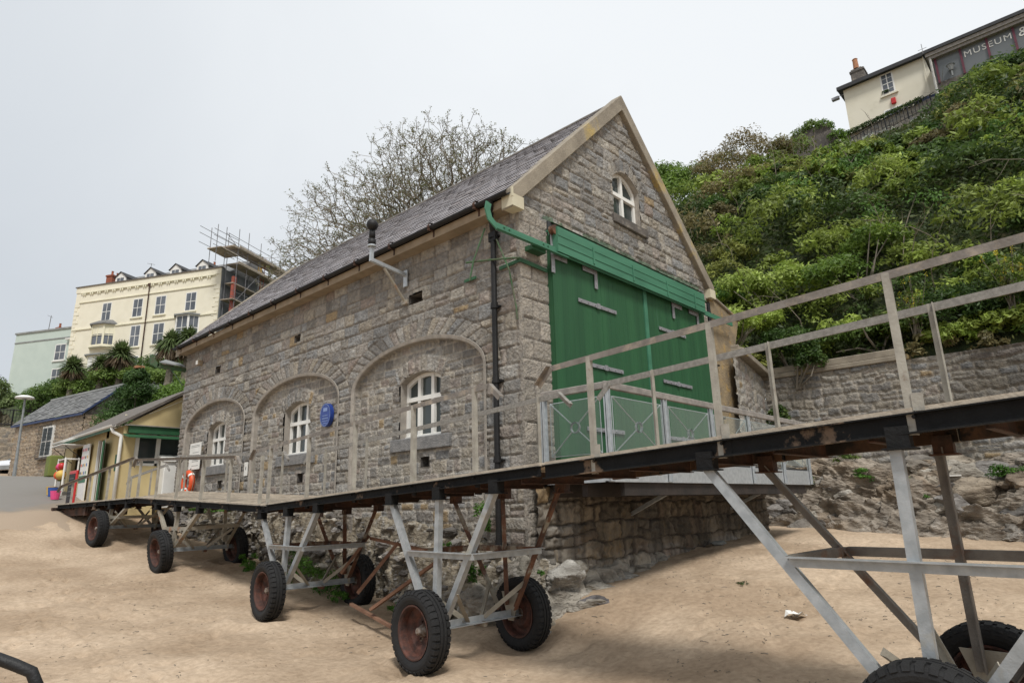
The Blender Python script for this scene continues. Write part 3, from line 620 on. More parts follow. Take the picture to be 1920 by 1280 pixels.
# ---------------------------------------------------------------- masonry height fields
W_, L_B = 6.82, 14.3
def masonry(U, Z, rg, ch=(.20, .31), cw=(.24, .56), joint=.010):
    """coursed squared stone: stone id, distance to the nearest joint"""
    w1 = .012*fbm(U*2.2, Z*2.2, o=2, s=int(ch[0]*1000)); w2 = .012*fbm(U*2.2+9, Z*2.2, o=2, s=5)
    U = U+w1; Z = Z+w2
    z0, z1 = Z.min()-.5, Z.max()+.5; zc = [z0]
    while zc[-1] < z1: zc.append(zc[-1]+rg.uniform(*ch))
    zc = np.array(zc); kk = np.clip(np.searchsorted(zc, Z)-1, 0, len(zc)-2)
    sid = np.zeros(U.shape, int); dist = np.zeros(U.shape); off = 0
    for k in range(len(zc)-1):
        m = kk == k
        if not m.any(): continue
        uc = [U.min()-1-rg.uniform(0, .4)]
        while uc[-1] < U.max()+1: uc.append(uc[-1]+rg.uniform(*cw))
        uc = np.array(uc); u = U[m]; z = Z[m]; j = np.clip(np.searchsorted(uc, u)-1, 0, len(uc)-2)
        d = np.minimum(np.minimum(u-uc[j], uc[j+1]-u), np.minimum(z-zc[k], zc[k+1]-z))
        # some stones split into two shallow ones
        hs = _h(j, np.full(j.shape, k), np.zeros(j.shape), 77); sp = hs < .10; zm = (zc[k]+zc[k+1])/2
        d = np.where(sp, np.minimum(d, np.abs(z-zm)), d)
        sid[m] = off+j*2+np.where(sp & (z > zm), 1, 0); dist[m] = d; off += len(uc)*2+2
    return sid, dist
PAL = np.array([(.215,.195,.175),(.25,.225,.20),(.185,.172,.162),(.29,.262,.23),(.235,.20,.178),(.205,.20,.20),(.27,.235,.195),(.195,.178,.165),(.23,.205,.185),(.26,.242,.225)])
PALX = np.array([(.33,.25,.15),(.37,.355,.33),(.28,.235,.205)])
def stone_col(sid, seed, extra=.06):
    a = _h(sid, sid*0+seed, sid*0, 5); b_ = _h(sid, sid*0+seed, sid*0+1, 6); c_ = _h(sid, sid*0+seed, sid*0+2, 8)
    c = PAL[(a*len(PAL)*.999).astype(int)]*(.84+.34*b_)[..., None]
    return np.where((c_ < extra)[..., None], PALX[(b_*2.999).astype(int)]*.95, c)
def relief(sid, dist, U, Z, depth, seed, jw=.012, rough=1.):
    e = sstep(jw*.4, jw*.4+.018, dist); ph = _h(sid, sid*0+seed, sid*0, 9)
    n = fbm(U*6+sid % 17, Z*6+sid % 13, o=4, s=seed); r_ = 1-np.abs(fbm(U*4+sid % 11, Z*9+sid % 7, o=3, s=seed+3))*1.7
    tx = (_h(sid, sid*0, sid*0+4, 3)-.5)*.5
    return e*(depth*(.55+.6*ph)+rough*(.024*n+.022*r_)+.006*rough*fbm(U*22, Z*22, o=2, s=seed+9)+tx*.02), e
PAL = PAL*np.array([1.09, 1.125, 1.115])+.014
JOINT = np.array([.245, .22, .19]); MORT = np.array([.44, .41, .36])
AY = [2.82, 7.31, 11.8]; AA, ABz, ASP = 1.94, .73, 2.35
WIN = [(2.70, .60), (7.27, .60), (11.75, .60)]          # y centre, half width
def ell(y, z, yc, a, b): return np.sqrt(((y-yc)/a)**2+((z-ASP)/b)**2)
def in_arch(y, z, yc, g=0.):
    return np.where(z > ASP, ell(y, z, yc, AA+g, ABz+g) < 1, np.abs(y-yc) < AA+g)
def win_top(y, yc, hw, zs=2.36, rise=.16): return zs+rise*(1-((y-yc)/hw)**2)
bh = thing('boathouse', 'long grey rock-faced stone boathouse with slate roof and tall green gable doors', 'boathouse', (0, 0, -.8))
rgw = np.random.RandomState(21)
# ---- side wall x = 0
st = .0225
us = np.arange(-.030, L_B+.001, st); zs = np.arange(-.80, 4.93, st); U, Z = np.meshgrid(us, zs)
sid, dist = masonry(U, Z, rgw); h_, e_ = relief(sid, dist, U, Z, .020, 1, rough=.85)
C3 = stone_col(sid, 1)*e_[..., None]+JOINT*(1-e_)[..., None]
# infill inside the arches: smaller stones, pale joints
sid2, dist2 = masonry(U, Z, rgw, (.12, .23), (.16, .42)); h2, e2 = relief(sid2, dist2, U, Z, .014, 2, .014, .7)
C2 = stone_col(sid2, 2, .10)*.98*e2[..., None]+MORT*(1-e2)[..., None]
inside = np.zeros(U.shape, bool); ring = np.zeros(U.shape, bool); rid_ = np.zeros(U.shape, int); rdist = np.ones(U.shape)
for i, yc in enumerate(AY):
    a_in = in_arch(U, Z, yc, 0.); inside |= a_in
    a_out = (Z > ASP-.05) & (ell(U, Z, yc, AA+.42, ABz+.42) < 1) & ~a_in; ring |= a_out
    ang = np.arctan2((Z-ASP)*1.6, U-yc); st_ = math.pi/25; kk = np.floor(ang/st_).astype(int)
    rid_ = np.where(a_out, 5000+i*100+kk, rid_)
    fr_ = ang/st_-kk; dt = np.minimum(fr_, 1-fr_)*st_*(AA*.8); ri = ell(U, Z, yc, AA, ABz); ro = ell(U, Z, yc, AA+.42, ABz+.42)
    rdist = np.where(a_out, np.minimum(dt, np.minimum((1-ro)*1.2, 1)), rdist)
hr, er = relief(rid_, rdist, U, Z, .022, 4, rough=.6); Cr = stone_col(rid_, 4, .04)*1.04*er[..., None]+JOINT*(1-er)[..., None]
hh = np.where(ring, hr, h_); CC = np.where(ring[..., None], Cr, C3)
hh = np.where(inside, -.115+h2, hh); CC = np.where(inside[..., None], C2, CC)
# window heads: small voussoirs; jamb stones; then the openings
hole = np.zeros(U.shape, bool); hb_ = {}
for i, (yc, hw) in enumerate(WIN):
    top = win_top(U, yc, hw+.02)
    v_ = (Z > top) & (Z < top+.33) & (np.abs(U-yc) < hw+.10+(Z-2.36)*.35) & (Z > 2.30)
    kk = np.floor((U-yc)/(.155+(Z-2.4)*.10)+50).astype(int); fr_ = (U-yc)/(.155+(Z-2.4)*.10)+50-kk
    dv = np.minimum(np.minimum(fr_, 1-fr_)*.17, np.minimum(Z-top+.02, top+.33-Z)); idv = 7000+i*100+kk
    hv, ev = relief(idv, dv, U, Z, .03, 6); hh = np.where(v_, -.10+hv, hh); CC = np.where(v_[..., None], stone_col(idv, 6, .02)*1.05*ev[..., None]+MORT*(1-ev)[..., None], CC)
    j_ = (np.abs(U-yc) < hw+.26) & (np.abs(U-yc) >= hw) & (Z > 1.28) & (Z < 2.33)
    kz = np.floor((Z-1.28)/.35).astype(int); side = (U > yc).astype(int); dj = np.minimum(np.minimum((Z-1.28) % .35, .35-(Z-1.28) % .35), np.minimum(hw+.26-np.abs(U-yc), .2)); idj = 8000+i*100+kz*2+side
    hj, ej = relief(idj, dj, U, Z, .03, 8); hh = np.where(j_, -.10+hj, hh); CC = np.where(j_[..., None], stone_col(idj, 8, .03)*ej[..., None]+MORT*(1-ej)[..., None], CC)
    hole |= (np.abs(U-yc) < hw) & (Z > 1.28) & (Z < top)
for (y, z, w, h) in ((2.55,.82,.24,.17), (7.01,.74,.24,.17), (11.33,.76,.24,.17), (7.31,4.05,.30,.16), (11.84,4.02,.28,.17), (2.75,3.98,.40,.16)):
    b_ = (np.abs(U-y) < w/2) & (np.abs(Z-z) < h/2); hb_[(y, z)] = (w, h); hole |= b_
# dressed margins at the corner
mg = (U < .055) & ~inside; hh = np.where(mg, .030, hh); CC = np.where(mg[..., None], np.array([.30, .275, .24])*(.85+.3*_h(np.floor(Z/.33).astype(int), U.astype(int), U.astype(int), 2))[..., None], CC)
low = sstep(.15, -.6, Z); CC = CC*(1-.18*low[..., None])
streak = sstep(.1, .55, fbm(U*1.8, Z*.35, o=3, s=55)); CC = CC*(1-.10*streak[..., None])
cm = ~(hole[:-1, :-1] | hole[1:, 1:] | hole[:-1, 1:] | hole[1:, :-1])
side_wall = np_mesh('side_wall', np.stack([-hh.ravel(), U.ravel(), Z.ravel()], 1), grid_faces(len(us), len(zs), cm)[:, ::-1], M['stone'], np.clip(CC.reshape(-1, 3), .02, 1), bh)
# ---- gable wall y = 0
us = np.arange(-.030, W_+.001, st); zs = np.arange(-.80, 8.70, st); U, Z = np.meshgrid(us, zs)
sid, dist = masonry(U, Z, rgw, (.19, .29), (.22, .50)); h_, e_ = relief(sid, dist, U, Z, .022, 11, rough=.85); CC = stone_col(sid, 11, .03)*1.04*e_[..., None]+JOINT*(1-e_)[..., None]
DX0, DX1, DZ0, DZ1 = .72, 6.40, .55, 4.90
q = (U < .72) | (U > 6.40); q &= (Z < 4.88)
kz = np.floor((Z+.8)/.345).astype(int); bz = (Z+.8) % .345; alt = (kz % 2) == 0; sp = np.where(alt, .44, .27)
uq = np.where(U < 3, U, W_-U); right = uq > sp; dq = np.minimum(np.minimum(bz, .345-bz), np.minimum(np.abs(uq-sp), uq+.05)); idq = 9000+kz*4+right*1+(U > 3)*2
hq, eq = relief(idq, dq, U, Z, .030, 12, .010, .28)
CC = np.where(q[..., None], (np.array([.32, .29, .25])*(.80+.40*_h(idq, idq*0, idq*0, 4))[..., None])*eq[..., None]+JOINT*.8*(1-eq)[..., None], CC); hh = np.where(q, hq, h_); hh = np.where(U < .03, .030, hh)
GX, GHW = 3.48, .52
top = 6.66+.28*(1-((U-GX)/(GHW+.02))**2)
v_ = (Z > top) & (Z < top+.30) & (np.abs(U-GX) < GHW+.12+(Z-6.7)*.3) & (Z > 6.6); kk = np.floor((U-GX)/(.15+(Z-6.7)*.10)+50).astype(int); fr_ = (U-GX)/(.15+(Z-6.7)*.10)+50-kk
dv = np.minimum(np.minimum(fr_, 1-fr_)*.16, np.minimum(Z-top+.02, top+.30-Z)); idv = 9900+kk; hv, ev = relief(idv, dv, U, Z, .03, 16, rough=.5); hh = np.where(v_, hv, hh); CC = np.where(v_[..., None], stone_col(idv, 16, 0)*ev[..., None]+JOINT*(1-ev)[..., None], CC)
hole = ((np.abs(U-GX) < GHW) & (Z > 5.80) & (Z < top)) | ((U > DX0) & (U < DX1) & (Z > DZ0) & (Z < DZ1))
lin = 5.20+(8.68-5.20)*(1-np.abs(U-W_/2)/(W_/2)); hole |= Z > lin
gs = (np.abs(Z-4.99+.02*fbm(U*3, Z, o=2)) < .06) & (U > .6) & (U < 6.5) & (fbm(U*3, Z*3, o=3, s=66) > -.15); CC = np.where(gs[..., None], CC*.35+np.array([.03, .10, .045])*.65, CC)
CC = CC*(1-.10*sstep(.1, .55, fbm(U*1.8, Z*.35, o=3, s=57))[..., None])
cm = ~(hole[:-1, :-1] | hole[1:, 1:] | hole[:-1, 1:] | hole[1:, :-1])
np_mesh('gable_wall', np.stack([U.ravel(), -hh.ravel(), Z.ravel()], 1), grid_faces(len(us), len(zs), cm), M['stone'], np.clip(CC.reshape(-1, 3), .02, 1), bh)
# ---- plinth under the doors, running past the building to the right
us = np.arange(0, 8.7, .024); zs = np.arange(-1.9, .50, .024); U, Z = np.meshgrid(us, zs)
sid, dist = masonry(U+.20*fbm(U*1.6, Z*1.6, o=4, s=14), Z+.09*fbm(U*2.2+5, Z*2.2, o=4, s=15), rgw, (.20, .50), (.18, .80)); h_, e_ = relief(sid, dist, U, Z, .026, 18, .014, 1.9)
ca = stone_col(sid, 18, .10)*.74*e_[..., None]+np.array([.07, .06, .05])*(1-e_)[..., None]
rg_ = sstep(-.6, -1.25, Z+.4*fbm(U*.8, Z, o=2, s=5)); ca = ca*(1+.75*rg_)[..., None]*np.array([1.0, .97, .92])
wet_shade = sstep(.6, 1.8, U)*sstep(-1.0, -.5, Z+.25*fbm(U, Z, o=3, s=6)); ca = ca*(1-.45*wet_shade)[..., None]*np.where(wet_shade[..., None] > .3, np.array([1.04, .97, .86]), 1)  # wet stone plus balcony shade, both put into the colour
np_mesh('plinth', np.stack([U.ravel(), (-.14-h_+.02*fbm(U, Z, o=2)).ravel()-np.clip(-.9-Z.ravel(), 0, 1)*.12, Z.ravel()], 1), grid_faces(len(us), len(zs)), M['wet_stone'], np.clip(ca.reshape(-1, 3), .015, 1), bh)
MB().box((.0, -.14, .42), (8.67, .02, .50)).box((6.83, -.10, -1.9), (8.67, .6, .42)).build('plinth_top', M['dressed'], bh)
# hidden walls, floor and inner darkness
mb = MB(); mb.box((W_-.3, .02, -.8), (W_-.02, L_B-.02, 4.9)); mb.box((.0, L_B-.3, -.8), (W_-.02, L_B, 4.9)); mb.prism([(0.02, L_B-.3, 4.9), (W_-.02, L_B-.3, 4.9), (W_/2, L_B-.3, 8.55)], (0, .28, 0))
mb.build('rear_walls', M['stone_dark'], bh)
mb = MB(); mb.box((.30, .35, -.5), (.34, L_B-.4, 4.8)); mb.box((2.6, .30, 5.3), (4.4, .34, 7.2)); mb.build('interior_dark', M['dark_felt'], bh)  # dark sheets behind the windows standing in for the unlit interior
# ---- arch mouldings: smooth dressed chamfer round each recess
for yc in AY:
    path = [(yc+AA, z) for z in (-.0, 1.0, ASP)]+[(yc+AA*math.cos(t), ASP+ABz*math.sin(t)) for t in np.linspace(.06, math.pi-.06, 40)]+[(yc-AA, z) for z in (ASP, 1.0, 0.)]
    mb = MB(); pr = []
    for k, (y, z) in enumerate(path):
        y0_, z0_ = path[max(k-1, 0)]; y1_, z1_ = path[min(k+1, len(path)-1)]; ty, tz = y1_-y0_, z1_-z0_; l_ = math.hypot(ty, tz); ny, nz = tz/l_, -ty/l_
        if yc is not None: pr += [(-.045, y+ny*.075, z+nz*.075), (-.058, y+ny*.070, z+nz*.070), (-.045, y+ny*.012, z+nz*.012), (-.030, y-ny*.004, z-nz*.004), (.125, y-ny*.004, z-nz*.004)]
    n = 5; mb.add(pr, [(k*n+j, k*n+j+1, (k+1)*n+j+1, (k+1)*n+j) for k in range(len(path)-1) for j in range(n-1)])
    mb.build('arch_moulding', M['dressed'], bh, smooth=False)
# ---- windows
def arch_window(T, hw, z0, zs_, rise, lights, depth, parent, label=None):
    """T(u, d, z): u along wall from the window centre, d outwards from the wall face"""
    n = 14; arc = [(-hw+2*hw*i/n, zs_+rise*(1-(-1+2*i/n)**2)) for i in range(n+1)]
    pf = MB(); pf.X = T
    d0, d1 = -depth, -depth-.07
    outer = [(-hw, z0)]+arc+[(hw, z0)]; fw_ = .07
    inner = [(-hw+fw_, z0+.07)]+[(x*(hw-fw_)/hw, z-fw_) for x, z in arc]+[(hw-fw_, z0+.07)]
    k = len(outer); vs_ = [(x, d0, z) for x, z in outer]+[(x, d0, z) for x, z in inner]+[(x, d1, z) for x, z in inner]
    fs = [(i, i+1, i+1+k, i+k) for i in range(k-1)]+[(i+k, i+1+k, i+1+2*k, i+2*k) for i in range(k-1)]+[(k-1, 0, k, 2*k-1), (2*k-1, k, 2*k, 3*k-1)]
    pf.add(vs_, fs)
    zt = z0+(zs_-z0)*.70
    w_ = 2*hw/lights
    for i in range(1, lights):
        x = -hw+w_*i; pf.box((x-.042, d0+.012, z0+.04), (x+.042, d1, zs_+rise*(1-(x/hw)**2)-.02))
    pf.box((-hw+.02, d0+.018, zt-.042), (hw-.02, d1, zt+.042)); pf.box((-hw, d0+.03, z0), (hw, d1, z0+.05))
    f = pf.build('window', M['white_paint'], parent, label=label)
    g = MB(); g.X = T; g.add([(x, d1+.02, z) for x, z in outer], [tuple(range(k))]); g.build('pane', M['glass'], f)
    # reveal
    rv = MB(); rv.X = T; o2 = [(-hw-.002, z0)]+[(x*1.004, z+.002) for x, z in arc]+[(hw+.002, z0)]
    rv.add([(x, .02, z) for x, z in o2]+[(x, d1, z) for x, z in o2], [(i, i+1, i+1+k, i+k) for i in range(k-1)]+[(k-1, 0, k, 2*k-1)])
    # lip over the head
    lip = [(x*1.02, .025, z-.004) for x, z in arc]+[(x*1.05, .03, z+.03) for x, z in arc]; m_ = len(arc)
    rv.add(lip, [(i, i+1, i+1+m_, i+m_) for i in range(m_-1)])
    rv.build('reveal', M['dressed'], f)
    return f
for i, (yc, hw) in enumerate(WIN):
    f = arch_window(lambda p, yc=yc: Vector((.10-p[1], yc+p[0], p[2])), hw, 1.28, 2.36, .16, 3, .13, bh)
    s_ = MB().box((.30, yc-.86, 1.04), (.03, yc+.86, 1.28)).build('window_sill', M['sill_stone'], f); bevel(s_, .012)
f = arch_window(lambda p: Vector((GX+p[0], -p[1], p[2])), GHW, 5.80, 6.66, .28, 2, .10, bh, 'gable window of two white arched lights')
s_ = MB().box((2.86, -.09, 5.60), (4.18, .25, 5.80)).build('window_sill', M['stone_dark'], f); bevel(s_, .012)
# vent holes
for (y, z), (w, h) in hb_.items():
    x0 = .10 if z < 1.2 else 0
    MB().add([(x0-.02, y-w/2, z-h/2), (x0-.02, y+w/2, z-h/2), (x0-.02, y+w/2, z+h/2), (x0-.02, y-w/2, z+h/2), (x0+.28, y-w/2, z-h/2), (x0+.28, y+w/2, z-h/2), (x0+.28, y+w/2, z+h/2), (x0+.28, y-w/2, z+h/2)],
             [(0,1,5,4),(1,2,6,5),(2,3,7,6),(3,0,4,7),(4,5,6,7)]).build('vent_hole', M['stone_dark'], bh)
# ---- roof: individual slates in courses
EX, EZ, RX, RZ = -.34, 5.12, W_/2, 8.70
rgs = np.random.RandomState(9); sl_ = Vector((RX-EX, 0, RZ-EZ)); SLN = sl_.length; sl_.normalize(); nn_ = Vector((-sl_.z, 0, sl_.x))
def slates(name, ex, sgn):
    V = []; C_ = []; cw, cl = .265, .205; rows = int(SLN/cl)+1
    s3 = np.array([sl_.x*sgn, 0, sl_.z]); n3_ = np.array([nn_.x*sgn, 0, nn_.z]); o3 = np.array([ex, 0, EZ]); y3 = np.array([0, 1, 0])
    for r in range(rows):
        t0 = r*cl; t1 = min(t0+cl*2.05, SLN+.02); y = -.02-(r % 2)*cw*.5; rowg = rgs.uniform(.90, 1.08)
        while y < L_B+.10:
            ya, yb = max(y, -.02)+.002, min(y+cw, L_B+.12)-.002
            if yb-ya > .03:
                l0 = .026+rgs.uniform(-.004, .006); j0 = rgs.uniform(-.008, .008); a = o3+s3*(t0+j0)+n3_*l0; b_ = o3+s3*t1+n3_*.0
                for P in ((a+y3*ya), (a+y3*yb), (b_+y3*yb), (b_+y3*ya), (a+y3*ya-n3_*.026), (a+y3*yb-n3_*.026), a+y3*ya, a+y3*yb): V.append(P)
                g = rgs.uniform(.89, 1.10)*rowg; t_ = rgs.random_sample(); C_ += [np.array([.385, .362, .372])*g if t_ < .8 else np.array([.35, .315, .31])*g]*4+[np.array([.07, .065, .066])]*4  # tail edge: dark dirt plus the course shadow put into the colour
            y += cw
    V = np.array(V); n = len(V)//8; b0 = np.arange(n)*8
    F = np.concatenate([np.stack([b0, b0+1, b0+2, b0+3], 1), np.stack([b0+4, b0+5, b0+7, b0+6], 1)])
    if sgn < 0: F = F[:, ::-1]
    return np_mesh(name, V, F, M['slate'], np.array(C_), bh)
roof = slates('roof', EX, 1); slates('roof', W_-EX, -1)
mb = MB(); mb.prism([(EX, -.0, EZ-.03), (RX, -.0, RZ-.03), (W_-EX, -.0, EZ-.03), (W_-EX, 0, EZ-.08), (RX, 0, RZ-.09), (EX, 0, EZ-.08)], (0, L_B+.1, 0)); mb.build('roof_deck', M['dark_felt'], roof)
mb = MB(); y = .1
while y < L_B+.05:
    k_ = .02 if rgs.random_sample() < .12 else 0
    for s_ in (-1, 1): mb.prism([(RX, y, RZ+.055+k_), (RX+s_*.17, y, RZ-.10+k_), (RX+s_*.17, y, RZ-.14+k_), (RX, y, RZ+.015+k_)], (0, .44, 0))
    y += .455
mb.build('ridge_tiles', M['ridge'], roof)
# verge copings
def coping(y0, y1, label=None):
    for s_ in (-1, 1):
        f_ = lambda x: W_/2+s_*(x-W_/2)*-1 if s_ > 0 else x
        X_ = lambda x: x if s_ < 0 else W_-x
        a = [(X_(-.30), EZ-.31), (X_(-.30), EZ+.05), (W_/2, RZ+.11), (W_/2, RZ-.27)]
        o = MB().prism([(x, y0, z) for x, z in a], (0, y1-y0, 0)).build('verge_coping', M['coping'], bh, label=label); bevel(o, .012)
coping(-.14, .12); coping(L_B-.05, L_B+.22)
mb = MB()
MB().box((W_+.02, -.15, 4.84), (W_+.31, .10, 5.06)).build('kneeler_box', M['cream_paint'], bh)
MB().box((-.31, -.15, 4.84), (-.02, .10, 5.06)).box((-.315, -.155, 5.0), (-.285, -.12, 5.17)).build('kneeler_box', M['cream_paint'], bh)
# eaves: soffit box, gutter, brackets
mb = MB(); mb.box((-.29, .10, 4.885), (-.03, L_B+.1, 4.90)).box((-.305, .10, 4.875), (-.285, L_B+.1, 5.03)).box((W_+.03, .1, 4.88), (W_+.3, L_B+.1, 4.90)); mb.build('eaves_box', M['soffit'], bh)
def gutter(pts_dir, x, y0, y1, z, r=.065, m='black_paint', parent=bh):
    mb = MB(); n = 8
    A_ = [(x+r*math.cos(t), z+r*math.sin(t)) for t in np.linspace(math.pi, 2*math.pi, n)]+[(x+(r-.008)*math.cos(t), z+(r-.008)*math.sin(t)) for t in np.linspace(2*math.pi, math.pi, n)]
    mb.prism([(a, y0, b_) for a, b_ in A_], (0, y1-y0, 0)); return mb.build('gutter', M[m], parent)
g_ = gutter(None, -.375, -.10, L_B+.15, 5.085)
for y in np.arange(.65, L_B, 1.22):
    mb = MB(); mb.box((-.45, y-.02, 5.0), (-.28, y+.02, 5.03)).box((-.30, y-.02, 4.90), (-.312, y+.02, 5.04)).lathe((-.375, y-.03, 5.085), (0, 1, 0), [(0, .071), (.06, .071)], 14)
    mb.build('gutter_bracket', M['dark_rust'], g_)
# downpipes
def downpipe(x, y, z0, z1, head, m='black_paint', name='downpipe', parent=bh, r=.048):
    mb = MB(); mb.tube(head+[(x, y, z1), (x, y, z0), (x-.04, y-.02, z0-.08)], r, 12)
    for z in np.arange(z0+.1, z1, 1.28): mb.lathe((x, y, z), (0, 0, 1), [(-.05, r+.004), (-.05, r+.022), (-.01, r+.022), (-.01, r+.012), (.05, r+.012), (.05, r+.004)], 14).box((x+.02, y-.10, z-.03), (x+.09, y+.10, z+.0))
    return mb.build(name, M[m], parent)
downpipe(-.10, .52, -.66, 4.62, [(-.375, .30, 5.05), (-.36, .32, 4.95), (-.22, .45, 4.80)])
downpipe(W_+.10, -.02, .5, 4.72, [(W_+.38, .2, 5.0), (W_+.3, .12, 4.85)])
MB().box((-.14, .44, 4.45), (-.06, .60, 4.62)).build('hopper', M['black_paint'], bh)
# ---- the sliding doors, hood and rail
def door_leaf(x0, x1, panels, label):
    mb = MB(); mb.box((x0, -.12, DZ0+.04), (x1, -.06, 4.62))
    d = mb.build('sliding_door', M['green_door'], bh, label=label)
    sm_ = MB()
    for x in panels: sm_.box((x-.007, -.124, DZ0+.04), (x+.007, -.11, 4.62))
    for x in np.arange(x0+.12, x1, .145): sm_.box((x-.002, -.1215, DZ0+.04), (x+.002, -.119, 4.62))
    sm_.box((x0-.004, -.135, DZ0+.04), (x0+.045, -.118, 4.62)); sm_.build('door_seam', M['green_hood'] if False else M['green_door'], d)
    return d
dl = door_leaf(.70, 3.70, (2.15,), 'left sliding door leaf, the wider one'); dr = door_leaf(3.74, 6.42, (5.05,), 'right sliding door leaf')
MB().box((3.66, -.145, DZ0+.04), (3.78, -.119, 4.62)).build('meeting_strip', M['green_hood'], dl)
def strap(pts, parent):
    mb = MB(); (x0, z0), (x1, z1) = pts
    if abs(x1-x0) > abs(z1-z0):
        mb.box((x0, -.150, z0-.035), (x1, -.137, z0+.035)); c = (x0+x1)/2; mb.box((c-.045, -.165, z0-.05), (c+.045, -.148, z0+.05)); xs = np.linspace(x0+.08, x1-.08, 6); q = [(x, z0) for x in xs]
    else: mb.box((x0-.045, -.155, z0), (x0+.045, -.141, z1)); q = [(x0, z) for z in np.linspace(z0+.08, z1-.08, 4)]
    for x, z in q: mb.lathe((x, -.148, z), (0, -1, 0), [(0, .017), (.014, .014), (.018, 0)], 8)
    return mb.build('strap', M['strap'], parent)
for x0, x1, z, d in ((1.39, 2.60, 3.56, dl), (1.55, 2.70, 2.40, dl), (4.20, 5.35, 3.56, dr), (4.20, 5.42, 2.42, dr), (1.45, 2.6, 1.25, dl), (4.2, 5.4, 1.25, dr)): strap([(x0, z), (x1, z)], d)
for x, s_, d in ((.70, 1, dl), (1.97, -1, dl), (4.88, 1, dr), (6.02, -1, dr)):
    strap([(x, 3.90), (x, 4.70)], d); mb = MB(); mb.box((x, -.153, 4.17), (x+s_*.40, -.14, 4.27))
    for q in (.12, .24, .34): mb.lathe((x+s_*q, -.15, 4.22), (0, -1, 0), [(0, .017), (.014, .014), (.018, 0)], 8)
    mb.build('strap_arm', M['strap'], d)
    MB().lathe((x, -.19, 4.68), (0, 1, 0), [(-.05, 0), (-.05, .09), (-.02, .09), (-.02, .07), (.02, .07), (.02, .09), (.05, .09), (.05, 0)], 16).build('hanger_wheel', M['rust'], d)
mb = MB(); mb.box((.70, -.28, 4.26), (6.2, -.25, 4.73)).box((.70, -.25, 4.70), (6.2, .0, 4.73)).box((.70, -.25, 4.27), (.73, -.06, 4.70))
mb.box((.70, -.290, 4.40), (6.2, -.28, 4.41)).box((.70, -.288, 4.56), (6.2, -.28, 4.57))
hood = mb.build('door_hood', M['green_hood'], bh)
for x in (1.75, 3.1, 4.45, 5.7): MB().box((x-.02, -.295, 4.30), (x+.02, -.284, 4.63)).build('hood_clip', M['green_hood'], hood)
MB().box((.80, -.14, 4.66), (6.6, .0, 4.70)).prism([(.8, -.10, 4.90), (.8, .02, 4.97), (.8, .02, 4.93)], (5.8, 0, 0)).build('flashing', M['green_stain'], bh)
MB().box((.72, -.05, 4.6), (6.4, .03, 4.92)).build('lintel_board', M['dark_felt'], bh)
MB().box((.69, -.10, DZ0), (.80, .10, 4.62)).build('door_jamb', M['green_door'], bh)
MB().box((6.34, -.05, DZ0), (6.44, .10, 4.62)).build('door_jamb', M['green_door'], bh)
mb = MB(); pr = [(-.95, 4.62), (-.98, 4.50), (-.93, 4.36), (-.80, 4.28), (7.75, 4.30)]
top_ = []; bot = []
for i, (x, z) in enumerate(pr):
    a = pr[max(i-1, 0)]; c = pr[min(i+1, len(pr)-1)]; t = Vector((c[0]-a[0], 0, c[1]-a[1])).normalized(); n_ = Vector((-t.z, 0, t.x))
    top_.append(Vector((x, 0, z))+n_*.055); bot.append(Vector((x, 0, z))-n_*.055)
n = len(pr); vs_ = [p+Vector((0, y, 0)) for y in (-.235, -.21) for p in top_+bot]
fs = []
for i in range(n-1): fs += [(i, i+1, n+i+1, n+i), (2*n+i, 3*n+i, 3*n+i+1, 2*n+i+1), (i, 2*n+i, 2*n+i+1, i+1), (n+i, n+i+1, 3*n+i+1, 3*n+i)]
fs += [(0, n, 3*n, 2*n), (n-1, 3*n-1, 4*n-1, 2*n-1)]
mb.add(vs_, fs); mb.box((-.8, -.275, 4.215), (1.0, -.21, 4.235))
for x in (-.62, -.5, .35, .47): mb.lathe((x, -.235, 4.30), (0, -1, 0), [(0, .02), (.02, .015), (.022, 0)], 8)
mb.build('track_rail', M['green_hood'], bh)
MB().box((.10, -.20, 4.16), (.45, -.02, 4.24)).build('rail_bracket', M['green_door'], bh)
# old iron fittings at the corner
mb = MB(); mb.beam((-.06, -.05, 3.95), (-.06, .42, 3.93), .02, .06).beam((-.08, -.07, 3.95), (.62, -.07, 3.93), .02, .07); mb.build('wall_cleat', M['green_door'], bh); MB().beam((-.06, 1.0, 3.93), (-.06, 1.30, 3.93), .02, .05).build('wall_cleat', M['green_door'], bh)
mb = MB(); mb.tube([(-.30, 1.0, 4.14), (-.16, .55, 4.10), (-.12, .05, 4.0), (-.07, -.07, 3.98)], .018, 8).tube([(-.2, .62, 4.7), (-.33, .78, 4.1), (-.36, .85, 3.75)], .014, 8).tube([(-.12, .42, 4.45), (-.14, .12, 3.8), (-.07, .05, 3.15), (-.05, .05, 2.95)], .014, 8); mb.build('old_stay', M['green_stain'], bh)
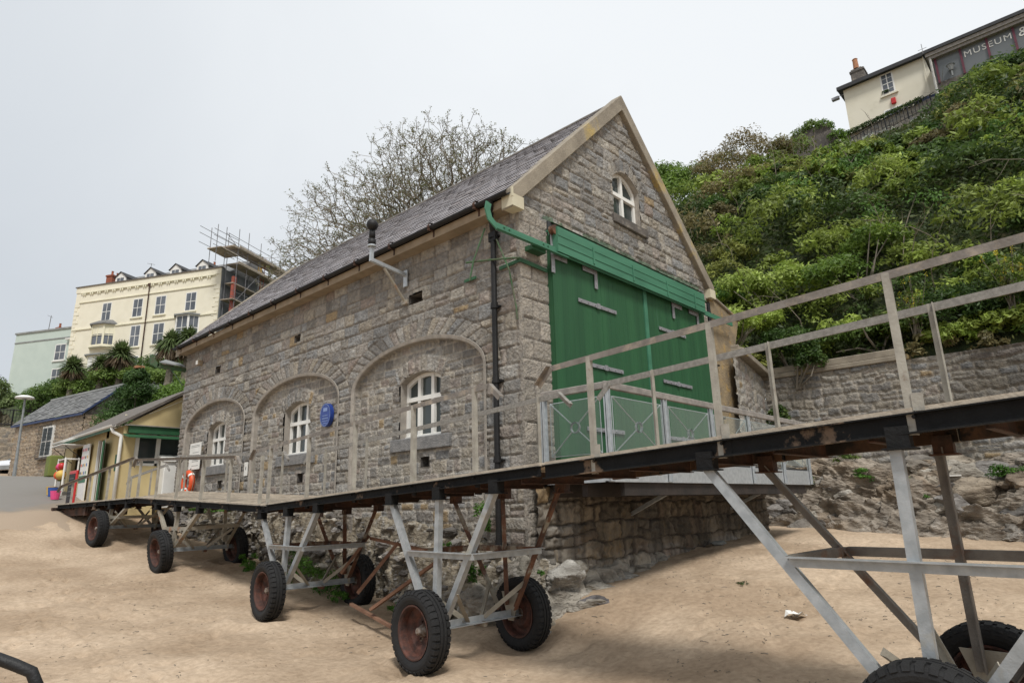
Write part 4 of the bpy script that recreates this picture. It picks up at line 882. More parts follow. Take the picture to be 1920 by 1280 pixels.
# ---- camera on its wall arm, life ring, plaque, notices
t = thing('cctv_camera', 'black dome camera on a pale bracket arm reaching from the side wall', 'camera', (-.03, 3.03, 4.2))
mb = MB(); mb.box((-.07, 2.97, 4.28), (-.045, 3.09, 4.62)); mb.beam((-.05, 3.03, 4.52), (-.93, 3.0, 4.62), .06, .07).beam((-.90, 3.0, 4.60), (-.90, 3.0, 4.88), .06, .06, (1, 0, 0)).lathe((-.90, 3, 4.88), (0, 0, 1), [(0, 0), (0, .085), (.03, .085), (.03, 0)], 14); mb.build('arm', M['galv_clean'], t)
mb = MB(); mb.tube([(-.60, 3.0, 4.52), (-.08, 3.02, 3.97)], .028, 8).box((-.10, 2.93, 3.90), (-.05, 3.10, 3.99)); mb.build('strut', M['galv_rusty'], t)
mb = MB(); mb.lathe((-.90, 3, 4.91), (0, 0, 1), [(0, 0), (0, .075), (.12, .075), (.13, .035), (.15, .035), (.16, .062), (.34, .055), (.35, 0)], 18); mb.build('motor', M['black_paint'], t, True)
mb = MB(); mb.lathe((-.91, 2.99, 5.33), (0, 0, 1), [(-.115, 0)]+[(.115*math.sin(a), .115*math.cos(a)) for a in np.linspace(-1.4, 1.4, 12)]+[(.115, 0)], 20).box((-.97, 2.91, 5.24), (-.86, 2.93, 5.40)); mb.build('dome', M['black_paint'], t, True)
t = thing('life_ring', 'orange life ring hanging on the stone wall below a white notice', 'life ring', (-.1, 12.95, .9))
mb = MB(); nR, nr = 36, 12; vs_ = []; fs = []
for i in range(nR):
    a = 2*math.pi*i/nR
    for j in range(nr):
        b_ = 2*math.pi*j/nr; r_ = .29+.085*math.cos(b_); vs_.append((-.13+.075*math.sin(b_), 12.95+r_*math.cos(a), .86+r_*math.sin(a)))
for i in range(nR):
    for j in range(nr): fs.append((i*nr+j, i*nr+(j+1) % nr, ((i+1) % nR)*nr+(j+1) % nr, ((i+1) % nR)*nr+j))
ring_ = mb.add(vs_, fs).build('ring', M['orange'], t, True)
for a in (.8, 2.4, 3.9, 5.5):
    mb = MB(); c_ = Vector((-.13, 12.95+.29*math.cos(a), .86+.29*math.sin(a))); tg = Vector((0, -math.sin(a), math.cos(a))); mb.lathe(c_-tg*.035, tg, [(0, .091), (.07, .091)], 16); mb.build('reflective_band', M['white_paint'], ring_)
MB().tube([(-.13, 12.95+.38*math.cos(a), .86+.38*math.sin(a)) for a in np.linspace(0, 6.3, 30)], .009, 6).build('rope', M['soffit'], t)
MB().tube([(.0, 12.95, 1.26), (-.09, 12.95, 1.27), (-.12, 12.95, 1.22)], .012, 6).build('hook', M['black_paint'], t)
t = thing('notice_board', 'white safety notice mounted on the stone wall above the orange life ring', 'notice', (-.05, 12.8, 1.6))
MB().box((-.075, 12.42, 1.24), (-.055, 13.18, 2.0)).build('panel', M['white_paint'], t)
mb = MB()
for z in (1.92, 1.88, 1.72, 1.50, 1.46, 1.34): mb.box((-.078, 12.5, z), (-.0755, 13.1 if z > 1.8 else 12.95, z+.012))
for i in range(6): mb.box((-.078, 12.52+i*.1, 1.60), (-.0755, 12.57+i*.1, 1.66))
mb.build('print', M['grey_slab'], t)
t = thing('small_notice', 'small white notice on the wall between the first and second arches', 'notice', (-.05, 9.5, 1.0))
MB().box((-.065, 9.38, .90), (-.05, 9.56, 1.24)).build('panel', M['white_paint'], t); MB().box((-.068, 9.45, 1.05), (-.0655, 9.48, 1.12)).build('print', M['chalk'], t)
t = thing('wall_plaque', 'oval blue heritage plaque on the stone wall beside the middle arched window', 'plaque', (.02, 5.88, 2.03))
def oval(y, z, a, b, x, n=32): return [(x, y+a*math.cos(2*math.pi*i/n), z+b*math.sin(2*math.pi*i/n)) for i in range(n)]
MB().prism(oval(5.88, 2.04, .215, .26, .07)[::-1], (-.09, 0, 0)).build('plate', M['plaque_blue'], t)
mb = MB(); o1, o2 = oval(5.88, 2.04, .200, .245, -.0225), oval(5.88, 2.04, .188, .232, -.0225); mb.add(o1+o2, [(i, (i+1) % 32, 32+(i+1) % 32, 32+i) for i in range(32)])
mb.box((-.024, 5.80, 2.12), (-.021, 5.96, 2.20)).box((-.024, 5.78, 2.02), (-.021, 5.98, 2.035)).box((-.024, 5.76, 1.955), (-.021, 6.0, 1.975)).box((-.024, 5.76, 1.90), (-.021, 6.0, 1.915)).box((-.024, 5.80, 1.85), (-.021, 5.96, 1.865)); mb.build('lettering', M['plaque_light'], t)
t = thing('floodlight', 'small pale floodlight under the far end of the eaves', 'lamp', (-.1, 12.9, 4.4))
mb = MB(); mb.box((-.16, 13.0, 4.36), (-.02, 13.14, 4.50)); mb.build('housing', M['soffit'], t); MB().box((-.18, 13.01, 4.37), (-.162, 13.13, 4.49)).build('lens', M['white_paint'], t)
# ---------------------------------------------------------------- balcony in front of the doors
t = thing('balcony', 'galvanised steel balcony with glazed cross-rod panels in front of the green doors', 'balcony', (.2, 0, .3))
BX0, BX1, BY, BZ = .17, 8.33, -1.40, .62
mb = MB(); mb.box((BX0, BY-.02, .29), (BX1, BY, .60)).box((BX0, BY, .29), (BX1, BY+.06, .305)).box((BX0, BY, .29), (BX0+.02, -.16, .60)).box((BX1-.02, BY, .29), (BX1, -.16, .60)); mb.build('edge_channel', M['galv_clean'], t)
mb = MB(); mb.box((BX0+.02, BY+.002, .60), (BX1-.02, -.145, .63)); mb.build('floor', M['dark_felt'], t)
mb = MB()
for y in (-.35, -.9): mb.box((BX0+.1, y-.05, .10), (BX1-.1, y+.05, .298))
mb.box((.6, BY+.03, .10), (BX1-.3, BY+.10, .288))
mb.build('underframe', M['dark_beam'], t)
for x in (2.6, 6.6):
    mb = MB(); mb.beam((x, BY+.35, .20), (x, -.16, -.20), .06, .06).box((x-.06, BY+.05, .16), (x+.06, BY+.2, .26)); mb.build('strut', M['galv'], t)
px_ = [BX0+.04, 1.84, 3.49, 5.10, 6.72, BX1-.04]
def bpost(x, y, w=.10):
    mb = MB(); mb.box((x-w/2, y-.03, .30), (x-w/2+.012, y+.03, 1.62)).box((x+w/2-.012, y-.03, .30), (x+w/2, y+.03, 1.62)).box((x-w/2, y-.006, .30), (x+w/2, y+.006, 1.62)); return mb.build('post', M['galv_clean'], t)
for x in px_: bpost(x, BY-.025)
bpost(BX0+.04, -.22)
def bpanel(p, q):
    p, q = Vector(p), Vector(q); L_ = (q-p).length; d = (q-p)/L_
    P = lambda s_, z: p+d*s_+Vector((0, 0, z))
    a, b_ = .075, L_-.075; z0, z1 = .70, 1.52; c = ((a+b_)/2, (z0+z1)/2); r_ = .085
    mb = MB()
    for s_, z in ((a, z0), (b_, z0), (a, z1), (b_, z1)):
        v = Vector((s_-c[0], z-c[1])); l_ = v.length; v = v/l_; mb.tube([P(c[0]+v.x*r_, c[1]+v.y*r_), P(s_, z)], .010, 6)
    mb.tube([P(a, z1), P(b_, z1)], .008, 6).tube([P(a, z0), P(b_, z0)], .008, 6)
    mb.tube([P(a, z0), P(a, z1)], .007, 6).tube([P(b_, z0), P(b_, z1)], .007, 6)
    nrm = d.cross(Vector((0, 0, 1))); C_ = P(*c)
    mb.lathe(C_-nrm*.02, nrm, [(0, r_), (.04, r_), (.04, r_-.014), (0, r_-.014), (0, r_)], 24)
    f = mb.build('cross_rods', M['galv_clean'], t)
    g = MB(); w = nrm*.02; g.add([P(a, z0)+w, P(b_, z0)+w, P(b_, z1)+w, P(a, z1)+w], [(0, 1, 2, 3)]); g.build('glass_panel', M['clear_panel'], f)
for i in range(5): bpanel((px_[i]+.05, BY-.025, 0), (px_[i+1]-.05, BY-.025, 0))
bpanel((BX0+.04, -.28, 0), (BX0+.04, BY+.03, 0)); bpanel((BX1-.04, BY+.03, 0), (BX1-.04, -.28, 0))
mb = MB(); mb.beam((BX0-.02, BY-.025, 1.675), (BX1+.08, BY-.025, 1.675), .06, .11).beam((BX0+.04, -.18, 1.675), (BX0+.04, BY+.003, 1.675), .06, .11).beam((BX1-.04, -.18, 1.675), (BX1-.04, BY+.003, 1.675), .06, .11)
bevel(mb.build('handrail', M['grey_wood'], t), .012)

# ---------------------------------------------------------------- wheels
def wheel_geo(P_, a_, o_, zc_, parent, rot=0.):
    c = P_(a_, o_, zc_); ax = (P_(a_, 1, 0)-P_(a_, 0, 0)).normalized(); R_ = TR; hw = .125
    u = Vector((0, 0, 1)); u = (u-ax*u.dot(ax)).normalized(); w = ax.cross(u)
    # tyre: carcass plus block tread
    prof = [(-.055, .285), (-.085, .29), (-.105, .31), (-.125, .355), (-.128, .385), (-.118, .418), (-.100, .437), (-.05, .442), (0, .443), (.05, .442), (.100, .437), (.118, .418), (.128, .385), (.125, .355), (.105, .31), (.085, .29), (.055, .285)]
    tb = MB(); tb.lathe(c, ax, prof, 56)
    def pt(h, r, t): return c+ax*h+(u*math.cos(t)+w*math.sin(t))*r
    n = 36
    for k in range(n):
        t0 = 2*math.pi*(k+rot)/n
        for s_ in (-1, 1):
            dt = .105 if s_ > 0 else .105; t1 = t0+(.087 if s_ > 0 else 0)
            pts = []
            for tt in (t1-.055, t1+.055):
                pts += [pt(s_*.052, .440, tt), pt(s_*.052, R_+.002, tt), pt(s_*.108, R_-.006, tt), pt(s_*.129, .412, tt), pt(s_*.118, .405, tt)]
            tb.add(pts, [(0, 1, 6, 5), (1, 2, 7, 6), (2, 3, 8, 7), (3, 4, 9, 8), (4, 3, 2, 1, 0), (5, 6, 7, 8, 9)])
    for h in (-.026, .026):
        tb.lathe(c, ax, [(h-.017, .440), (h-.017, R_), (h+.017, R_), (h+.017, .440)], 56)
    ty = tb.build('wheel', M['rubber'], parent)
    rb = MB(); s_ = 1 if o_ > 0 else -1
    rb.lathe(c, ax, [(-.10, .293), (-.108, .300), (-.108, .283), (-.085, .268), (-.03, .262), (.03, .262), (.085, .268), (.108, .283), (.108, .300), (.10, .293)], 40)
    rb.lathe(c, ax*s_, [(.0, .264), (-.01, .20), (-.05, .15), (-.05, .06)], 32)
    for k in range(5):
        t = 2*math.pi*k/5+rot; rb.lathe(c-ax*s_*.05+(u*math.cos(t)+w*math.sin(t))*.10, ax*s_, [(0, .014), (.025, .012), (.028, 0)], 6)
    rim = rb.build('rim', M['rim'], ty)
    MB().lathe(c, ax*s_, [(-.09, .075), (-.03, .07), (.0, .05), (.035, .042), (.05, .02), (.05, 0)], 18).build('hub', M['hub'], ty)

# ---------------------------------------------------------------- gangway sections
def bogie(root, P_, a_, zf, hs, zc_, rust, nm='galv', seed=0):
    """a pair of wheels on splayed angle-iron legs under both side beams"""
    for i, o_ in enumerate((-.27, AW+.27)): wheel_geo(P_, a_, o_, zc_, root, rot=.3*i+seed*.37)
    zm = zc_+(zf(a_)-.2-zc_)*.56
    for si, (o_, so) in enumerate(((0, -1), (AW, 1))):
        m = M[rust] if si else M[nm]
        for k in (-1, 0, 1):
            top = P_(a_+k*hs, o_, zf(a_+k*hs)-.20); bot = P_(a_+k*.16, o_+so*.04, zc_+.08+(.0 if k else .05))
            mb = MB(); mb.angle(bot, top, .075, .009, so, 1, up=(0, 1, 0)); lg = mb.build('leg', m, root)
            q = P_(a_+k*hs, o_, zf(a_+k*hs)-.26); mb = MB(); ax = Vector((0, 0, 1))
            mb.beam(q+Vector((0, -.10, 0)), q+Vector((0, .10, 0)), .17, .012); mb.beam(q+Vector((0, -.07, .075)), q+Vector((0, .07, .075)), .12, .15); mb.build('bearing_plate', M['black_beam'] if not si else M['dark_rust'], lg)
        g = MB(); p0 = P_(a_-.17, o_+so*.06, zc_+.28); p1 = P_(a_+.17, o_+so*.06, zc_+.28); p2 = P_(a_+.05, o_+so*.06, zc_-.07); p3 = P_(a_-.05, o_+so*.06, zc_-.07)
        g.prism([p0, p1, p2, p3], (P_(0, 1, 0)-P_(0, 0, 0))*.012); g.build('gusset', M['galv_rusty'], root)
    # mid-height frame
    f_ = .46; ext = hs*(zm-zc_-.08)/(zf(a_)-.2-zc_-.08)*(1-.16/hs)+.16
    mb = MB(); c_ = [P_(a_-ext, -.01, zm), P_(a_+ext, -.01, zm), P_(a_+ext, AW+.01, zm), P_(a_-ext, AW+.01, zm)]
    mb.angle(c_[0], c_[1], .075, .009, 1, -1); mb.angle(c_[1], c_[2], .075, .009, 1, -1); mb.build('frame_rail', M[nm], root)
    mb = MB(); mb.angle(c_[2], c_[3], .075, .009, 1, -1); mb.angle(c_[3], c_[0], .075, .009, 1, -1); mb.build('frame_rail', M[rust], root)
    mb = MB(); mb.angle(P_(a_, -.20, zc_-.02), P_(a_, AW+.20, zc_-.02), .085, .010, 1, 1); mb.build('axle_beam', M['galv'], root)
    for k in (-1, 1):
        for o0, o1 in ((-.03, .40), (AW+.03, AW-.40)): MB().angle(P_(a_+k*.33, o0, zc_+.40), P_(a_+k*.02, o1, zc_+.01), .055, .007, 1, 1).build('brace', M['galv_rusty'], root)
    mb = MB(); mb.lathe(P_(a_, AW-.44, zc_-.04), (P_(1, 0, 0)-P_(0, 0, 0)), [(-.07, 0), (-.07, .035), (.07, .035), (.07, 0)], 10); mb.build('bolt', M['rust'], root)
def rail_run(root, P_, a0, a1, zr, o_, m, ends=(1, 1), side=-1, w=.062):
    mb = MB(); p, q = P_(a0, o_, zr(a0)), P_(a1, o_, zr(a1))
    if o_ > .5: mb.beam(p-Vector((0, 0, w/2)), q-Vector((0, 0, w/2)), .018, w)
    else: mb.angle(p, q, w, .008, side, -1)
    for e_, s_, pt_ in ((ends[0], -1, p), (ends[1], 1, q)):
        if e_:
            a = a0 if s_ < 0 else a1; mb.angle(pt_, P_(a+s_*.20, o_, zr(a)-.18), w, .008, side*1, -1)
    return mb.build('handrail', m, root)
def section(label, P_, a0, a1, zf, zr, posts, bogies, rust, loc, nm='galv', stub=False, blk='black_beam', near_rail=(None, None), far_rail=(None, None), n_far=None, bh_=.11, seed=0):
    q = P_((a0+a1)/2, AW/2, -1.5); root = thing('gangway_section', label, 'gangway', tuple(q), 'wheeled landing-stage sections joined end to end')
    rs = np.random.RandomState(seed+77)
    mb = MB(); L_ = abs(a1-a0); nb = 9; bw = (AW-.10)/nb
    for i in range(nb):
        o = .05+bw*i; dz = rs.uniform(-.004, .004); mb.sweep(P_(a0+rs.uniform(0, .03), o+bw/2, zf(a0)-.022+dz), P_(a1-rs.uniform(0, .03), o+bw/2, zf(a1)-.022+dz), [(-bw/2+.006, -.02), (bw/2-.006, -.02), (bw/2-.006, .02), (-bw/2+.006, .02)])
    mb.build('deck', M['deck'], root)
    for o_, s_ in ((0, -1), (AW, 1)):
        mb = MB(); mb.channel(P_(a0, o_+s_*-.0, zf(a0)-.03-bh_), P_(a1, o_, zf(a1)-.03-bh_), bh_, .06, .011, 1 if (s_ < 0) == (P_ is PA) else -1); sb = mb.build('side_beam', M[blk if s_ < 0 else 'beam_brown'], root)
        mb = MB(); mb.beam(P_(a0, o_+s_*-.025, zf(a0)-.012), P_(a1, o_+s_*-.025, zf(a1)-.012), .085, .034); mb.build('edge_board', M['deck'], root)
    k = int(L_/.75)
    for i in range(k+1):
        a = a0+(a1-a0)*(i+.5)/(k+1); MB().channel(P_(a, .03, zf(a)-.19), P_(a, AW-.03, zf(a)-.19), .13, .05, .009, 1).build('cross_bearer', M['dark_rust'], root)
    for a in posts:
        for o_, s_ in ((-.012, -1), (AW+.012, 1)):
            if s_ > 0 and not (far_rail[0] is None or far_rail[0] <= a <= far_rail[1]): continue
            mb = MB(); mb.angle(P_(a, o_, zf(a)-.02 if not stub else zf(a)-.18), P_(a, o_, zr(a)-.012), .050, .007, s_, 1, up=(0, 1, 0))
            po = mb.build('post', M['post_steel'], root)
            if stub: MB().angle(P_(a, o_+s_*.010, zf(a)-.02), P_(a, o_+s_*.010, zf(a)+.10), .070, .009, s_, -1, up=(0, 1, 0)).build('bracket', M['post_steel'], po)
            mb = MB(); mb.angle(P_(a, o_+s_*.006, zf(a)-.17), P_(a, o_+s_*.006, zf(a)-.02), .075, .009, s_, -1, up=(0, 1, 0)); mb.lathe(P_(a, o_+s_*.02, zf(a)-.06), (P_(0, s_, 0)-P_(0, 0, 0)), [(0, .016), (.018, .012), (.018, 0)], 6); mb.build('post_bracket', M['black_beam'], po)
    nr0, nr1 = near_rail; fr0, fr1 = far_rail
    rail_run(root, P_, nr0 if nr0 is not None else a0, nr1 if nr1 is not None else a1, zr, -.012, M['rail_steel'], side=-1)
    rail_run(root, P_, fr0 if fr0 is not None else a0, fr1 if fr1 is not None else a1, lambda a: zr(a)-.012, AW+.012, M['old_wood'], side=1, w=.07)
    for i, b_ in enumerate(bogies): bogie(root, *b_, rust=rust[i], nm=nm, seed=i+seed)
    return root
section('nearest gangway section, tall legs rising out of the right edge of the view', PA, 2.93, 10.6, zA, rA, [3.61, 4.98, 6.40, 7.8, 9.2, 10.4], [BOG[0]], ['galv_dull'], None, stub=True, bh_=.14, near_rail=(3.06, 10.6), far_rail=(2.95, 10.6), nm='galv')
section('gangway section standing on two wheeled bogies beside the arched windows', PA, -4.02, 2.86, zA, lambda a: 1.345+.036*a, [-4.25+.17, -2.55, -1.03, .5, 1.79], [BOG[1], BOG[2]], ['rust', 'rust'], None, near_rail=(-4.75, 2.05), far_rail=(-4.9, 2.17), nm='galv', seed=3)
section('gangway section sloping down toward the camera with its pale plank deck showing', PC, .03, 6.95, zC, rC, [.35, 1.65, 3.0, 4.35, 5.6, 6.85], [BOG[3]], ['galv_rusty'], None, near_rail=(1.45, 7.1), far_rail=(1.6, 7.2), nm='galv_rusty', seed=5)
section('farthest gangway section landing on the slipway beside the yellow kiosk', PD, .05, 5.1, lambda b: .45-.012*b, lambda b: 1.50-.115*b, [.5, 1.75, 3.0, 4.2], [BOG[4]], ['galv_rusty'], None, near_rail=(.25, 5.0), far_rail=(.9, 3.2), nm='galv_rusty', seed=7)
far_ = [o for o in bpy.data.objects if o.name.startswith('gangway_section')][-1]
far_ = next(o for o in bpy.data.objects if o.get('label', '').startswith('farthest gangway'))
mb = MB(); mb.beam(PD(3.0, .10, .17), PD(5.2, .10, .12), .10, .22).beam(PD(3.0, AW-.10, .17), PD(5.2, AW-.10, .12), .10, .22).beam(PD(5.1, -.15, .14), PD(5.1, AW+.15, .14), .12, .30).beam(PD(3.1, 0, .14), PD(3.1, AW, .14), .12, .20); mb.build('landing_frame', M['dark_rust'], far_)
# ---------------------------------------------------------------- small things on the beach
t = thing('beach_barrier', 'black tubular rail with a bent end rising from the sand in the foreground corner', 'barrier', (-6.7, -3.1, -1.8))
mb = MB(); mb.tube([(-7.4, -2.55, gz(-7.4, -2.55)-.1), (-7.4, -2.55, -.36), (-7.36, -2.58, -.31), (-7.28, -2.66, -.33), (-6.76, -3.09, -.595), (-6.70, -3.135, -.63), (-6.67, -3.15, -.70), (-6.66, -3.155, -.8), (-6.64, -3.16, gz(-6.64, -3.16)-.1)], .024, 16); mb.build('rail', M['black_paint'], t, True)
# far track rail with its little cover
mb = MB(); mb.beam((-.80, 14.55, 4.50), (.1, 14.55, 4.46), .10, .12).prism([(-.98, 14.5, 4.50), (-.80, 14.5, 4.42), (-.74, 14.5, 4.52), (-.86, 14.5, 4.64), (-.97, 14.5, 4.82), (-1.03, 14.5, 4.80)], (0, .1, 0)).beam((-.38, 14.55, 4.44), (.0, 14.5, 3.95), .03, .03)
fr_ = mb.build('far_track_rail', M['green_stain'], bh); mb = MB(); mb.add([(-.78, 14.42, 4.60), (.0, 14.42, 4.56), (.0, 14.9, 4.74), (-.45, 14.9, 4.80), (-.78, 14.42, 4.57), (.0, 14.42, 4.53), (.0, 14.9, 4.71), (-.45, 14.9, 4.77)], [(0,1,2,3),(7,6,5,4),(0,4,5,1),(1,5,6,2),(2,6,7,3),(3,7,4,0)]); mb.build('cover', M['grey_slab'], fr_)
# fallen rusty frame leaning on the rubble
t = thing('fallen_frame', 'rusty angle-iron frame lying against the rubble at the foot of the stone wall', 'metal frame', (-.9, 2.2, -1.3))
mb = MB(); mb.angle((-.66, 3.12, -.46), (-.80, 1.25, -.63), .055, .009, 1, -1).angle((-.66, 3.12, -.46), (-1.12, 3.25, -1.05), .05, .009).angle((-.78, 2.12, -.55), (-1.28, 2.50, -1.30), .055, .009).build('frame', M['fallen_rust'], t)
MB().beam((-.98, .72, -.66), (-1.55, 1.75, -1.42), .16, .04).build('plank', M['fallen_rust'], t)
MB().beam((-1.35, 2.6, -1.44), (-1.6, 1.2, -1.60), .05, .04).build('loose_bar', M['fallen_rust'], t)

# ---- plants on walls and rock
def tuft(name, label, c, r, n, size, tones, group=None, cat='plant', sr=1):
    rs = np.random.RandomState(sr+int(abs(c[1])*100)); k = 9
    d = rs.normal(size=(k, 3))*.45; cs = np.array(c)[None]+d*np.array(r)[None]; o = leaf_obj(name, [leaves(cs, np.tile(np.array(r)*.5, (k, 1)), n//k, size, tones, rs, shell=.2)])
    return tag(o, label, cat, group)
FERN = [(.07, .17, .02), (.05, .12, .018), (.09, .20, .03)]; WEED = [(.09, .14, .03), (.13, .18, .04), (.07, .11, .03)]
tuft('ivy_patch', 'long green creeper hanging down the side wall beside the black downpipe', (-.10, .86, -.16), (.06, .15, .34), 900, .030, FERN, sr=1)
tuft('weed_clump', 'green weed clump low on the rock to the left of the far tyre', (-.60, .62, -.88), (.10, .17, .16), 700, .028, FERN, sr=2)
tuft('weed_sprig', 'tiny green weed sprig high on the rubble near the downpipe', (-.42, 1.36, -.58), (.05, .06, .07), 160, .02, FERN, sr=3)
tuft('weed_sprig', 'tiny green weed sprig on the pale corner rock', (-.25, -.42, -.93), (.05, .06, .07), 160, .02, FERN, sr=4)
for i, (y, s_, lb) in enumerate(((4.9, .30, 'largest green seaside weed clump on the sand under the middle arch'), (6.1, .26, 'green seaside weed clump half hidden behind the second bogie legs'), (4.15, .13, 'small green weed clump right of the largest one at the wall foot'), (7.7, .16, 'green weed tuft beside the third pair of tyres'), (2.4, .10, 'sparse weed tuft near the leaning rusty plank'))):
    tuft('weed_clump', lb, (-.62, y, gz(-.62, y)+s_*.7), (s_*.8, s_*2.2, s_*1.1), int(5600*s_), .03, FERN, sr=5+i)
tuft('weed_strip', 'low line of green weeds along the wall foot by the life ring', (-.35, 10.9, .12), (.25, 1.5, .14), 900, .035, FERN, sr=12)
for i, (x, y, z, s_, lb) in enumerate(((10.75, -1.96, .52, .24, 'rounded green tuft in the middle of the rock shelf'), (10.8, -4.7, .45, .30, 'green tuft on the rock shelf at the right edge of the view'), (11.8, -4.06, 1.42, .30, 'dark green tuft on the ledge just under the gangway deck'), (11.5, -1.4, 1.08, .26, 'green weeds growing where the rock meets the long wall'), (10.5, -3.26, .0, .15, 'small weeds in the rock crevice behind the big galvanised leg'), (10.6, -2.9, .35, .12, 'thin weeds in the upper rock crevice'), (10.5, -.41, .45, .28, 'yellowish weeds beside the end of the balcony'))):
    tuft('rock_tuft', lb, (x, y, z), (s_*.7, s_*1.3, s_*.6), int(3200*s_), .035, WEED if i in (6, 3) else FERN, sr=20+i)
# ---- loose things on the sand
tag(rocks('stone', [((.42, -.86, gz(.42, -.86)+.04), (.24, .09, .07), 501, 3)], [(.17, .16, .165)]), 'long dark stone lying on the sand below the corner rocks', 'stone')
tag(rocks('stone', [((5.3, -.42, gz(5.3, -.42)+.04), (.22, .08, .06), 502, 3)], [(.22, .23, .22)]), 'flat grey stone on the sand against the plinth wall', 'stone')
mb = MB(); rs = np.random.RandomState(4); z0 = gz(1.2, -3.31); P = [[(1.02+.06*i, -3.48+.06*j, z0+.02+.05*rs.random_sample()+.03*math.sin(i*1.2)) for i in range(6)] for j in range(4)]
mb.add([p for r in P for p in r], [(j*6+i, j*6+i+1, j*6+i+7, j*6+i+6) for j in range(3) for i in range(5)]); tag(mb.build('litter', M['white_paint']), 'crumpled white plastic wrapper on the open sand', 'litter')
tuft('seaweed_scrap', 'scrap of green seaweed on the open sand beyond the wrapper', (2.3, -2.2, gz(2.3, -2.2)+.01), (.14, .10, .01), 90, .02, [(.05, .07, .02)], cat='seaweed', sr=40)
tag(MB().box((10.66, -3.98, .40), (10.80, -3.74, .43)).build('litter', M['white_paint']), 'white scrap lying on the rock shelf', 'litter')
# dark twigs and weed debris strewn over the sand
mb = MB(); rs = np.random.RandomState(8)
for i in range(2600):
    if i % 3: x, y = rs.uniform(-4, 8), rs.uniform(-7, -.8)
    else: x, y = rs.uniform(-7.5, -1), rs.uniform(-5, 9)
    if fbm(np.array([x*.9]), np.array([y*.9]), o=2, s=5)[0] < .05: continue
    z = gz(x, y)+.004; a = rs.uniform(0, 6.28); l = .006+.05*rs.random_sample()**3; r_ = rs.uniform(.0015, .0045); d = Vector((math.cos(a), math.sin(a), 0))*l
    p = Vector((x, y, z)); mb.tube([p-d, p+Vector((rs.uniform(-.01, .01), rs.uniform(-.01, .01), .006)), p+d], r_, 4, False)
tag(mb.build('strandline_debris', M['twig']), 'scattered dark twigs and dried weed on the sand', 'debris', kind='stuff')

# ---- long retaining wall, end wall and rendered stub
def rubble_wall(name, T, u0, u1, z0, z1, st, seed, parent, colr=None, ch=(.16, .34), cw=(.2, .55), tint=(1, 1, 1)):
    us = np.arange(u0, u1+.001, st); zs = np.arange(z0, z1+.001, st); U, Z = np.meshgrid(us, zs); rgq = np.random.RandomState(seed)
    U2 = U+.16*fbm(U*1.6, Z*1.6, o=3, s=seed); Z2 = Z+.12*fbm(U*1.8+4, Z*1.8, o=3, s=seed+1)
    sid, dist = masonry(U2, Z2, rgq, ch, cw); h, e = relief(sid, dist, U, Z, .03, seed, .040 if st < .052 else .05)
    c = stone_col(sid, seed, .09)*e[..., None]+np.array([.40, .365, .31])*(1-e)[..., None]
    if colr is not None: c = c*colr(U, Z)[..., None]
    c = c*np.array(tint)
    V = [T(u, h__, z) for u, h__, z in zip(U.ravel(), h.ravel(), Z.ravel())]
    o = np_mesh(name, np.array(V), grid_faces(len(us), len(zs)), M['stone'], np.clip(c.reshape(-1, 3), .02, 1), parent)
    return o
rw = thing('retaining_wall', 'long rubble stone retaining wall with a weathered concrete coping below the scrub', 'wall', (12, -6, 0))
def wall_tone(U, Z): return .88-.40*sstep(-3.3, -4.6, U)*sstep(1.8, 2.6, Z)  # darker towards the top of the right-hand part
rubble_wall('stonework', lambda u, h, z: (12.0-h, u, z), -12, .80, .2, 3.52, .036, 31, rw, wall_tone)
mb = MB(); mb.box((11.9, -3.15, 3.52), (12.3, .85, 3.66)).box((11.95, -3.05, 3.66), (12.3, .85, 3.86)); bevel(mb.build('coping', M['coping'], rw), .02)
ew = thing('end_wall', 'short mossy stone wall with sloping coping joining the boathouse corner to the long wall', 'wall', (10, .5, 0))
d_ = Vector((11.98-8.05, .8+.10, 0)); L_ = d_.length; dn_ = d_/L_; nr_ = Vector((dn_.y, -dn_.x, 0))
rubble_wall('stonework', lambda u, h, z: (8.05+dn_.x*u+nr_.x*h, -.10+dn_.y*u+nr_.y*h, z), -.6, L_, .2, 3.55, .05, 33, ew, lambda U, Z: 1+.12*U*0, (.22, .38), (.25, .6))
mb = MB(); p, q = Vector((7.9, -.12, 3.64)), Vector((12.0, .80, 3.70)); mb.beam(p, q, .5, .16).beam(p+Vector((0, .05, .12)), q+Vector((0, .05, .12)), .36, .10); bevel(mb.build('coping', M['coping'], ew), .02)
sw = thing('wall_stub', 'ochre lichened rendered wall stub rising beside the right corner of the boathouse', 'wall', (7.6, 0, 0))
M['ochre'] = mat('ochre', (.30, .225, .13), (.19, .15, .10), 3, .95, bump=1, bscale=20, c3=(.42, .26, .07), s3=4, t3=(.55, .75))
MB().prism([(6.95, -.05, .5), (8.02, -.05, .5), (8.08, -.05, 3.6), (8.55, -.05, 4.55), (6.95, -.05, 4.92)], (0, .4, 0)).build('render', M['ochre'], sw)
bevel(MB().prism([(6.93, -.1, 4.94), (8.60, -.1, 4.56), (8.60, -.1, 4.64), (6.93, -.1, 5.02)], (0, .5, 0)).build('coping', M['coping'], sw), .02)

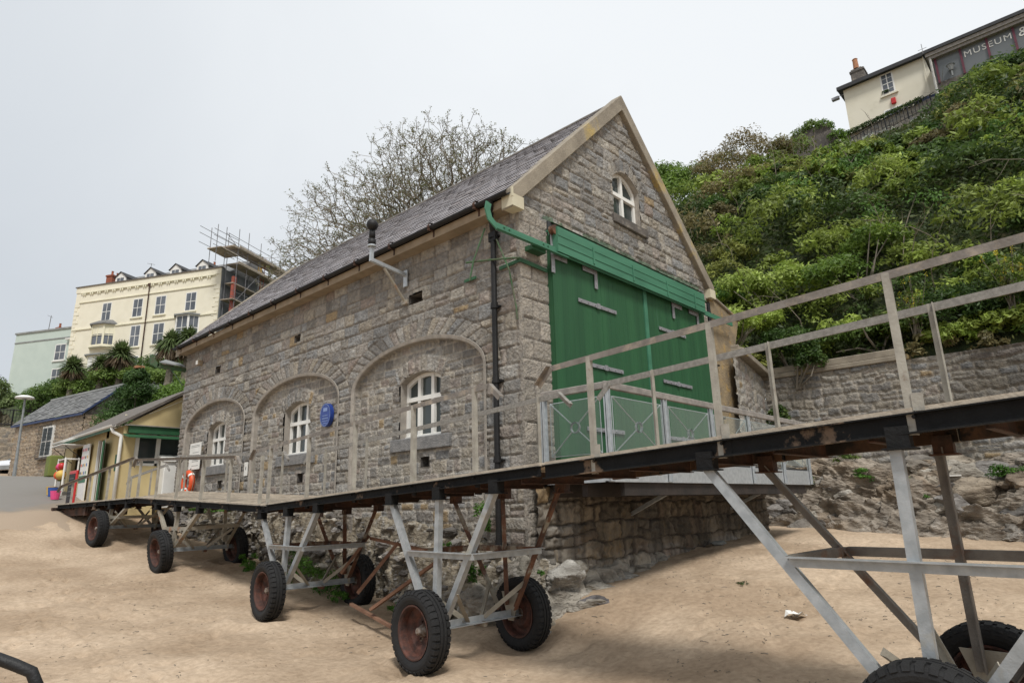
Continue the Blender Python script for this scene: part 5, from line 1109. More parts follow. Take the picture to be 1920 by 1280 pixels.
# ---- individual shrubs that stand out on the cliff
VY = [(.25, .33, .055), (.21, .29, .05), (.30, .38, .09)]
shrub('shrub', 'bright yellow-green shrub directly right of the boathouse eaves corner', 'shrub', [(10.6, 2.0, 5.2, 1.0, .9, .8), (10.9, 1.0, 5.1, .9, .7, .7), (12.3, .9, 5.4, .9, .9, .6)], VY, 5200, .075, sr=1)
shrub('shrub', 'large pale lime shrub in the middle of the cliff with upright leafy shoots', 'shrub', [(20, 1.5, 12.4, 1.5, 1.5, 1.3), (19, .6, 11.6, 1.3, 1.3, 1.1), (20.6, .4, 12.0, 1.2, 1.2, 1.0)], VY, 5200, .10, sr=2)
shrub('shrub', 'round lime-green bush on the slope above the left part of the long wall', 'shrub', [(14.2, .6, 7.0, 1.2, 1.2, 1.0), (13.8, 1.8, 7.1, 1.0, 1.0, .9)], VY, 4400, .08, sr=3)
shrub('shrub', 'light green bush between the handrail and the dark hollow of the cliff', 'shrub', [(14.2, -1.2, 6.9, 1.2, 1.2, .9), (15.2, -2.2, 8.0, 1.2, 1.1, .9)], [(.13, .20, .03), (.15, .23, .04), (.10, .17, .03)], 4400, .08, sr=4)
shrub('ivy_mound', 'dark green ivy mound spilling down over the coping of the long wall', 'ivy', [(11.9, -.35, 4.3, .55, .75, .75), (11.75, -.75, 3.75, .35, .45, .65), (12.2, .3, 4.6, .6, .6, .6)], [DEEP, (.05, .10, .02), (.07, .12, .025)], 6500, .06, sr=5)
shrub('shrub', 'low green ivy bush trailing along the coping left of the tall handrail post', 'ivy', [(12.5, -1.9, 4.5, .8, 1.1, .6), (12.7, -3.0, 4.5, .8, .9, .6)], [MID, (.09, .15, .03)], 5200, .065, sr=6)
shrub('shrub', 'dense dark green bush above the long wall right of the tall handrail post', 'shrub', [(12.6, -4.2, 4.6, .9, .9, 1.0), (12.6, -5.4, 4.6, .9, 1.0, 1.1), (13, -7, 4.8, 1, 1.2, 1.2)], [DEEP, (.05, .09, .02)], 7600, .065, sr=7)
for (x, y, z, lb, n) in ((12.1, -3.45, 5.0, 'small yellow-flowering plant behind the tall handrail post', 130), (12.2, -5.55, 5.3, 'tall yellow-flowering plant at the right edge of the view above the wall', 260)):
    t = thing('flowering_plant', lb, 'plant', (x, y, z-.9)); rs = np.random.RandomState(int(-y*10)); mb = MB(); pts_ = []
    for i in range(14):
        e = Vector((x+rs.normal()*.16-.1, y+rs.normal()*.28, z+rs.uniform(-.2, .75))); mb.tube([(x+rs.normal()*.05, y+rs.normal()*.08, z-.9), (x-.05, (y+e.y)/2, z-.1), e], [.012, .009, .005], 5, False); pts_.append(e)
    mb.build('stem', M['twig'], t); cs = np.array([tuple(p) for p in pts_]); leaf_obj('flowers', [leaves(cs, np.tile([.06, .06, .20], (14, 1)), n//10, .022, [(.62, .52, .04), (.55, .45, .04)], rs, shell=.2)], t)
    leaf_obj('foliage', [leaves(cs-np.array([0, 0, .45]), np.tile([.22, .22, .3], (14, 1)), n//4, .06, [MID, OLV], rs, shell=.2)], t)
shrub('shrub', 'round green bush growing against the end wall behind the balcony rail', 'shrub', [(11.6, .35, 2.2, .32, .40, .55)], [DEEP, MID], 1500, .05, sr=9)
# skyline shrubs
shrub('skyline_tree', 'open brownish-leaved tree standing highest on the cliff skyline', 'tree', [(29.5, 6.9, 21.4, 1.7, 1.7, 1.7), (29, 8.3, 20.5, 1.8, 1.6, 1.5), (28.5, 5.2, 20.0, 1.6, 1.6, 1.4), (27.5, 7.2, 19.2, 2.4, 2.4, 1.5)], [(.18, .15, .065), (.15, .145, .05), (.19, .15, .07)], 6500, .10, sr=10)
shrub('skyline_tree', 'bright green leafy tree on the skyline just right of the boathouse gable', 'tree', [(26.5, 11.2, 19.6, 1.8, 1.9, 1.5), (26, 9.7, 18.7, 1.6, 1.6, 1.2), (25, 10.6, 17.6, 2.2, 2.4, 1.5)], [(.14, .22, .04), (.11, .18, .03)], 9000, .12, sr=11)
shrub('skyline_bush', 'small green bush on the skyline between the two skyline trees', 'shrub', [(28, 9.6, 20.0, 1.3, 1.3, 1.2), (30, 4.2, 20.2, 1.5, 1.5, 1.3)], [(.13, .20, .04), OLV], 2400, .11, sr=12)
t = thing('ruined_wall', 'ivy-topped stub of ruined stone wall standing on the skyline left of the museum', 'ruin', (33, 3.5, 20.5))
mb = MB(); mb.box((32.2, 2.3, 19.0), (33.2, 5.4, 22.2)); mb.box((32.3, 2.6, 22.2), (33.1, 4.6, 22.8)); mb.build('masonry', M['stone_dark'], t)
rs = np.random.RandomState(5); leaf_obj('ivy', [leaves(np.array([(32.7, 2.9, 22.7), (32.7, 3.6, 23.0), (32.7, 4.3, 22.7), (32.6, 5.1, 22.1), (32.5, 2.2, 21.6), (32.4, 2.1, 20.8)]), np.tile([.75, .65, .55], (6, 1)), 620, .10, [GRASS, MID, (.11, .19, .03)], rs)], t)
shrub('shrub', 'tall dark elder-like shrub covering the cliff at the upper right edge of the view', 'shrub', [(31, -5.8, 20.3, 1.7, 1.6, 1.5), (29, -6.8, 18.9, 2.0, 2.0, 1.9), (32.5, -7.2, 21.2, 1.7, 1.6, 1.4), (27.5, -5.2, 17.0, 1.8, 1.7, 1.5)], [(.05, .09, .022), (.075, .12, .028), (.045, .08, .02)], 15000, .13, sr=13)
shrub('shrub', 'bright green shrub wrapping the slope below the museum glass front', 'shrub', [(35.5, -3.8, 22.9, 1.3, 1.2, 1.0), (34, -4.8, 22.2, 1.4, 1.2, 1.1), (36.5, -5.4, 24.0, 1.1, 1.1, .9)], [(.12, .20, .03), (.10, .17, .03)], 9500, .12, sr=14)

# ---------------------------------------------------------------- bare tree behind the boathouse
def tree_bare():
    """branches grown towards points filling a lopsided dome, thickened where they join"""
    rs = np.random.RandomState(17); bx_, by_ = 10.2, 13.0; base = np.array([bx_, by_, hz(bx_, by_)-.2]); t = thing('bare_tree', 'wide twiggy tree with only a few young leaves rising behind the boathouse roof', 'tree', tuple(base))
    ax = np.array([.58, -.81, 0]); pp = np.array([.81, .58, 0])
    E_ = [(np.array([9.0, 12.0, 12.2]), 4.3, 3.4, 3.6, 2300), (np.array([7.2, 14.4, 11.0]), 4.0, 3.1, 2.9, 1400), (np.array([5.9, 16.0, 9.6]), 2.9, 2.2, 1.7, 480)]
    P = []
    for c, a, b_, h, n in E_:
        d = rs.normal(size=(n, 3)); d /= np.linalg.norm(d, axis=1)[:, None]; d[:, 2] = np.where(d[:, 2] < -.45, -d[:, 2], d[:, 2]); r = rs.random_sample(n)**.42
        r = r*(1+.16*fbm(d[:, 0]*2.5, d[:, 1]*2.5, d[:, 2]*2.5, 2, 3)+.24*rs.random_sample(n)**5)
        P.append(c+(d[:, :1]*a*ax+d[:, 1:2]*b_*pp+np.array([0, 0, 1])*d[:, 2:]*h)*r[:, None])
    P = np.concatenate(P); fork = base+np.array([0, 0, 2.6])
    P = P[np.argsort(np.linalg.norm(P-fork, axis=1))]
    nodes = [base, base+np.array([.1, 0, 1.3]), fork]; par = [-1, 0, 1]; plen = [0., 1.3, 2.6]; kids = [0, 0, 0]
    for q in P:
        N_ = np.array(nodes[2:]); dd = np.linalg.norm(N_-q, axis=1); cost = dd+.32*np.array(plen[2:])+.18*(np.array(kids[2:]) > 2)
        j = int(np.argmin(cost))+2; L = dd[j-2]; k = max(1, int(L/.45)); last = j; o = nodes[j]
        for s_ in range(1, k+1):
            f = s_/k; w = o+(q-o)*f; w = w+rs.normal(size=3)*.055*math.sin(math.pi*min(f, .95))+np.array([0, 0, -.10*L*math.sin(math.pi*f)*.5])
            nodes.append(w); par.append(last); plen.append(plen[last]+L/k); kids[last] += 1; kids.append(0); last = len(nodes)-1
    n = len(nodes); rad = np.zeros(n); acc = np.zeros(n)
    for i in range(n-1, -1, -1):
        rad[i] = max(.0095, acc[i]**(1/2.05)); 
        if par[i] >= 0: acc[par[i]] += rad[i]**2.05
    sc_ = .34/rad[0]; rad = np.where(rad > .03, rad*min(1, sc_)+.0, rad)
    tr = MB(); tw = MB()
    for i in range(1, n):
        a, b_ = nodes[par[i]], nodes[i]; r0_, r1_ = min(rad[par[i]], rad[i]*1.35), rad[i]; big = rad[i] > .028
        (tr if big else tw).tube([tuple(a), tuple(b_)], [r0_, r1_], 7 if rad[i] > .08 else 5 if big else 3, False)
    tips = []
    for i in range(3, n):
        if rad[i] < .02 and (kids[i] == 0 or rs.random_sample() < .35):
            for k in range(3 if kids[i] == 0 else 1):
                d = nodes[i]-nodes[par[i]]; d = d/(np.linalg.norm(d)+1e-6)+rs.normal(size=3)*.6+np.array([0, 0, .25]); d = d/np.linalg.norm(d)*rs.uniform(.18, .42); m_ = nodes[i]+d*.5+rs.normal(size=3)*.03; e = nodes[i]+d
                tw.tube([tuple(nodes[i]), tuple(m_), tuple(e)], [.0095, .008, .005], 3, False); tips += [e, m_]
    tr.build('trunk', M['bark'], t); tw.build('twigs', M['bark_light'], t)
    c = np.array(tips); leaf_obj('young_leaves', [leaves(c, np.full((len(c), 3), .11), 3, .042, [(.13, .14, .045), (.105, .11, .035), (.16, .155, .06)], rs, shell=.1)], t)
M['bark_light'] = mat('bark_light', (.24, .205, .15), (.12, .10, .075), 6, .9)
tree_bare()
# ---------------------------------------------------------------- local frame helper
def frame_fn(P0, ang):
    d = Vector((math.cos(R(ang)), math.sin(R(ang)), 0)); n = Vector((d.y, -d.x, 0)); P0 = Vector(P0)
    return lambda p: Vector((P0.x, P0.y, 0))+d*p[0]+n*p[1]+Vector((0, 0, p[2]))     # p = (along, inwards/outwards, z)
def bx(T, a, b): m_ = MB(); m_.X = T; return m_.box(a, b)
def sash(T, u0, u1, z0, z1, parent, out=-1, fr=.10, deep=.16, cols=2, rows=2, sill=True, m='white_paint', gl='glass_far', trim='cream_trim', label=None):
    """sash window standing in the wall; out = sign of the outward v direction"""
    o = out; f = bx(T, (u0, -o*.0+o*.015, z0), (u0+fr, -o*deep, z1)); f.X = T
    f.box((u1-fr, o*.015, z0), (u1, -o*deep, z1)).box((u0+fr, o*.015, z1-fr), (u1-fr, -o*deep, z1)).box((u0+fr, o*.015, z0), (u1-fr, -o*deep, z0+fr))
    for i in range(1, cols): x = u0+(u1-u0)*i/cols; f.box((x-.03, o*.03, z0+fr), (x+.03, -o*.02, z1-fr))
    zm = (z0+z1)/2; f.box((u0+fr, o*.035, zm-.03), (u1-fr, -o*.02, zm+.03))
    for k in range(rows-2): zz = z0+(z1-z0)*(.25 if k == 0 else .75); f.box((u0+fr, o*.028, zz-.012), (u1-fr, -o*.02, zz+.012))
    w = f.build('window', M[m], parent, label=label)
    bx(T, (u0+fr, o*.02, z0+fr), (u1-fr, o*.010, z1-fr)).build('pane', M[gl], w)
    if sill: bx(T, (u0-.14, o*.13, z0-.13), (u1+.14, -o*.05, z0-.01)).build('window_sill', M[trim], w)
    return w
# ---------------------------------------------------------------- cream terrace hotel
HT = frame_fn((18.37, 57.48), 117.3)       # u along the facade to the left, v>0 is behind (away from camera)
# in this frame n = (d.y,-d.x) points to the right/back: v>0 goes into the building
T = HT; h0 = HT((10, 0, 0)); hotel = thing('hotel', 'tall cream rendered terrace with sash windows, bays and attic dormers', 'building', (h0.x, h0.y, 9))
bx(T, (.72, 0, 8), (20.0, 11, 24.35)).build('wall', M['cream_render'], hotel)
bx(T, (.72, -.06, 24.35), (20.06, .35, 24.98)).build('parapet', M['cream_render'], hotel)
bx(T, (.60, -.16, 24.98), (20.15, .42, 25.08)).build('parapet_coping', M['brown_roof'], hotel)
m_ = bx(T, (1.3, -.16, 24.22), (19.3, .0, 24.34)); m_.box((1.2, -.10, 23.12), (19.4, 0, 23.24)).box((.75, -.11, 19.96), (19.9, 0, 20.10)); m_.build('string_course', M['cream_trim'], hotel)
for i in range(17):
    u = 1.95+i*1.04; m_ = MB(); m_.X = T
    for du in (0, .28): m_.box((u+du, -.15, 24.0), (u+du+.14, 0, 24.215))
    m_.build('bracket', M['cream_trim'], hotel)
for side in (0, 1):
    m_ = MB(); m_.X = T
    for k in range(24):
        z = 12.6+k*.48; w = .75 if k % 2 else .45
        if abs(z-20.0) < .2 or z > 23.1: continue
        if side: m_.box((.73, -.05, z), (.73+w, 0, z+.42))
        else: m_.box((20.0-w, -.05, z), (20.0-.01, 0, z+.42))
    m_.build('quoins', M['cream_render'], hotel)
for u0, u1, z0, z1 in ((14.75, 16.05, 20.70, 22.80), (10.5, 11.85, 20.66, 22.79), (7.45, 8.85, 20.64, 22.76), (3.55, 4.95, 20.62, 22.71), (10.4, 11.75, 17.35, 19.77), (7.3, 8.75, 17.36, 19.72), (7.3, 8.8, 14.2, 16.36), (10.2, 11.3, 14.2, 16.36)):
    sash(T, u0, u1, z0, z1, hotel)
def bay(u0, u1, z0, z1, blinds, skirt, rt, label):
    f = MB(); f.X = T; um = (u0+u1)/2; a, b_ = u0+.75, u1-.75
    poly = [(u0, 0), (a, -.75), (b_, -.75), (u1, 0)]
    for i in range(3):
        (xa, ya), (xb, yb) = poly[i], poly[i+1]; L = math.hypot(xb-xa, yb-ya); nx, ny = (yb-ya)/L, -(xb-xa)/L
        def seg(s0, s1, za, zb, d0, d1):
            pts = []
            for z in (za, zb):
                for s_, d_ in ((s0, d0), (s1, d0), (s1, d1), (s0, d1)): pts.append((xa+(xb-xa)*s_-nx*d_*-1*-1, ya+(yb-ya)*s_-ny*d_*-1*-1, z))
            f.add(pts, [(0,3,2,1),(4,5,6,7),(0,1,5,4),(1,2,6,5),(2,3,7,6),(3,0,4,7)])
        e = .12/L
        seg(0, e, z0, z1, 0, .12); seg(1-e, 1, z0, z1, 0, .12); seg(e, 1-e, z1-.12, z1, 0, .12); seg(e, 1-e, z0, z0+.12, 0, .12); seg(e, 1-e, (z0+z1)/2-.05, (z0+z1)/2+.02, .02, .1); seg(.485, .515, z0+.12, z1-.12, .03, .09)
    w = f.build('bay_window', M['white_paint'] if not blinds else M['cream_trim'], hotel, label=label)
    g = MB(); g.X = T; ins = [(u0+.1, 0), (a+.05, -.66), (b_-.05, -.66), (u1-.1, 0)]
    g.add([(x, y, z) for z in (z0+.08, z1-.08) for x, y in ins], [(i, i+1, i+5, i+4) for i in range(3)]); g.build('pane', M['glass_far'], w)
    if blinds:
        g = MB(); g.X = T; ins = [(u0+.08, 0), (a+.04, -.68), (b_-.04, -.68), (u1-.08, 0)]; zb = z0+.12 if blinds > 1 else (z0+z1)/2+.12
        g.add([(x, y, z) for z in (zb, z1-.1) for x, y in ins], [(i, i+1, i+5, i+4) for i in range(3)]); g.build('blind', M['cream_trim'] if blinds == 1 else M['white_paint'], w)
    r_ = MB(); r_.X = T; o = [(u0-.2, 0), (a-.12, -.95), (b_+.12, -.95), (u1+.2, 0)]; tp_ = [(u0+.5, 0), (a+.25, -.25), (b_-.25, -.25), (u1-.5, 0)]
    r_.add([(x, y, z1) for x, y in o]+[(x, y, z1+.14) for x, y in o]+[(x, y, z1+rt) for x, y in tp_], [(0,1,2,3),(0,4,5,1),(1,5,6,2),(2,6,7,3),(4,8,9,5),(5,9,10,6),(6,10,11,7),(8,11,10,9)]); r_.build('bay_roof', M['far_slate'] if rt > .3 else M['grey_slab'], w)
    r_ = MB(); r_.X = T; r_.add([(x, y*1.0, z) for z in (z0-skirt, z0) for x, y in [(u0-.08, 0), (a-.05, -.82), (b_+.05, -.82), (u1+.08, 0)]], [(0,1,5,4),(1,2,6,5),(2,3,7,6),(4,5,6,7),(0,3,2,1)]); r_.build('bay_apron', M['cream_trim'], w)
bay(13.85, 17.0, 17.75, 20.1, 1, .15, .60, 'upper left bay window with half-drawn cream blinds')
bay(2.9, 5.95, 17.3, 20.0, 0, .15, .22, 'right bay window with clear white sashes')
bay(13.9, 17.15, 13.4, 16.7, 2, .2, .2, 'lower left bay window with closed white blinds')
m_ = MB(); m_.X = T; m_.tube([(9.8, -.12, 24.2), (9.78, -.12, 15.0), (9.75, -.12, 11)], .06, 8).box((9.62, -.2, 24.05), (9.98, 0, 24.32)); m_.build('downpipe', M['dark_rust'], hotel)
m_ = MB(); m_.X = T; m_.add([(.9, .5, 24.4), (20, .5, 24.4), (20, 5.5, 28.0), (.9, 5.5, 28.0), (.9, 10.5, 24.4), (20, 10.5, 24.4)], [(0,1,2,3),(3,2,5,4),(0,3,4),(1,5,2)]); rf = m_.build('roof', M['far_slate'], hotel)
for u in (14.75, 10.65, 7.3, 3.8):
    m_ = bx(T, (u-.72, .62, 24.4), (u+.72, 3.0, 25.9)); m_.prism([(u-.72, .62, 25.9), (u+.72, .62, 25.9), (u, .62, 26.5)], (0, 0, 0)) if False else None
    m_.add([(u-.72, .62, 25.9), (u+.72, .62, 25.9), (u, .62, 26.5), (u-.72, 3.2, 25.9), (u+.72, 3.2, 25.9), (u, 3.2, 26.5)], [(0,1,2),(5,4,3)]); dm = m_.build('dormer', M['white_paint'], rf)
    bx(T, (u-.45, .58, 25.15), (u+.45, .61, 25.80)).build('pane', M['glass_far'], dm); bx(T, (u-.02, .56, 25.15), (u+.02, .585, 25.8)).build('glazing_bar', M['white_paint'], dm)
    m_ = MB(); m_.X = T
    for s_ in (-1, 1): m_.add([(u, .5, 26.56), (u+s_*.85, .5, 25.86), (u+s_*.85, 3.4, 25.86), (u, 3.4, 26.56), (u, .5, 26.50), (u+s_*.85, .5, 25.80), (u+s_*.85, 3.4, 25.80), (u, 3.4, 26.50)], [(0,1,2,3),(7,6,5,4),(0,4,5,1),(1,5,6,2)])
    m_.build('dormer_roof', M['dark_felt'], dm)
    m_ = bx(T, (u-.735, .75, 24.6), (u-.715, 3.0, 25.88)); m_.box((u+.715, .75, 24.6), (u+.735, 3.0, 25.88)); m_.build('dormer_cheek', M['far_slate'], dm)
def chimney(T, u0, u1, v0, v1, z0, z1, m, pots, parent, pm='terracotta'):
    m_ = bx(T, (u0, v0, z0), (u1, v1, z1)); m_.box((u0-.07, v0-.07, z1-.22), (u1+.07, v1+.07, z1-.06)); c = m_.build('chimney', M[m], parent)
    for i in range(pots):
        f_ = (i+.5)/pots; q = T((u0+(u1-u0)*f_ if (u1-u0) > (v1-v0) else (u0+u1)/2, v0+(v1-v0)*f_ if (u1-u0) <= (v1-v0) else (v0+v1)/2, z1))
        MB().lathe(q, (0, 0, 1), [(0, .15), (.08, .16), (.1, .13), (.42, .11), (.5, .14), (.5, .1)], 12).build('chimney_pot', M[pm], c)
    return c
chimney(T, 16.3, 17.15, .9, 3.6, 24.4, 26.55, 'brick', 4, rf)
chimney(T, 5.6, 6.4, 3.4, 6.2, 25.5, 27.6, 'stone_dark', 1, rf)
m_ = bx(T, (.55, .05, 8), (.72, 10.8, 24.9)); m_.build('gable_render', M['grey_render'], hotel)
m_ = MB(); m_.X = T; m_.tube([(13.2, 3, 27), (13.2, 3, 28.2)], .03, 5).tube([(12.7, 3, 28.0), (13.8, 3, 28.3)], .02, 4); m_.build('aerial', M['pole'], rf)
# ---------------------------------------------------------------- scaffolding on the end wall
def ST(p): return HT((.55-p[1], p[0], p[2]))      # p=(along the end wall, out from it, z)
q = ST((4, 1, 0)); scf = thing('scaffolding', 'scaffolding of poles and board platforms round the grey end wall of the cream terrace', 'scaffold', (q.x, q.y, 9))
m_ = MB(); m_.X = ST; rs = np.random.RandomState(3)
uprights = [(.2, 1.5, 29.2), (1.75, 1.5, 29.4), (3.8, 1.5, 29.0), (5.7, 1.5, 28.5), (7.4, 1.5, 28.8), (9.2, 1.5, 28.6), (.2, .2, 28.9), (1.75, .2, 28.6), (3.8, .2, 28.4), (5.7, .2, 28.0), (7.4, .2, 28.1), (-1.0, .9, 29.0), (-2.6, 1.2, 28.6), (-1.9, -.2, 28.7)]
for u, v, zt in uprights: m_.tube([(u, v, 10 if v > 0 and u > 0 else 24.6), (u, v, zt)], .035, 6)
for z in (27.5, 28.1, 25.9, 26.4, 24.6, 22.2, 21.6, 20.2):
    m_.tube([(-.3 if z < 25 else -1.4, 1.5, z), (9.4, 1.5, z)], .028, 5)
for z in (27.6, 28.3, 26.6): m_.tube([(-3.4, -.3, z), (1.9, -.3, z+.05)], .028, 5).tube([(-3.2, 1.3, z-.4), (.3, 1.5, z-.4)], .028, 5)
for u in (.2, 1.75, 3.8, 5.7, 7.4, 9.2):
    for z in (26.9, 25.2, 21.4): m_.tube([(u, -.3, z), (u, 1.8, z)], .028, 5)
m_.tube([(.2, 1.5, 21.0), (3.8, 1.5, 25.2)], .028, 5).tube([(5.7, 1.5, 25.2), (9.2, 1.5, 28.0)], .028, 5).tube([(-1.0, .9, 28.4), (1.75, 1.5, 26.2)], .028, 5).tube([(7.4, 1.5, 25.0), (9.4, 1.5, 26.8)], .028, 5).tube([(0, 1.5, 20.4), (-1.0, 1.5, 21.6)], .028, 5)
m_.build('pole', M['pole'], scf)
for a, b_ in (((.2, .15, 27.0), (9.5, 1.7, 27.12)), ((.2, .15, 25.3), (7.6, 1.7, 25.42)), ((-.2, .15, 21.3), (2.1, 1.6, 21.4)), ((-2.3, -.2, 26.2), (.4, 1.5, 26.3)), ((-.6, -.2, 26.95), (1.6, 1.6, 27.1)), ((.2, .15, 23.2), (4.5, 1.2, 23.3))): bx(ST, a, b_).build('platform', M['board'], scf)
for a, b_ in (((.15, 1.68, 27.12), (9.5, 1.72, 27.30)), ((.15, 1.68, 25.42), (7.6, 1.72, 25.58))): bx(ST, a, b_).build('toe_board', M['board'], scf)
m_ = MB(); m_.X = ST
for u in (4.6, 5.1): m_.tube([(u, 1.0, 21.3), (u+.3, 1.0, 27.9)], .04, 5)
for k in range(22): m_.tube([(4.6+.014*k, 1.0, 21.4+.29*k), (5.1+.014*k, 1.0, 21.4+.29*k)], .022, 4)
m_.build('ladder', M['red_steel'], scf)
bx(ST, (.3, .9, 19.5), (.7, 1.2, 24.0)).build('hoist_chute', M['red_steel'], scf)
bx(ST, (3.9, 1.2, 25.45), (4.5, 1.3, 26.3)).build('yellow_panel', M['yellow'], scf)

# ---------------------------------------------------------------- mint green house
GT = frame_fn((10.46, 80.22), 117.3); T = GT; q = GT((5, 0, 0)); gh = thing('green_house', 'pale mint green house with a grey parapet left of the cream terrace', 'building', (q.x, q.y, 8))
bx(T, (.2, 0, 6), (9.0, 9, 21.65)).build('wall', M['mint_render'], gh)
bx(T, (.1, -.12, 21.65), (9.1, .3, 21.85)).build('parapet_coping', M['grey_slab'], gh); bx(T, (.25, -.06, 20.50), (9.0, 0, 20.64)).build('string_course', M['grey_slab'], gh)
sash(T, .8, 2.45, 17.85, 19.85, gh, trim='white_paint'); sash(T, .85, 2.45, 14.9, 16.9, gh, trim='white_paint')
bx(T, (-.35, -.15, 6), (.15, 6, 21.9)).build('party_wall', M['white_paint'], gh); m_ = MB(); m_.X = T; m_.tube([(.02, -.25, 8), (.02, -.25, 21.6)], .06, 6); m_.build('downpipe', M['white_paint'], gh); bx(T, (-.4, -.4, 20.2), (.7, -.1, 20.35)).build('ledge', M['white_paint'], gh)
m_ = MB(); m_.X = T; m_.add([(-.3, 1, 21.8), (4.5, 1, 21.8), (2, 5, 24.6), (-.3, 5, 24.6)], [(0, 1, 2, 3)]); m_.build('roof', M['far_slate'], gh)
chimney(T, 3.6, 4.1, 1.0, 1.5, 21.8, 22.4, 'brick', 1, gh); m_ = MB(); m_.X = T; m_.tube([(5.3, 1, 21.8), (5.2, 1, 24.0)], .04, 5).tube([(4.9, 1, 23.7), (5.8, 1, 24.1)], .02, 4); m_.build('aerial', M['pole'], gh)

# ---------------------------------------------------------------- stone cottage with the barred window
CT = frame_fn((1.72, 32.79), 101); T = CT; q = CT((4, 2, 0)); ct = thing('stone_cottage', 'low rubble stone cottage with slate roof, blue fascia and a barred window', 'building', (q.x, q.y, 2.3))
def CTw(u, h, z): v = CT((u, -h, z)); return (v.x, v.y, v.z)
rubble_wall('front_wall', CTw, 0, 8.1, 1.7, 5.4, .055, 41, ct, lambda U, Z: .92+0*U, (.12, .25), (.18, .5), (1.10, .97, .83))
rubble_wall('gable_wall', lambda u, h, z: tuple(CT((-h, u, z))), 0, 3.6, 1.7, 5.3, .055, 42, ct, lambda U, Z: .90+0*U, (.12, .25), (.18, .5), (1.12, .97, .82))
m_ = MB(); m_.X = T; m_.add([(.01, 0, 5.3), (.01, 3.6, 5.3), (.01, 1.75, 7.0), (.3, 0, 5.3), (.3, 3.6, 5.3), (.3, 1.75, 7.0)], [(0,1,2),(5,4,3),(0,2,5,3),(1,4,5,2)]); m_.box((.1, .1, 1.7), (8.0, 3.5, 5.35)); m_.build('inner_wall', M['stone_dark'], ct)
V = []; C_ = []; rs = np.random.RandomState(6)
for side in (0, 1):
    for r in range(13):
        for k in range(29):
            u0 = -.12+k*.29+(r % 2)*.14; u1 = min(u0+.285, 8.3); t0 = r*.20; t1 = t0+.42
            def q_(u, t, l): v = -.16+t*.745 if side == 0 else 3.66-t*.745; z = 5.36+t*.68; return tuple(CT((u, v-(l if side == 0 else -l)*.6, z+l*.7)))
            l = .03+rs.uniform(-.01, .02); V += [q_(u0, t0, l), q_(u1, t0, l), q_(u1, min(t1, 2.6), 0), q_(u0, min(t1, 2.6), 0)]; g = rs.uniform(.7, 1.3); C_ += [np.array([.19, .19, .185])*g]*4
V = np.array(V); rf = np_mesh('roof', V, np.arange(len(V)).reshape(-1, 4), M['slate'], np.array(C_), ct)
bx(T, (-.15, 1.65, 7.06), (8.3, 1.85, 7.16)).build('ridge', M['grey_slab'], rf)
m_ = bx(T, (-.14, -.20, 5.22), (8.3, -.15, 5.34)); m_.add([(-.16, -.18, 5.26), (-.16, 1.75, 6.98), (-.16, 1.75, 7.12), (-.16, -.18, 5.38), (-.10, -.18, 5.26), (-.10, 1.75, 6.98), (-.10, 1.75, 7.12), (-.10, -.18, 5.38)], [(0,1,2,3),(7,6,5,4),(0,4,5,1),(3,2,6,7)]); m_.build('fascia', M['blue_board'], ct)
w = sash(lambda p: CT((p[0], p[1]-.09, p[2])), 3.05, 4.35, 3.25, 4.95, ct, trim='stone_dark', gl='glass', label='white window behind an iron grille')
m_ = MB(); m_.X = T
for i in range(10): u = 2.98+i*.16; m_.tube([(u, -.26, 3.2), (u, -.26, 5.0)], .010, 4)
for i in range(9): z = 3.22+i*.22; m_.tube([(2.98, -.26, z), (4.45, -.26, z)], .009, 4)
m_.build('grille', M['black_paint'], w)
# ---------------------------------------------------------------- yellow kiosk
kx, ky = -1.20, 15.55; kz = .30
kk_ = thing('kiosk', 'yellow rendered beach kiosk with green fascia and white gutter beyond the boathouse', 'kiosk', (0, 18, kz))
XR = 2.6
m_ = MB(); m_.box((kx, ky, -.2), (kx+.12, 17.0, 2.70)).box((kx, 17.0, -.2), (kx+.12, 17.25, 2.70)).box((kx, 17.0, 2.45), (kx+.12, 18.0, 2.70)).box((kx, 18.0, -.2), (kx+.12, 19.6, 2.70)).box((kx, 19.6, -.2), (kx+.12, 21.1, 1.45)).box((kx, 19.6, 2.40), (kx+.12, 21.1, 2.70)).box((kx, 21.1, -.2), (kx+.12, 22.3, 2.70))
m_.box((kx+.12, ky, -.2), (-.85, ky+.12, 2.70)).box((-.85, ky, -.2), (XR, ky+.12, 1.50)).box((-.85, ky, 2.5), (XR, ky+.12, 2.70)).box((1.6, ky, 1.5), (XR, ky+.12, 2.5)).box((XR-.1, ky, -.2), (XR, 22.3, 2.7)).box((kx, 22.2, -.2), (XR, 22.3, 2.7))
m_.add([(kx, ky+.01, 2.70), (XR, ky+.01, 2.70), (.7, ky+.01, 3.98), (kx, ky+.14, 2.70), (XR, ky+.14, 2.70), (.7, ky+.14, 3.98)], [(0,1,2),(5,4,3),(0,2,5,3)])
m_.build('wall', M['kiosk_render'], kk_)
MB().box((kx+.14, ky+.14, .25), (XR-.12, 22.18, .30)).box((.4, ky+1.5, .3), (.45, 22.1, 2.7)).build('inner_room', M['grey_slab'], kk_)
m_ = MB(); m_.prism([(kx-.32, ky-.12, 2.60), (.7, ky-.12, 4.02), (XR+.3, ky-.12, 2.62), (XR+.3, ky-.12, 2.70), (.7, ky-.12, 4.12), (kx-.32, ky-.12, 2.69)], (0, 7.0, 0)); m_.build('roof', M['brown_roof'], kk_)
MB().box((kx-.02, ky-.05, 3.02), (kx+.02, ky+.0, 3.05)).prism([(-.55, ky-.012, 3.10), (.7, ky-.012, 3.78), (.7, ky-.012, 3.81), (-.55, ky-.012, 3.13)], (0, .02, 0)).build('barge_trim', M['cream_trim'], kk_)
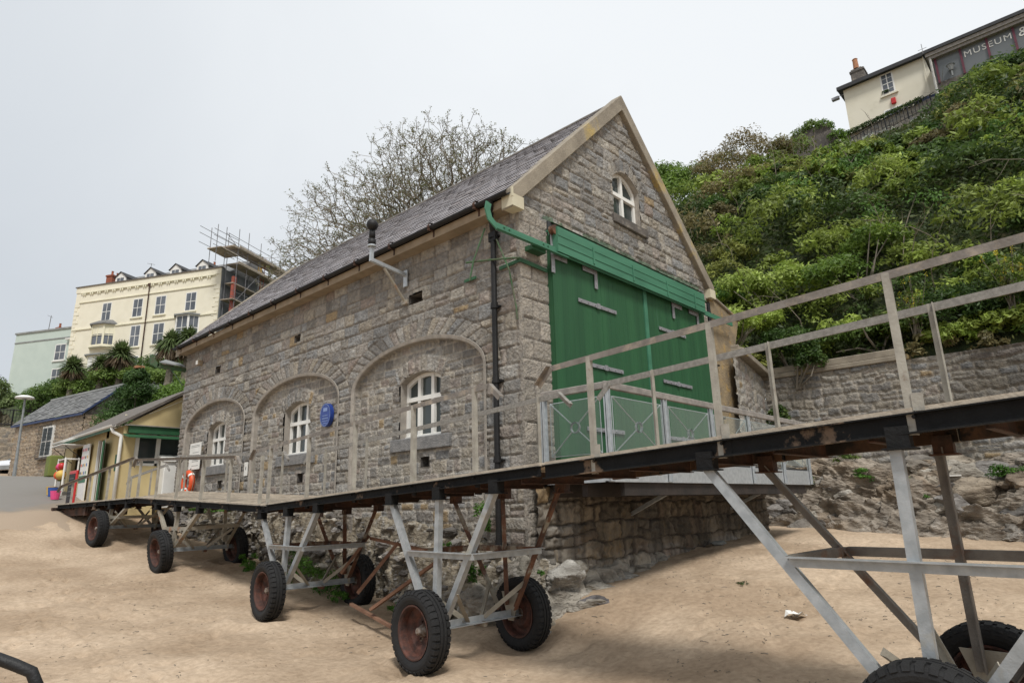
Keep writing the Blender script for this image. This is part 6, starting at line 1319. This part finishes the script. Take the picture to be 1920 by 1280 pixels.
gutter(None, kx-.34, ky-.15, 22.4, 2.70, .07, 'white_paint', kk_)
m_ = MB(); m_.tube([(kx-.34, ky, 2.62), (kx-.30, ky-.02, 2.50), (kx-.08, ky-.06, 2.38), (kx-.07, ky-.07, 2.25), (kx-.07, ky-.07, .2)], .05, 10); m_.build('downpipe', M['white_paint'], kk_, True)
m_ = MB(); m_.box((kx+.1, ky-.16, 2.48), (XR, ky-.01, 2.70)).prism([(kx-.02, ky-.03, 2.42), (kx-.02, ky-.55, 2.30), (kx-.02, ky-.55, 2.34), (kx-.02, ky-.03, 2.46)], (2.4, 0, 0)).box((kx-.33, ky, 2.55), (kx-.30, 22.3, 2.66)); m_.build('fascia', M['green_door'], kk_)
MB().box((kx-.02, ky-.22, 2.70), (XR, ky-.0, 2.73)).build('flashing', M['grey_wood'], kk_)
m_ = MB()
for a, b_ in (((-.85, 1.50), (1.6, 1.58)), ((-.85, 2.42), (1.6, 2.5)), ((-.85, 1.5), (-.77, 2.5)), ((-.22, 1.5), (-.14, 2.5)), ((1.52, 1.5), (1.6, 2.5)), ((-.77, 1.58), (-.72, 2.42)), ((-.14, 1.58), (-.10, 2.42))): m_.box((a[0], ky+.03, a[1]), (b_[0], ky+.10, b_[1]))
w = m_.build('window', M['white_paint'], kk_); MB().box((-.8, ky+.07, 1.55), (1.55, ky+.08, 2.45)).build('pane', M['glass'], w)
m_ = MB(); m_.box((kx-.02, 17.25, .3), (kx+.05, 17.30, 2.45)).box((kx-.02, 17.95, .3), (kx+.05, 18.0, 2.45)).box((kx+.05, 17.65, .3), (kx+.6, 17.70, 2.35)).build('door_frame', M['white_paint'], kk_)
DT = frame_fn((kx-.02, 17.24), -106)
dr_ = bx(DT, (0, 0, .28), (.75, .05, 2.32)).build('open_door', M['green_door'], kk_); bx(DT, (.03, .052, .4), (.72, .062, 2.28)).build('door_poster', M['white_paint'], dr_)
for i in range(5): bx(DT, (.12, .063, 1.9-i*.3), (.6, .068, 2.1-i*.3)).build('poster_picture', M['maroon'], dr_)
MB().box((kx-.01, 15.78, 1.35), (kx+.06, 16.05, 1.85)).build('small_window', M['green_door'], kk_)
m_ = MB(); m_.box((kx-.70, 19.55, 2.42), (kx, 21.15, 2.45)); hf = m_.build('hatch_flap', M['white_paint'], kk_); MB().tube([(kx, 19.6, 1.9), (kx-.6, 19.6, 2.4)], .012, 5).tube([(kx, 21.1, 1.9), (kx-.6, 21.1, 2.4)], .012, 5).build('flap_stay', M['black_paint'], hf)
# things round the kiosk
t = thing('price_board', 'tall white menu board with rows of ice cream pictures leaning by the kiosk hatch', 'board', (kx-.1, 18.8, .5))
MB().box((kx-.12, 18.55, .5), (kx-.08, 19.35, 2.40)).build('panel', M['white_paint'], t)
rs = np.random.RandomState(2); cols_ = ['chalk', 'red', 'blue', 'orange', 'maroon', 'yellow', 'pink', 'green_hood']
for k, cm_ in enumerate(cols_):
    m_ = MB()
    for r in range(4):
        for c_ in range(4):
            if (r*4+c_*3+r) % 8 == k: m_.lathe((kx-.121, 18.65+c_*.2, 2.22-r*.26), (-1, 0, 0), [(0, .06), (.004, .05), (.005, 0)], 8)
    if m_.v: m_.build('picture', M[cm_], t)
MB().box((kx-.128, 18.56, 1.12), (kx-.121, 19.34, 1.35)).build('banner', M['green_hood'], t)
t = thing('display_rack', 'white tubular rack of beach toys outside the kiosk hatch', 'rack', (kx-.6, 20.4, .7))
m_ = MB()
for (x, y) in ((-1.7, 19.7), (-1.7, 20.6), (-1.3, 21.3), (-1.3, 19.7)): m_.tube([(x, y, rz(x, y)), (x, y, 2.0)], .03, 8)
m_.tube([(-1.7, 19.7, 1.95), (-1.7, 20.6, 1.95), (-1.3, 21.3, 1.95)], .025, 8).tube([(-1.7, 19.7, 1.3), (-1.7, 20.6, 1.3), (-1.3, 21.3, 1.3)], .02, 8).tube([(-1.7, 19.7, 1.95), (-1.3, 19.7, 1.95)], .025, 8); m_.build('frame', M['white_paint'], t)
def ball(x, y, z, r, m_name, label, cat, nm='beach_ball'):
    o = MB().lathe((x, y, z), (0, 0, 1), [(r*math.sin(a), r*math.cos(a)) for a in np.linspace(-1.57, 1.57, 10)], 16).build(nm, M[m_name], None, True); tag(o, label, cat, 'beach toys hung and piled outside the kiosk'); return o
for x, y, z, r, c_, lb in ((-1.74, 19.85, 1.42, .16, 'yellow', 'yellow beach ball at the near end of the white rack'), (-1.72, 20.25, 1.42, .15, 'orange', 'orange beach ball in the middle of the white rack'), (-1.55, 20.8, 1.40, .16, 'lime', 'lime beach ball at the far end of the white rack'), (-1.74, 19.9, 1.72, .11, 'red', 'red ball hanging high at the near end of the white rack'), (-1.74, 20.15, 1.72, .11, 'pink', 'pink ball hanging in the middle of the white rack'), (-1.70, 20.45, 1.70, .11, 'red', 'red ball hanging at the far end of the white rack')): ball(x, y, z, r, c_, lb, 'ball')
def bucket(x, y, z, r, h, m_name, label): o = MB().lathe((x, y, z), (0, 0, 1), [(0, 0), (0, r*.75), (h, r), (h, r*.9), (h*.3, r*.7)], 14).build('bucket', M[m_name]); tag(o, label, 'bucket', 'plastic buckets by the kiosk')
bucket(-1.95, 19.6, rz(-1.95, 19.6), .16, .3, 'blue', 'blue plastic bucket on the ground beside the toy rack'); bucket(-1.9, 20.1, rz(-1.9, 20.1), .15, .28, 'yellow', 'yellow plastic bucket on the ground beside the toy rack'); bucket(-2.0, 19.0, rz(-2, 19), .15, .28, 'pink', 'pink plastic bucket between the blackboard and the toy rack')
t = thing('pavement_sign', 'black chalkboard with a rounded red frame standing outside the kiosk door', 'sign', (-2.0, 16.9, .4)); zs_ = rz(-2, 16.9)
o = MB().box((-2.02, 16.72, zs_+.05), (-1.96, 17.52, zs_+1.15)).build('frame', M['red'], t); bevel(o, .025, 2); MB().box((-2.035, 16.80, zs_+.15), (-2.022, 17.44, zs_+1.05)).build('chalkboard', M['chalk'], t); MB().box((-2.2, 16.7, zs_), (-1.9, 17.55, zs_+.07)).build('base', M['pink'], t)
m_ = MB()
for i in range(5): m_.box((-2.040, 16.9+.04*(i % 2), zs_+.90-i*.13), (-2.036, 17.35-.05*(i % 3), zs_+.915-i*.13))
m_.build('chalk_writing', M['grey_slab'], t)
t = thing('white_cabinet', 'white chest cabinet with a sloping lid against the yellow kiosk front', 'cabinet', (.2, 15.2, .4))
o = MB().prism([(-.14, 14.92, .2), (-.14, 15.48, .2), (-.14, 15.48, 1.78), (-.14, 14.92, 1.60)], (.72, 0, 0)).build('body', M['white_paint'], t); bevel(o, .02); MB().prism([(-.17, 14.86, 1.60), (-.17, 15.5, 1.80), (-.17, 15.5, 1.85), (-.17, 14.86, 1.65)], (.78, 0, 0)).build('lid', M['white_paint'], t)
# low wall of the grey dais and parked car, lamp post, walls and railing on the left
t = thing('parked_car', 'white hatchback parked beside the stone cottage at the left edge', 'car', (0.6, 42.5, 2.45))
cdir = Vector((.88, .475, 0)).normalized(); cn_ = Vector((-cdir.y, cdir.x, 0)); CP = Vector((2.35, 46.9, 0)); CZ = 2.80
def KT(p): return CP+cdir*p[0]+cn_*p[1]+Vector((0, 0, CZ+p[2]))
prof = [(-1.9, .28), (-1.93, .62), (-1.80, .86), (-1.15, .98), (-.55, 1.42), (.9, 1.45), (1.65, 1.30), (1.85, .85), (1.88, .30)]
vs_ = []; m_ = MB(); m_.X = KT; n = len(prof)
secs = [(-.80, 1, .82), (-.72, 1, 1), (.72, 1, 1), (.80, 1, .82)]
def wdt(z): return .80 if z < .9 else .80-.22*(z-.9)/.55
for s_ in (-1, 1): vs_ += [(x, s_*wdt(z), z) for x, z in prof]
m_.add(vs_, [tuple(range(n))[::-1], tuple(range(n, 2*n))]+[(i, (i+1) % n, (i+1) % n+n, i+n) for i in range(n)]); b_ = m_.build('body', M['car_white'], t); bevel(b_, .05, 3)
m_ = MB(); m_.X = KT
for s_ in (-1, 1): m_.add([(-1.0, s_*(wdt(1.0)+.01), 1.0), (-.52, s_*(wdt(1.36)+.01), 1.36), (.85, s_*(wdt(1.38)+.01), 1.38), (1.45, s_*(wdt(1.0)+.01), 1.0)], [(0, 1, 2, 3)])
m_.add([(-1.17, -.70, 1.0), (-1.17, .70, 1.0), (-.62, .56, 1.38), (-.62, -.56, 1.38)], [(0, 1, 2, 3)]); m_.build('windows', M['glass'], t)
for x in (-1.22, 1.18):
    for s_ in (-1, 1):
        tt = MB().lathe(KT((x, s_*.70, .30)), cn_*s_, [(-.1, 0), (-.1, .30), (.11, .31), (.13, .26), (.13, .19)], 20).build('wheel', M['rubber'], t); MB().lathe(KT((x, s_*.70, .30)), cn_*s_, [(.12, .20), (.10, .12), (.125, .05), (.13, 0)], 14).build('hubcap', M['metal_grey'], tt)
bx(KT, (-1.97, -.7, .3), (-1.85, .7, .55)).build('bumper', M['grey_slab'], t); bx(KT, (-1.9, .50, .62), (-1.82, .74, .78)).build('headlight', M['strap'], t); bx(KT, (-1.9, -.74, .62), (-1.82, -.50, .78)).build('headlight', M['strap'], t)
tag(bx(KT, (0, 0, 0), (.01, .01, .01)).build('number_plate', M['white_paint'], t))
t = thing('street_lamp', 'tall pale street lamp with a flat white head beside the cottage', 'street lamp', (-1.2, 31.2, 2.0))
MB().tube([(-1.13, 31.22, 1.9), (-1.16, 31.2, 3.4), (-1.2, 31.2, 5.6)], [.08, .055, .045], 10).build('pole', M['metal_grey'], t)
MB().lathe((-1.22, 31.2, 5.58), (0, 0, 1), [(0, .12), (.02, .40), (.10, .36), (.16, .2), (.18, 0)], 20).build('lamp_head', M['white_paint'], t, True)
t = thing('roadside_wall', 'high rubble stone wall behind the parked car', 'wall', (1, 52, 3))
rubble_wall('stonework', lambda u, h, z: (-6+u, 52.3-h-.12*u, z), 0, 11.5, 3.0, 6.5, .09, 45, t, lambda U, Z: .95+0*U, tint=(1.08, .98, .86))
t = thing('railing', 'black vertical bar railing on top of the wall behind the car', 'railing', (1, 52.2, 6.5)); m_ = MB()
for i in range(60):
    u = i*.19; m_.tube([(-6+u, 52.4-.12*u, 6.5), (-6+u, 52.4-.12*u, 7.75)], .016 if i % 8 else .05, 4)
m_.tube([(-6, 52.4, 7.7), (5.4, 51.03, 7.7)], .03, 5).tube([(-6, 52.4, 6.65), (5.4, 51.03, 6.65)], .03, 5); m_.build('bars', M['black_paint'], t)
tag(rocks('garden_boulder', [((3.3, 52.8, 8.0), (1.3, .8, .9), 601, 3)], [(.10, .085, .07)]), 'dark rounded rocky mound behind the cottage roof', 'rock')
shrub('garden_tree', 'large leafy garden tree at the left edge behind the railing', 'tree', [(2.3, 66, 10.8, 2.1, 2.0, 2.0), (3.7, 65.2, 9.8, 1.6, 1.6, 1.4), (.3, 67, 11.0, 2.4, 2.2, 2.4), (4.9, 64.3, 8.9, 1.1, 1.1, .9)], [(.12, .17, .06), (.17, .22, .085), (.09, .13, .035)], 17000, .15, sr=31)
# hedge bank, ivy gatepost, palms
n_ = 30000; rs = np.random.RandomState(51); k = 130
hcx = rs.uniform(2.9, 12, k); hcy = 52.5-(hcx-3)*1.05+rs.uniform(-2.5, 2.5, k); hcz = 9.35+np.clip((hcx-3.9)*.55, -1.2, 1.75)+rs.uniform(-1.5, .15, k)
geo = leaves(np.stack([hcx, hcy, hcz], 1), np.tile([1.1, 1.1, .8], (k, 1)), 380, .12, [(.075, .135, .025), (.10, .165, .035), (.06, .11, .02)], rs)
hb = tag(leaf_obj('hedge', [geo]), 'long rounded green hedge bank running below the cream terrace', 'hedge')
shrub('hedge', 'bright green hedge between the ivy gatepost and the corner of the boathouse', 'hedge', [(4.4, 24.9, 4.8, 1.5, 1.4, 1.6), (4.2, 26.5, 5.2, 1.5, 1.4, 1.6), (5.2, 24.0, 5.4, 1.3, 1.3, 1.3), (6.0, 26.0, 6.0, 1.6, 1.6, 1.2)], [(.13, .22, .035), (.11, .19, .03)], 17000, .085, sr=33)
shrub('ivy_gatepost', 'tall stone post swallowed by a cone of dark glossy ivy', 'ivy', [(2.2, 27.3, 4.3, 1.35, 1.3, 1.4), (2.6, 26.7, 4.3, 1.3, 1.2, 1.35), (2.25, 26.8, 5.5, .95, .95, 1.1), (2.16, 26.4, 6.15, .58, .58, .75), (3.1, 26.1, 4.2, 1.1, 1.1, 1.2)], [(.04, .085, .018), (.06, .115, .025), (.085, .15, .045)], 34000, .065, sr=34)
tag(bx(lambda p: Vector(p), (1.98, 26.2, 6.74), (2.34, 26.56, 6.86)).build('post_cap', M['terracotta_light']), 'small square stone cap on top of the ivy-covered post', 'cap')
tag(bx(lambda p: Vector(p), (6.9, 43.4, 7.6), (9.6, 43.8, 10.2)).build('render_panel', M['grey_slab']), 'blank grey rendered garden wall behind the ivy post', 'wall')
shrub('hedge', 'rounded green shrubs hiding the trunks of the spiky palms', 'hedge', [(4.6, 39.6, 8.3, 1.5, 1.1, 1.0), (3.2, 41.3, 7.7, 1.6, 1.1, 1.1), (5.9, 38.6, 8.5, 1.5, 1.1, 1.0), (7.2, 37.5, 8.4, 1.5, 1.2, 1.1)], [(.12, .19, .035), (.15, .22, .05)], 16000, .10, sr=37)
def palm(x, y, z, r, label, droop=1., trunk=1.6):
    rs = np.random.RandomState(int(x*100) % 1000); t = thing('cabbage_palm', label, 'palm', (x, y, z-trunk), 'palms in the gardens below the terrace'); V = []; C_ = []
    for i in range(620):
        a = rs.uniform(0, 6.28); e = rs.uniform(-.75, 1.45); L = .88*r*rs.uniform(.75, 1.1); d = np.array([math.cos(a)*math.cos(e), math.sin(a)*math.cos(e), math.sin(e)]); s_ = np.array([-math.sin(a), math.cos(a), 0])*r*.04
        c = np.array([x, y, z]); p1 = c+d*L*.6; p2 = c+d*L+np.array([0, 0, -.25*r*droop*max(0, math.cos(e))]); g = rs.uniform(.6, 1.5); tn = np.array([.085, .12, .04]) if e > -.3 else np.array([.14, .10, .06])
        V += [c-s_*.6, c+s_*.6, p1+s_, p1-s_, p1-s_, p1+s_, p2+s_*.1, p2-s_*.1]; C_ += [tn*g]*8
    np_mesh('fronds', np.array(V), np.arange(len(V)).reshape(-1, 4), M['leaf'], np.array(C_), t)
    MB().tube([(x, y, z-trunk-1.5), (x+.1, y, z-.2)], [.22, .16], 8).build('trunk', M['bark'], t)
palm(4.7, 39.0, 10.0, 1.3, 'spiky palm standing clear above the hedge in front of the cream terrace'); palm(3.9, 40.0, 9.4, .95, 'smaller spiky palm crouching left of the tallest palm'); palm(2.6, 41.0, 9.2, 1.1, 'spiky palm in front of the mint green house')
palm(5.0, 31.0, 9.2, 1.2, 'bushy palm crown just left of the boathouse eaves', 1.6); palm(5.65, 30.5, 9.4, 1.25, 'second bushy palm crown touching the boathouse roof corner', 1.6); palm(6.2, 30.8, 8.2, .9, 'drooping lower palm head behind the eaves corner', 2.2)
t = thing('lantern_post', 'small black traditional lantern on a post in front of the terrace', 'lantern', (8.08, 41.22, 9)); MB().tube([(8.08, 41.22, 8.6), (8.08, 41.22, 9.8)], .05, 6).lathe((8.08, 41.22, 9.8), (0, 0, 1), [(0, .05), (.05, .2), (.08, .08), (.3, .05)], 8).build('post', M['black_paint'], t); MB().lathe((8.08, 41.22, 10.1), (0, 0, 1), [(0, .10), (.3, .2), (.32, .24), (.45, .05), (.5, 0)], 8).build('lamp', M['soffit'], t)
t = thing('lime_bin', 'lime green canvas-covered bin beside the stone cottage', 'bin', (-.2, 29, 1)); zb = rz(-.1, 29)
o = MB().box((-.35, 28.7, zb), (.25, 29.4, zb+.95)).build('cover', M['lime'], t); bevel(o, .06, 3)

# ---------------------------------------------------------------- museum on the cliff
mu = thing('museum', 'cream rendered museum building perched on the cliff top with a slate roof edge', 'museum', (41, -2, 24))
MB().box((40.6, -24, 22), (48, 3.06, 29.66)).build('wall', M['museum_render'], mu)
m_ = MB(); m_.prism([(40.2, -24, 29.62), (48.4, -24, 29.62), (48.4, -24, 29.84), (44.3, -24, 31.1), (40.2, -24, 29.84)], (0, 27.4, 0)); m_.box((40.18, -24, 29.54), (40.32, 3.4, 29.80)); rf = m_.build('roof', M['dark_felt'], mu)
c = MB().box((40.9, 1.55, 29.9), (41.9, 2.45, 31.1)).box((40.85, 1.5, 30.9), (41.95, 2.5, 31.05)).prism([(40.95, 1.6, 31.1), (41.85, 1.6, 31.1), (41.65, 1.75, 31.35), (41.15, 1.75, 31.35)], (0, .7, 0)).build('chimney', M['stone_dark'], rf); MB().lathe((41.2, 2.05, 31.3), (0, 0, 1), [(0, .2), (.75, .17), (.8, .2), (.85, .15)], 12).build('chimney_pot', M['terracotta_light'], c)
def MT(p): return Vector((40.6+p[1], -p[0], p[2]))        # p=(toward -y, inward, z)
w = sash(MT, -.62, .22, 27.90, 29.58, mu, rows=4, trim='museum_render'); rs = np.random.RandomState(3)
leaf_obj('window_plant', [leaves(np.array([(40.5, .40, 28.1)]), np.array([[.1, .28, .16]]), 120, .06, [MID, DEEP], rs)], w)
sash(MT, -.75, .42, 25.2, 26.75, mu, cols=4, rows=4, trim='museum_render'); o = MB().box((40.42, -.12, 26.95), (40.6, .18, 27.42)).build('alarm_box', M['red'], mu); bevel(o, .04)
m_ = MB().tube([(40.7, 3.1, 29.35), (40.6, 3.5, 29.3)], .03, 5).box((40.45, 3.4, 29.1), (40.75, 3.9, 29.3)); m_.build('floodlight', M['strap'], mu)
m_ = MB().box((40.5, -2.4, 26.0), (40.58, -1.2, 26.55)); m_.build('blue_sign', M['blue_board'], mu)
MB().tube([(40.45, -2.15, 26.5), (40.45, -2.15, 30.0)], .03, 5).build('thin_pipe', M['museum_render'], mu)
ex = thing('museum_extension', 'glass-fronted museum extension with white lettering across its windows', 'extension', (39, -10, 25))
MB().box((38.55, -24, 22.5), (40.59, -2.72, 26.1)).build('base_wall', M['stone_dark'], ex)
MB().box((38.6, -24, 26.1), (40.59, -2.80, 27.85)).build('glass_wall', M['grey_glass'], ex)
MB().box((38.3, -24, 27.85), (40.59, -2.6, 28.05)).box((38.2, -24, 28.05), (40.59, -2.5, 28.30)).build('cornice', M['grey_wood'], ex); MB().box((38.1, -24, 28.30), (40.59, -2.4, 28.36)).build('flat_roof', M['dark_felt'], ex)
for y in (-2.95, -4.32, -5.72, -7.06, -8.4, -9.8, -11.2): MB().box((38.5, y-.06, 26.05), (38.62, y+.06, 27.85)).build('mullion', M['maroon'], ex); MB().tube([(38.36, -2.72, 25.0), (38.36, -2.72, 28.0)], .075, 8).build('downpipe', M['white_paint'], ex)
MB().tube([(38.6, -2.4, 28.2), (38.6, -2.4, 29.4)], .02, 5).tube([(38.6, -2.65, 29.0), (38.6, -2.15, 29.0)], .015, 5).build('aerial', M['pole'], ex)
m_ = MB(); m_.tube([(38.3, -3.7, 26.1), (38.3, -3.7, 26.5)], .05, 6).lathe((38.3, -3.7, 26.5), (0, 0, 1), [(0, .1), (.35, .22), (.36, .26), (.42, .05)], 8); m_.build('lantern', M['metal_grey'], ex)
def lettering(txt, loc, size, spacing=1.0):
    cu = bpy.data.curves.new('lettering', 'FONT'); cu.body = txt; cu.size = size; cu.extrude = .006; cu.space_character = spacing; cu.resolution_u = 3
    o = bpy.data.objects.new('tmp', cu); col.objects.link(o)
    o.matrix_world = Matrix.Translation(loc) @ Matrix(((0, 0, -1, 0), (-1, 0, 0, 0), (0, 1, 0, 0), (0, 0, 0, 1)))
    bpy.context.view_layer.update(); dg = bpy.context.evaluated_depsgraph_get(); me = bpy.data.meshes.new_from_object(o.evaluated_get(dg)); me.transform(o.matrix_world)
    bpy.data.objects.remove(o); me.materials.clear(); me.materials.append(M['white_paint']); l = bpy.data.objects.new('lettering', me); col.objects.link(l); put(l, ex)
lettering('MUSEUM', (38.585, -4.45, 27.18), .58, 1.16); lettering('&', (38.585, -7.25, 27.08), .85)
# wall and railing below the museum
t = thing('garden_wall', 'rough stone wall running along the cliff edge below the museum', 'wall', (39.5, -3, 24)); rs = np.random.RandomState(3)
rubble_wall('stonework', lambda u, h, z: (39.6-h, u, z+.08*(3.4-u)), -3.0, 3.4, 23.0, 25.45, .08, 61, t)
def slope_wall(u, h, z): return (39.3-h-.15*(3.4-u), u, z)
leaf_obj('creeper', [leaves(np.stack([np.full(26, 39.4), np.linspace(3.2, -1.6, 26), np.linspace(25.35, 25.85, 26)], 1), np.tile([.25, .35, .28], (26, 1)), 90, .08, [DEEP, MID], rs)], t)
t = thing('cliff_railing', 'thin black railing along the path below the museum wall', 'railing', (38.6, 1, 24)); m_ = MB()
pr_ = [(38.2, 6.2, 22.3), (38.4, 4.6, 22.9), (38.6, 3.2, 23.5), (38.7, .5, 24.2), (38.6, -2.5, 24.7)]
for i in range(len(pr_)-1):
    a, b_ = Vector(pr_[i]), Vector(pr_[i+1]); n = int((b_-a).length/.22)
    for k in range(n): q = a+(b_-a)*k/n; m_.tube([q, q+Vector((0, 0, .9))], .022 if k % 6 else .045, 4, False)
    m_.tube([a+Vector((0, 0, .9)), b_+Vector((0, 0, .9))], .03, 5, False).tube([a+Vector((0, 0, .12)), b_+Vector((0, 0, .12))], .02, 4, False)
m_.build('bars', M['black_paint'], t)
rs = np.random.RandomState(9); cw_ = np.array([(x, y, hz(x, y)+.75) for x, y in ((37.0, 2.4), (37.4, .2), (36.8, 4.0), (36.4, 1.2), (37.2, -1.6))])
tag(leaf_obj('cow_parsley', [leaves(cw_, np.tile([.35, .6, .10], (5, 1)), 34, .085, [(.55, .58, .50)], rs)]), 'white heads of cow parsley in the grass below the museum railing', 'flowers', kind='stuff')
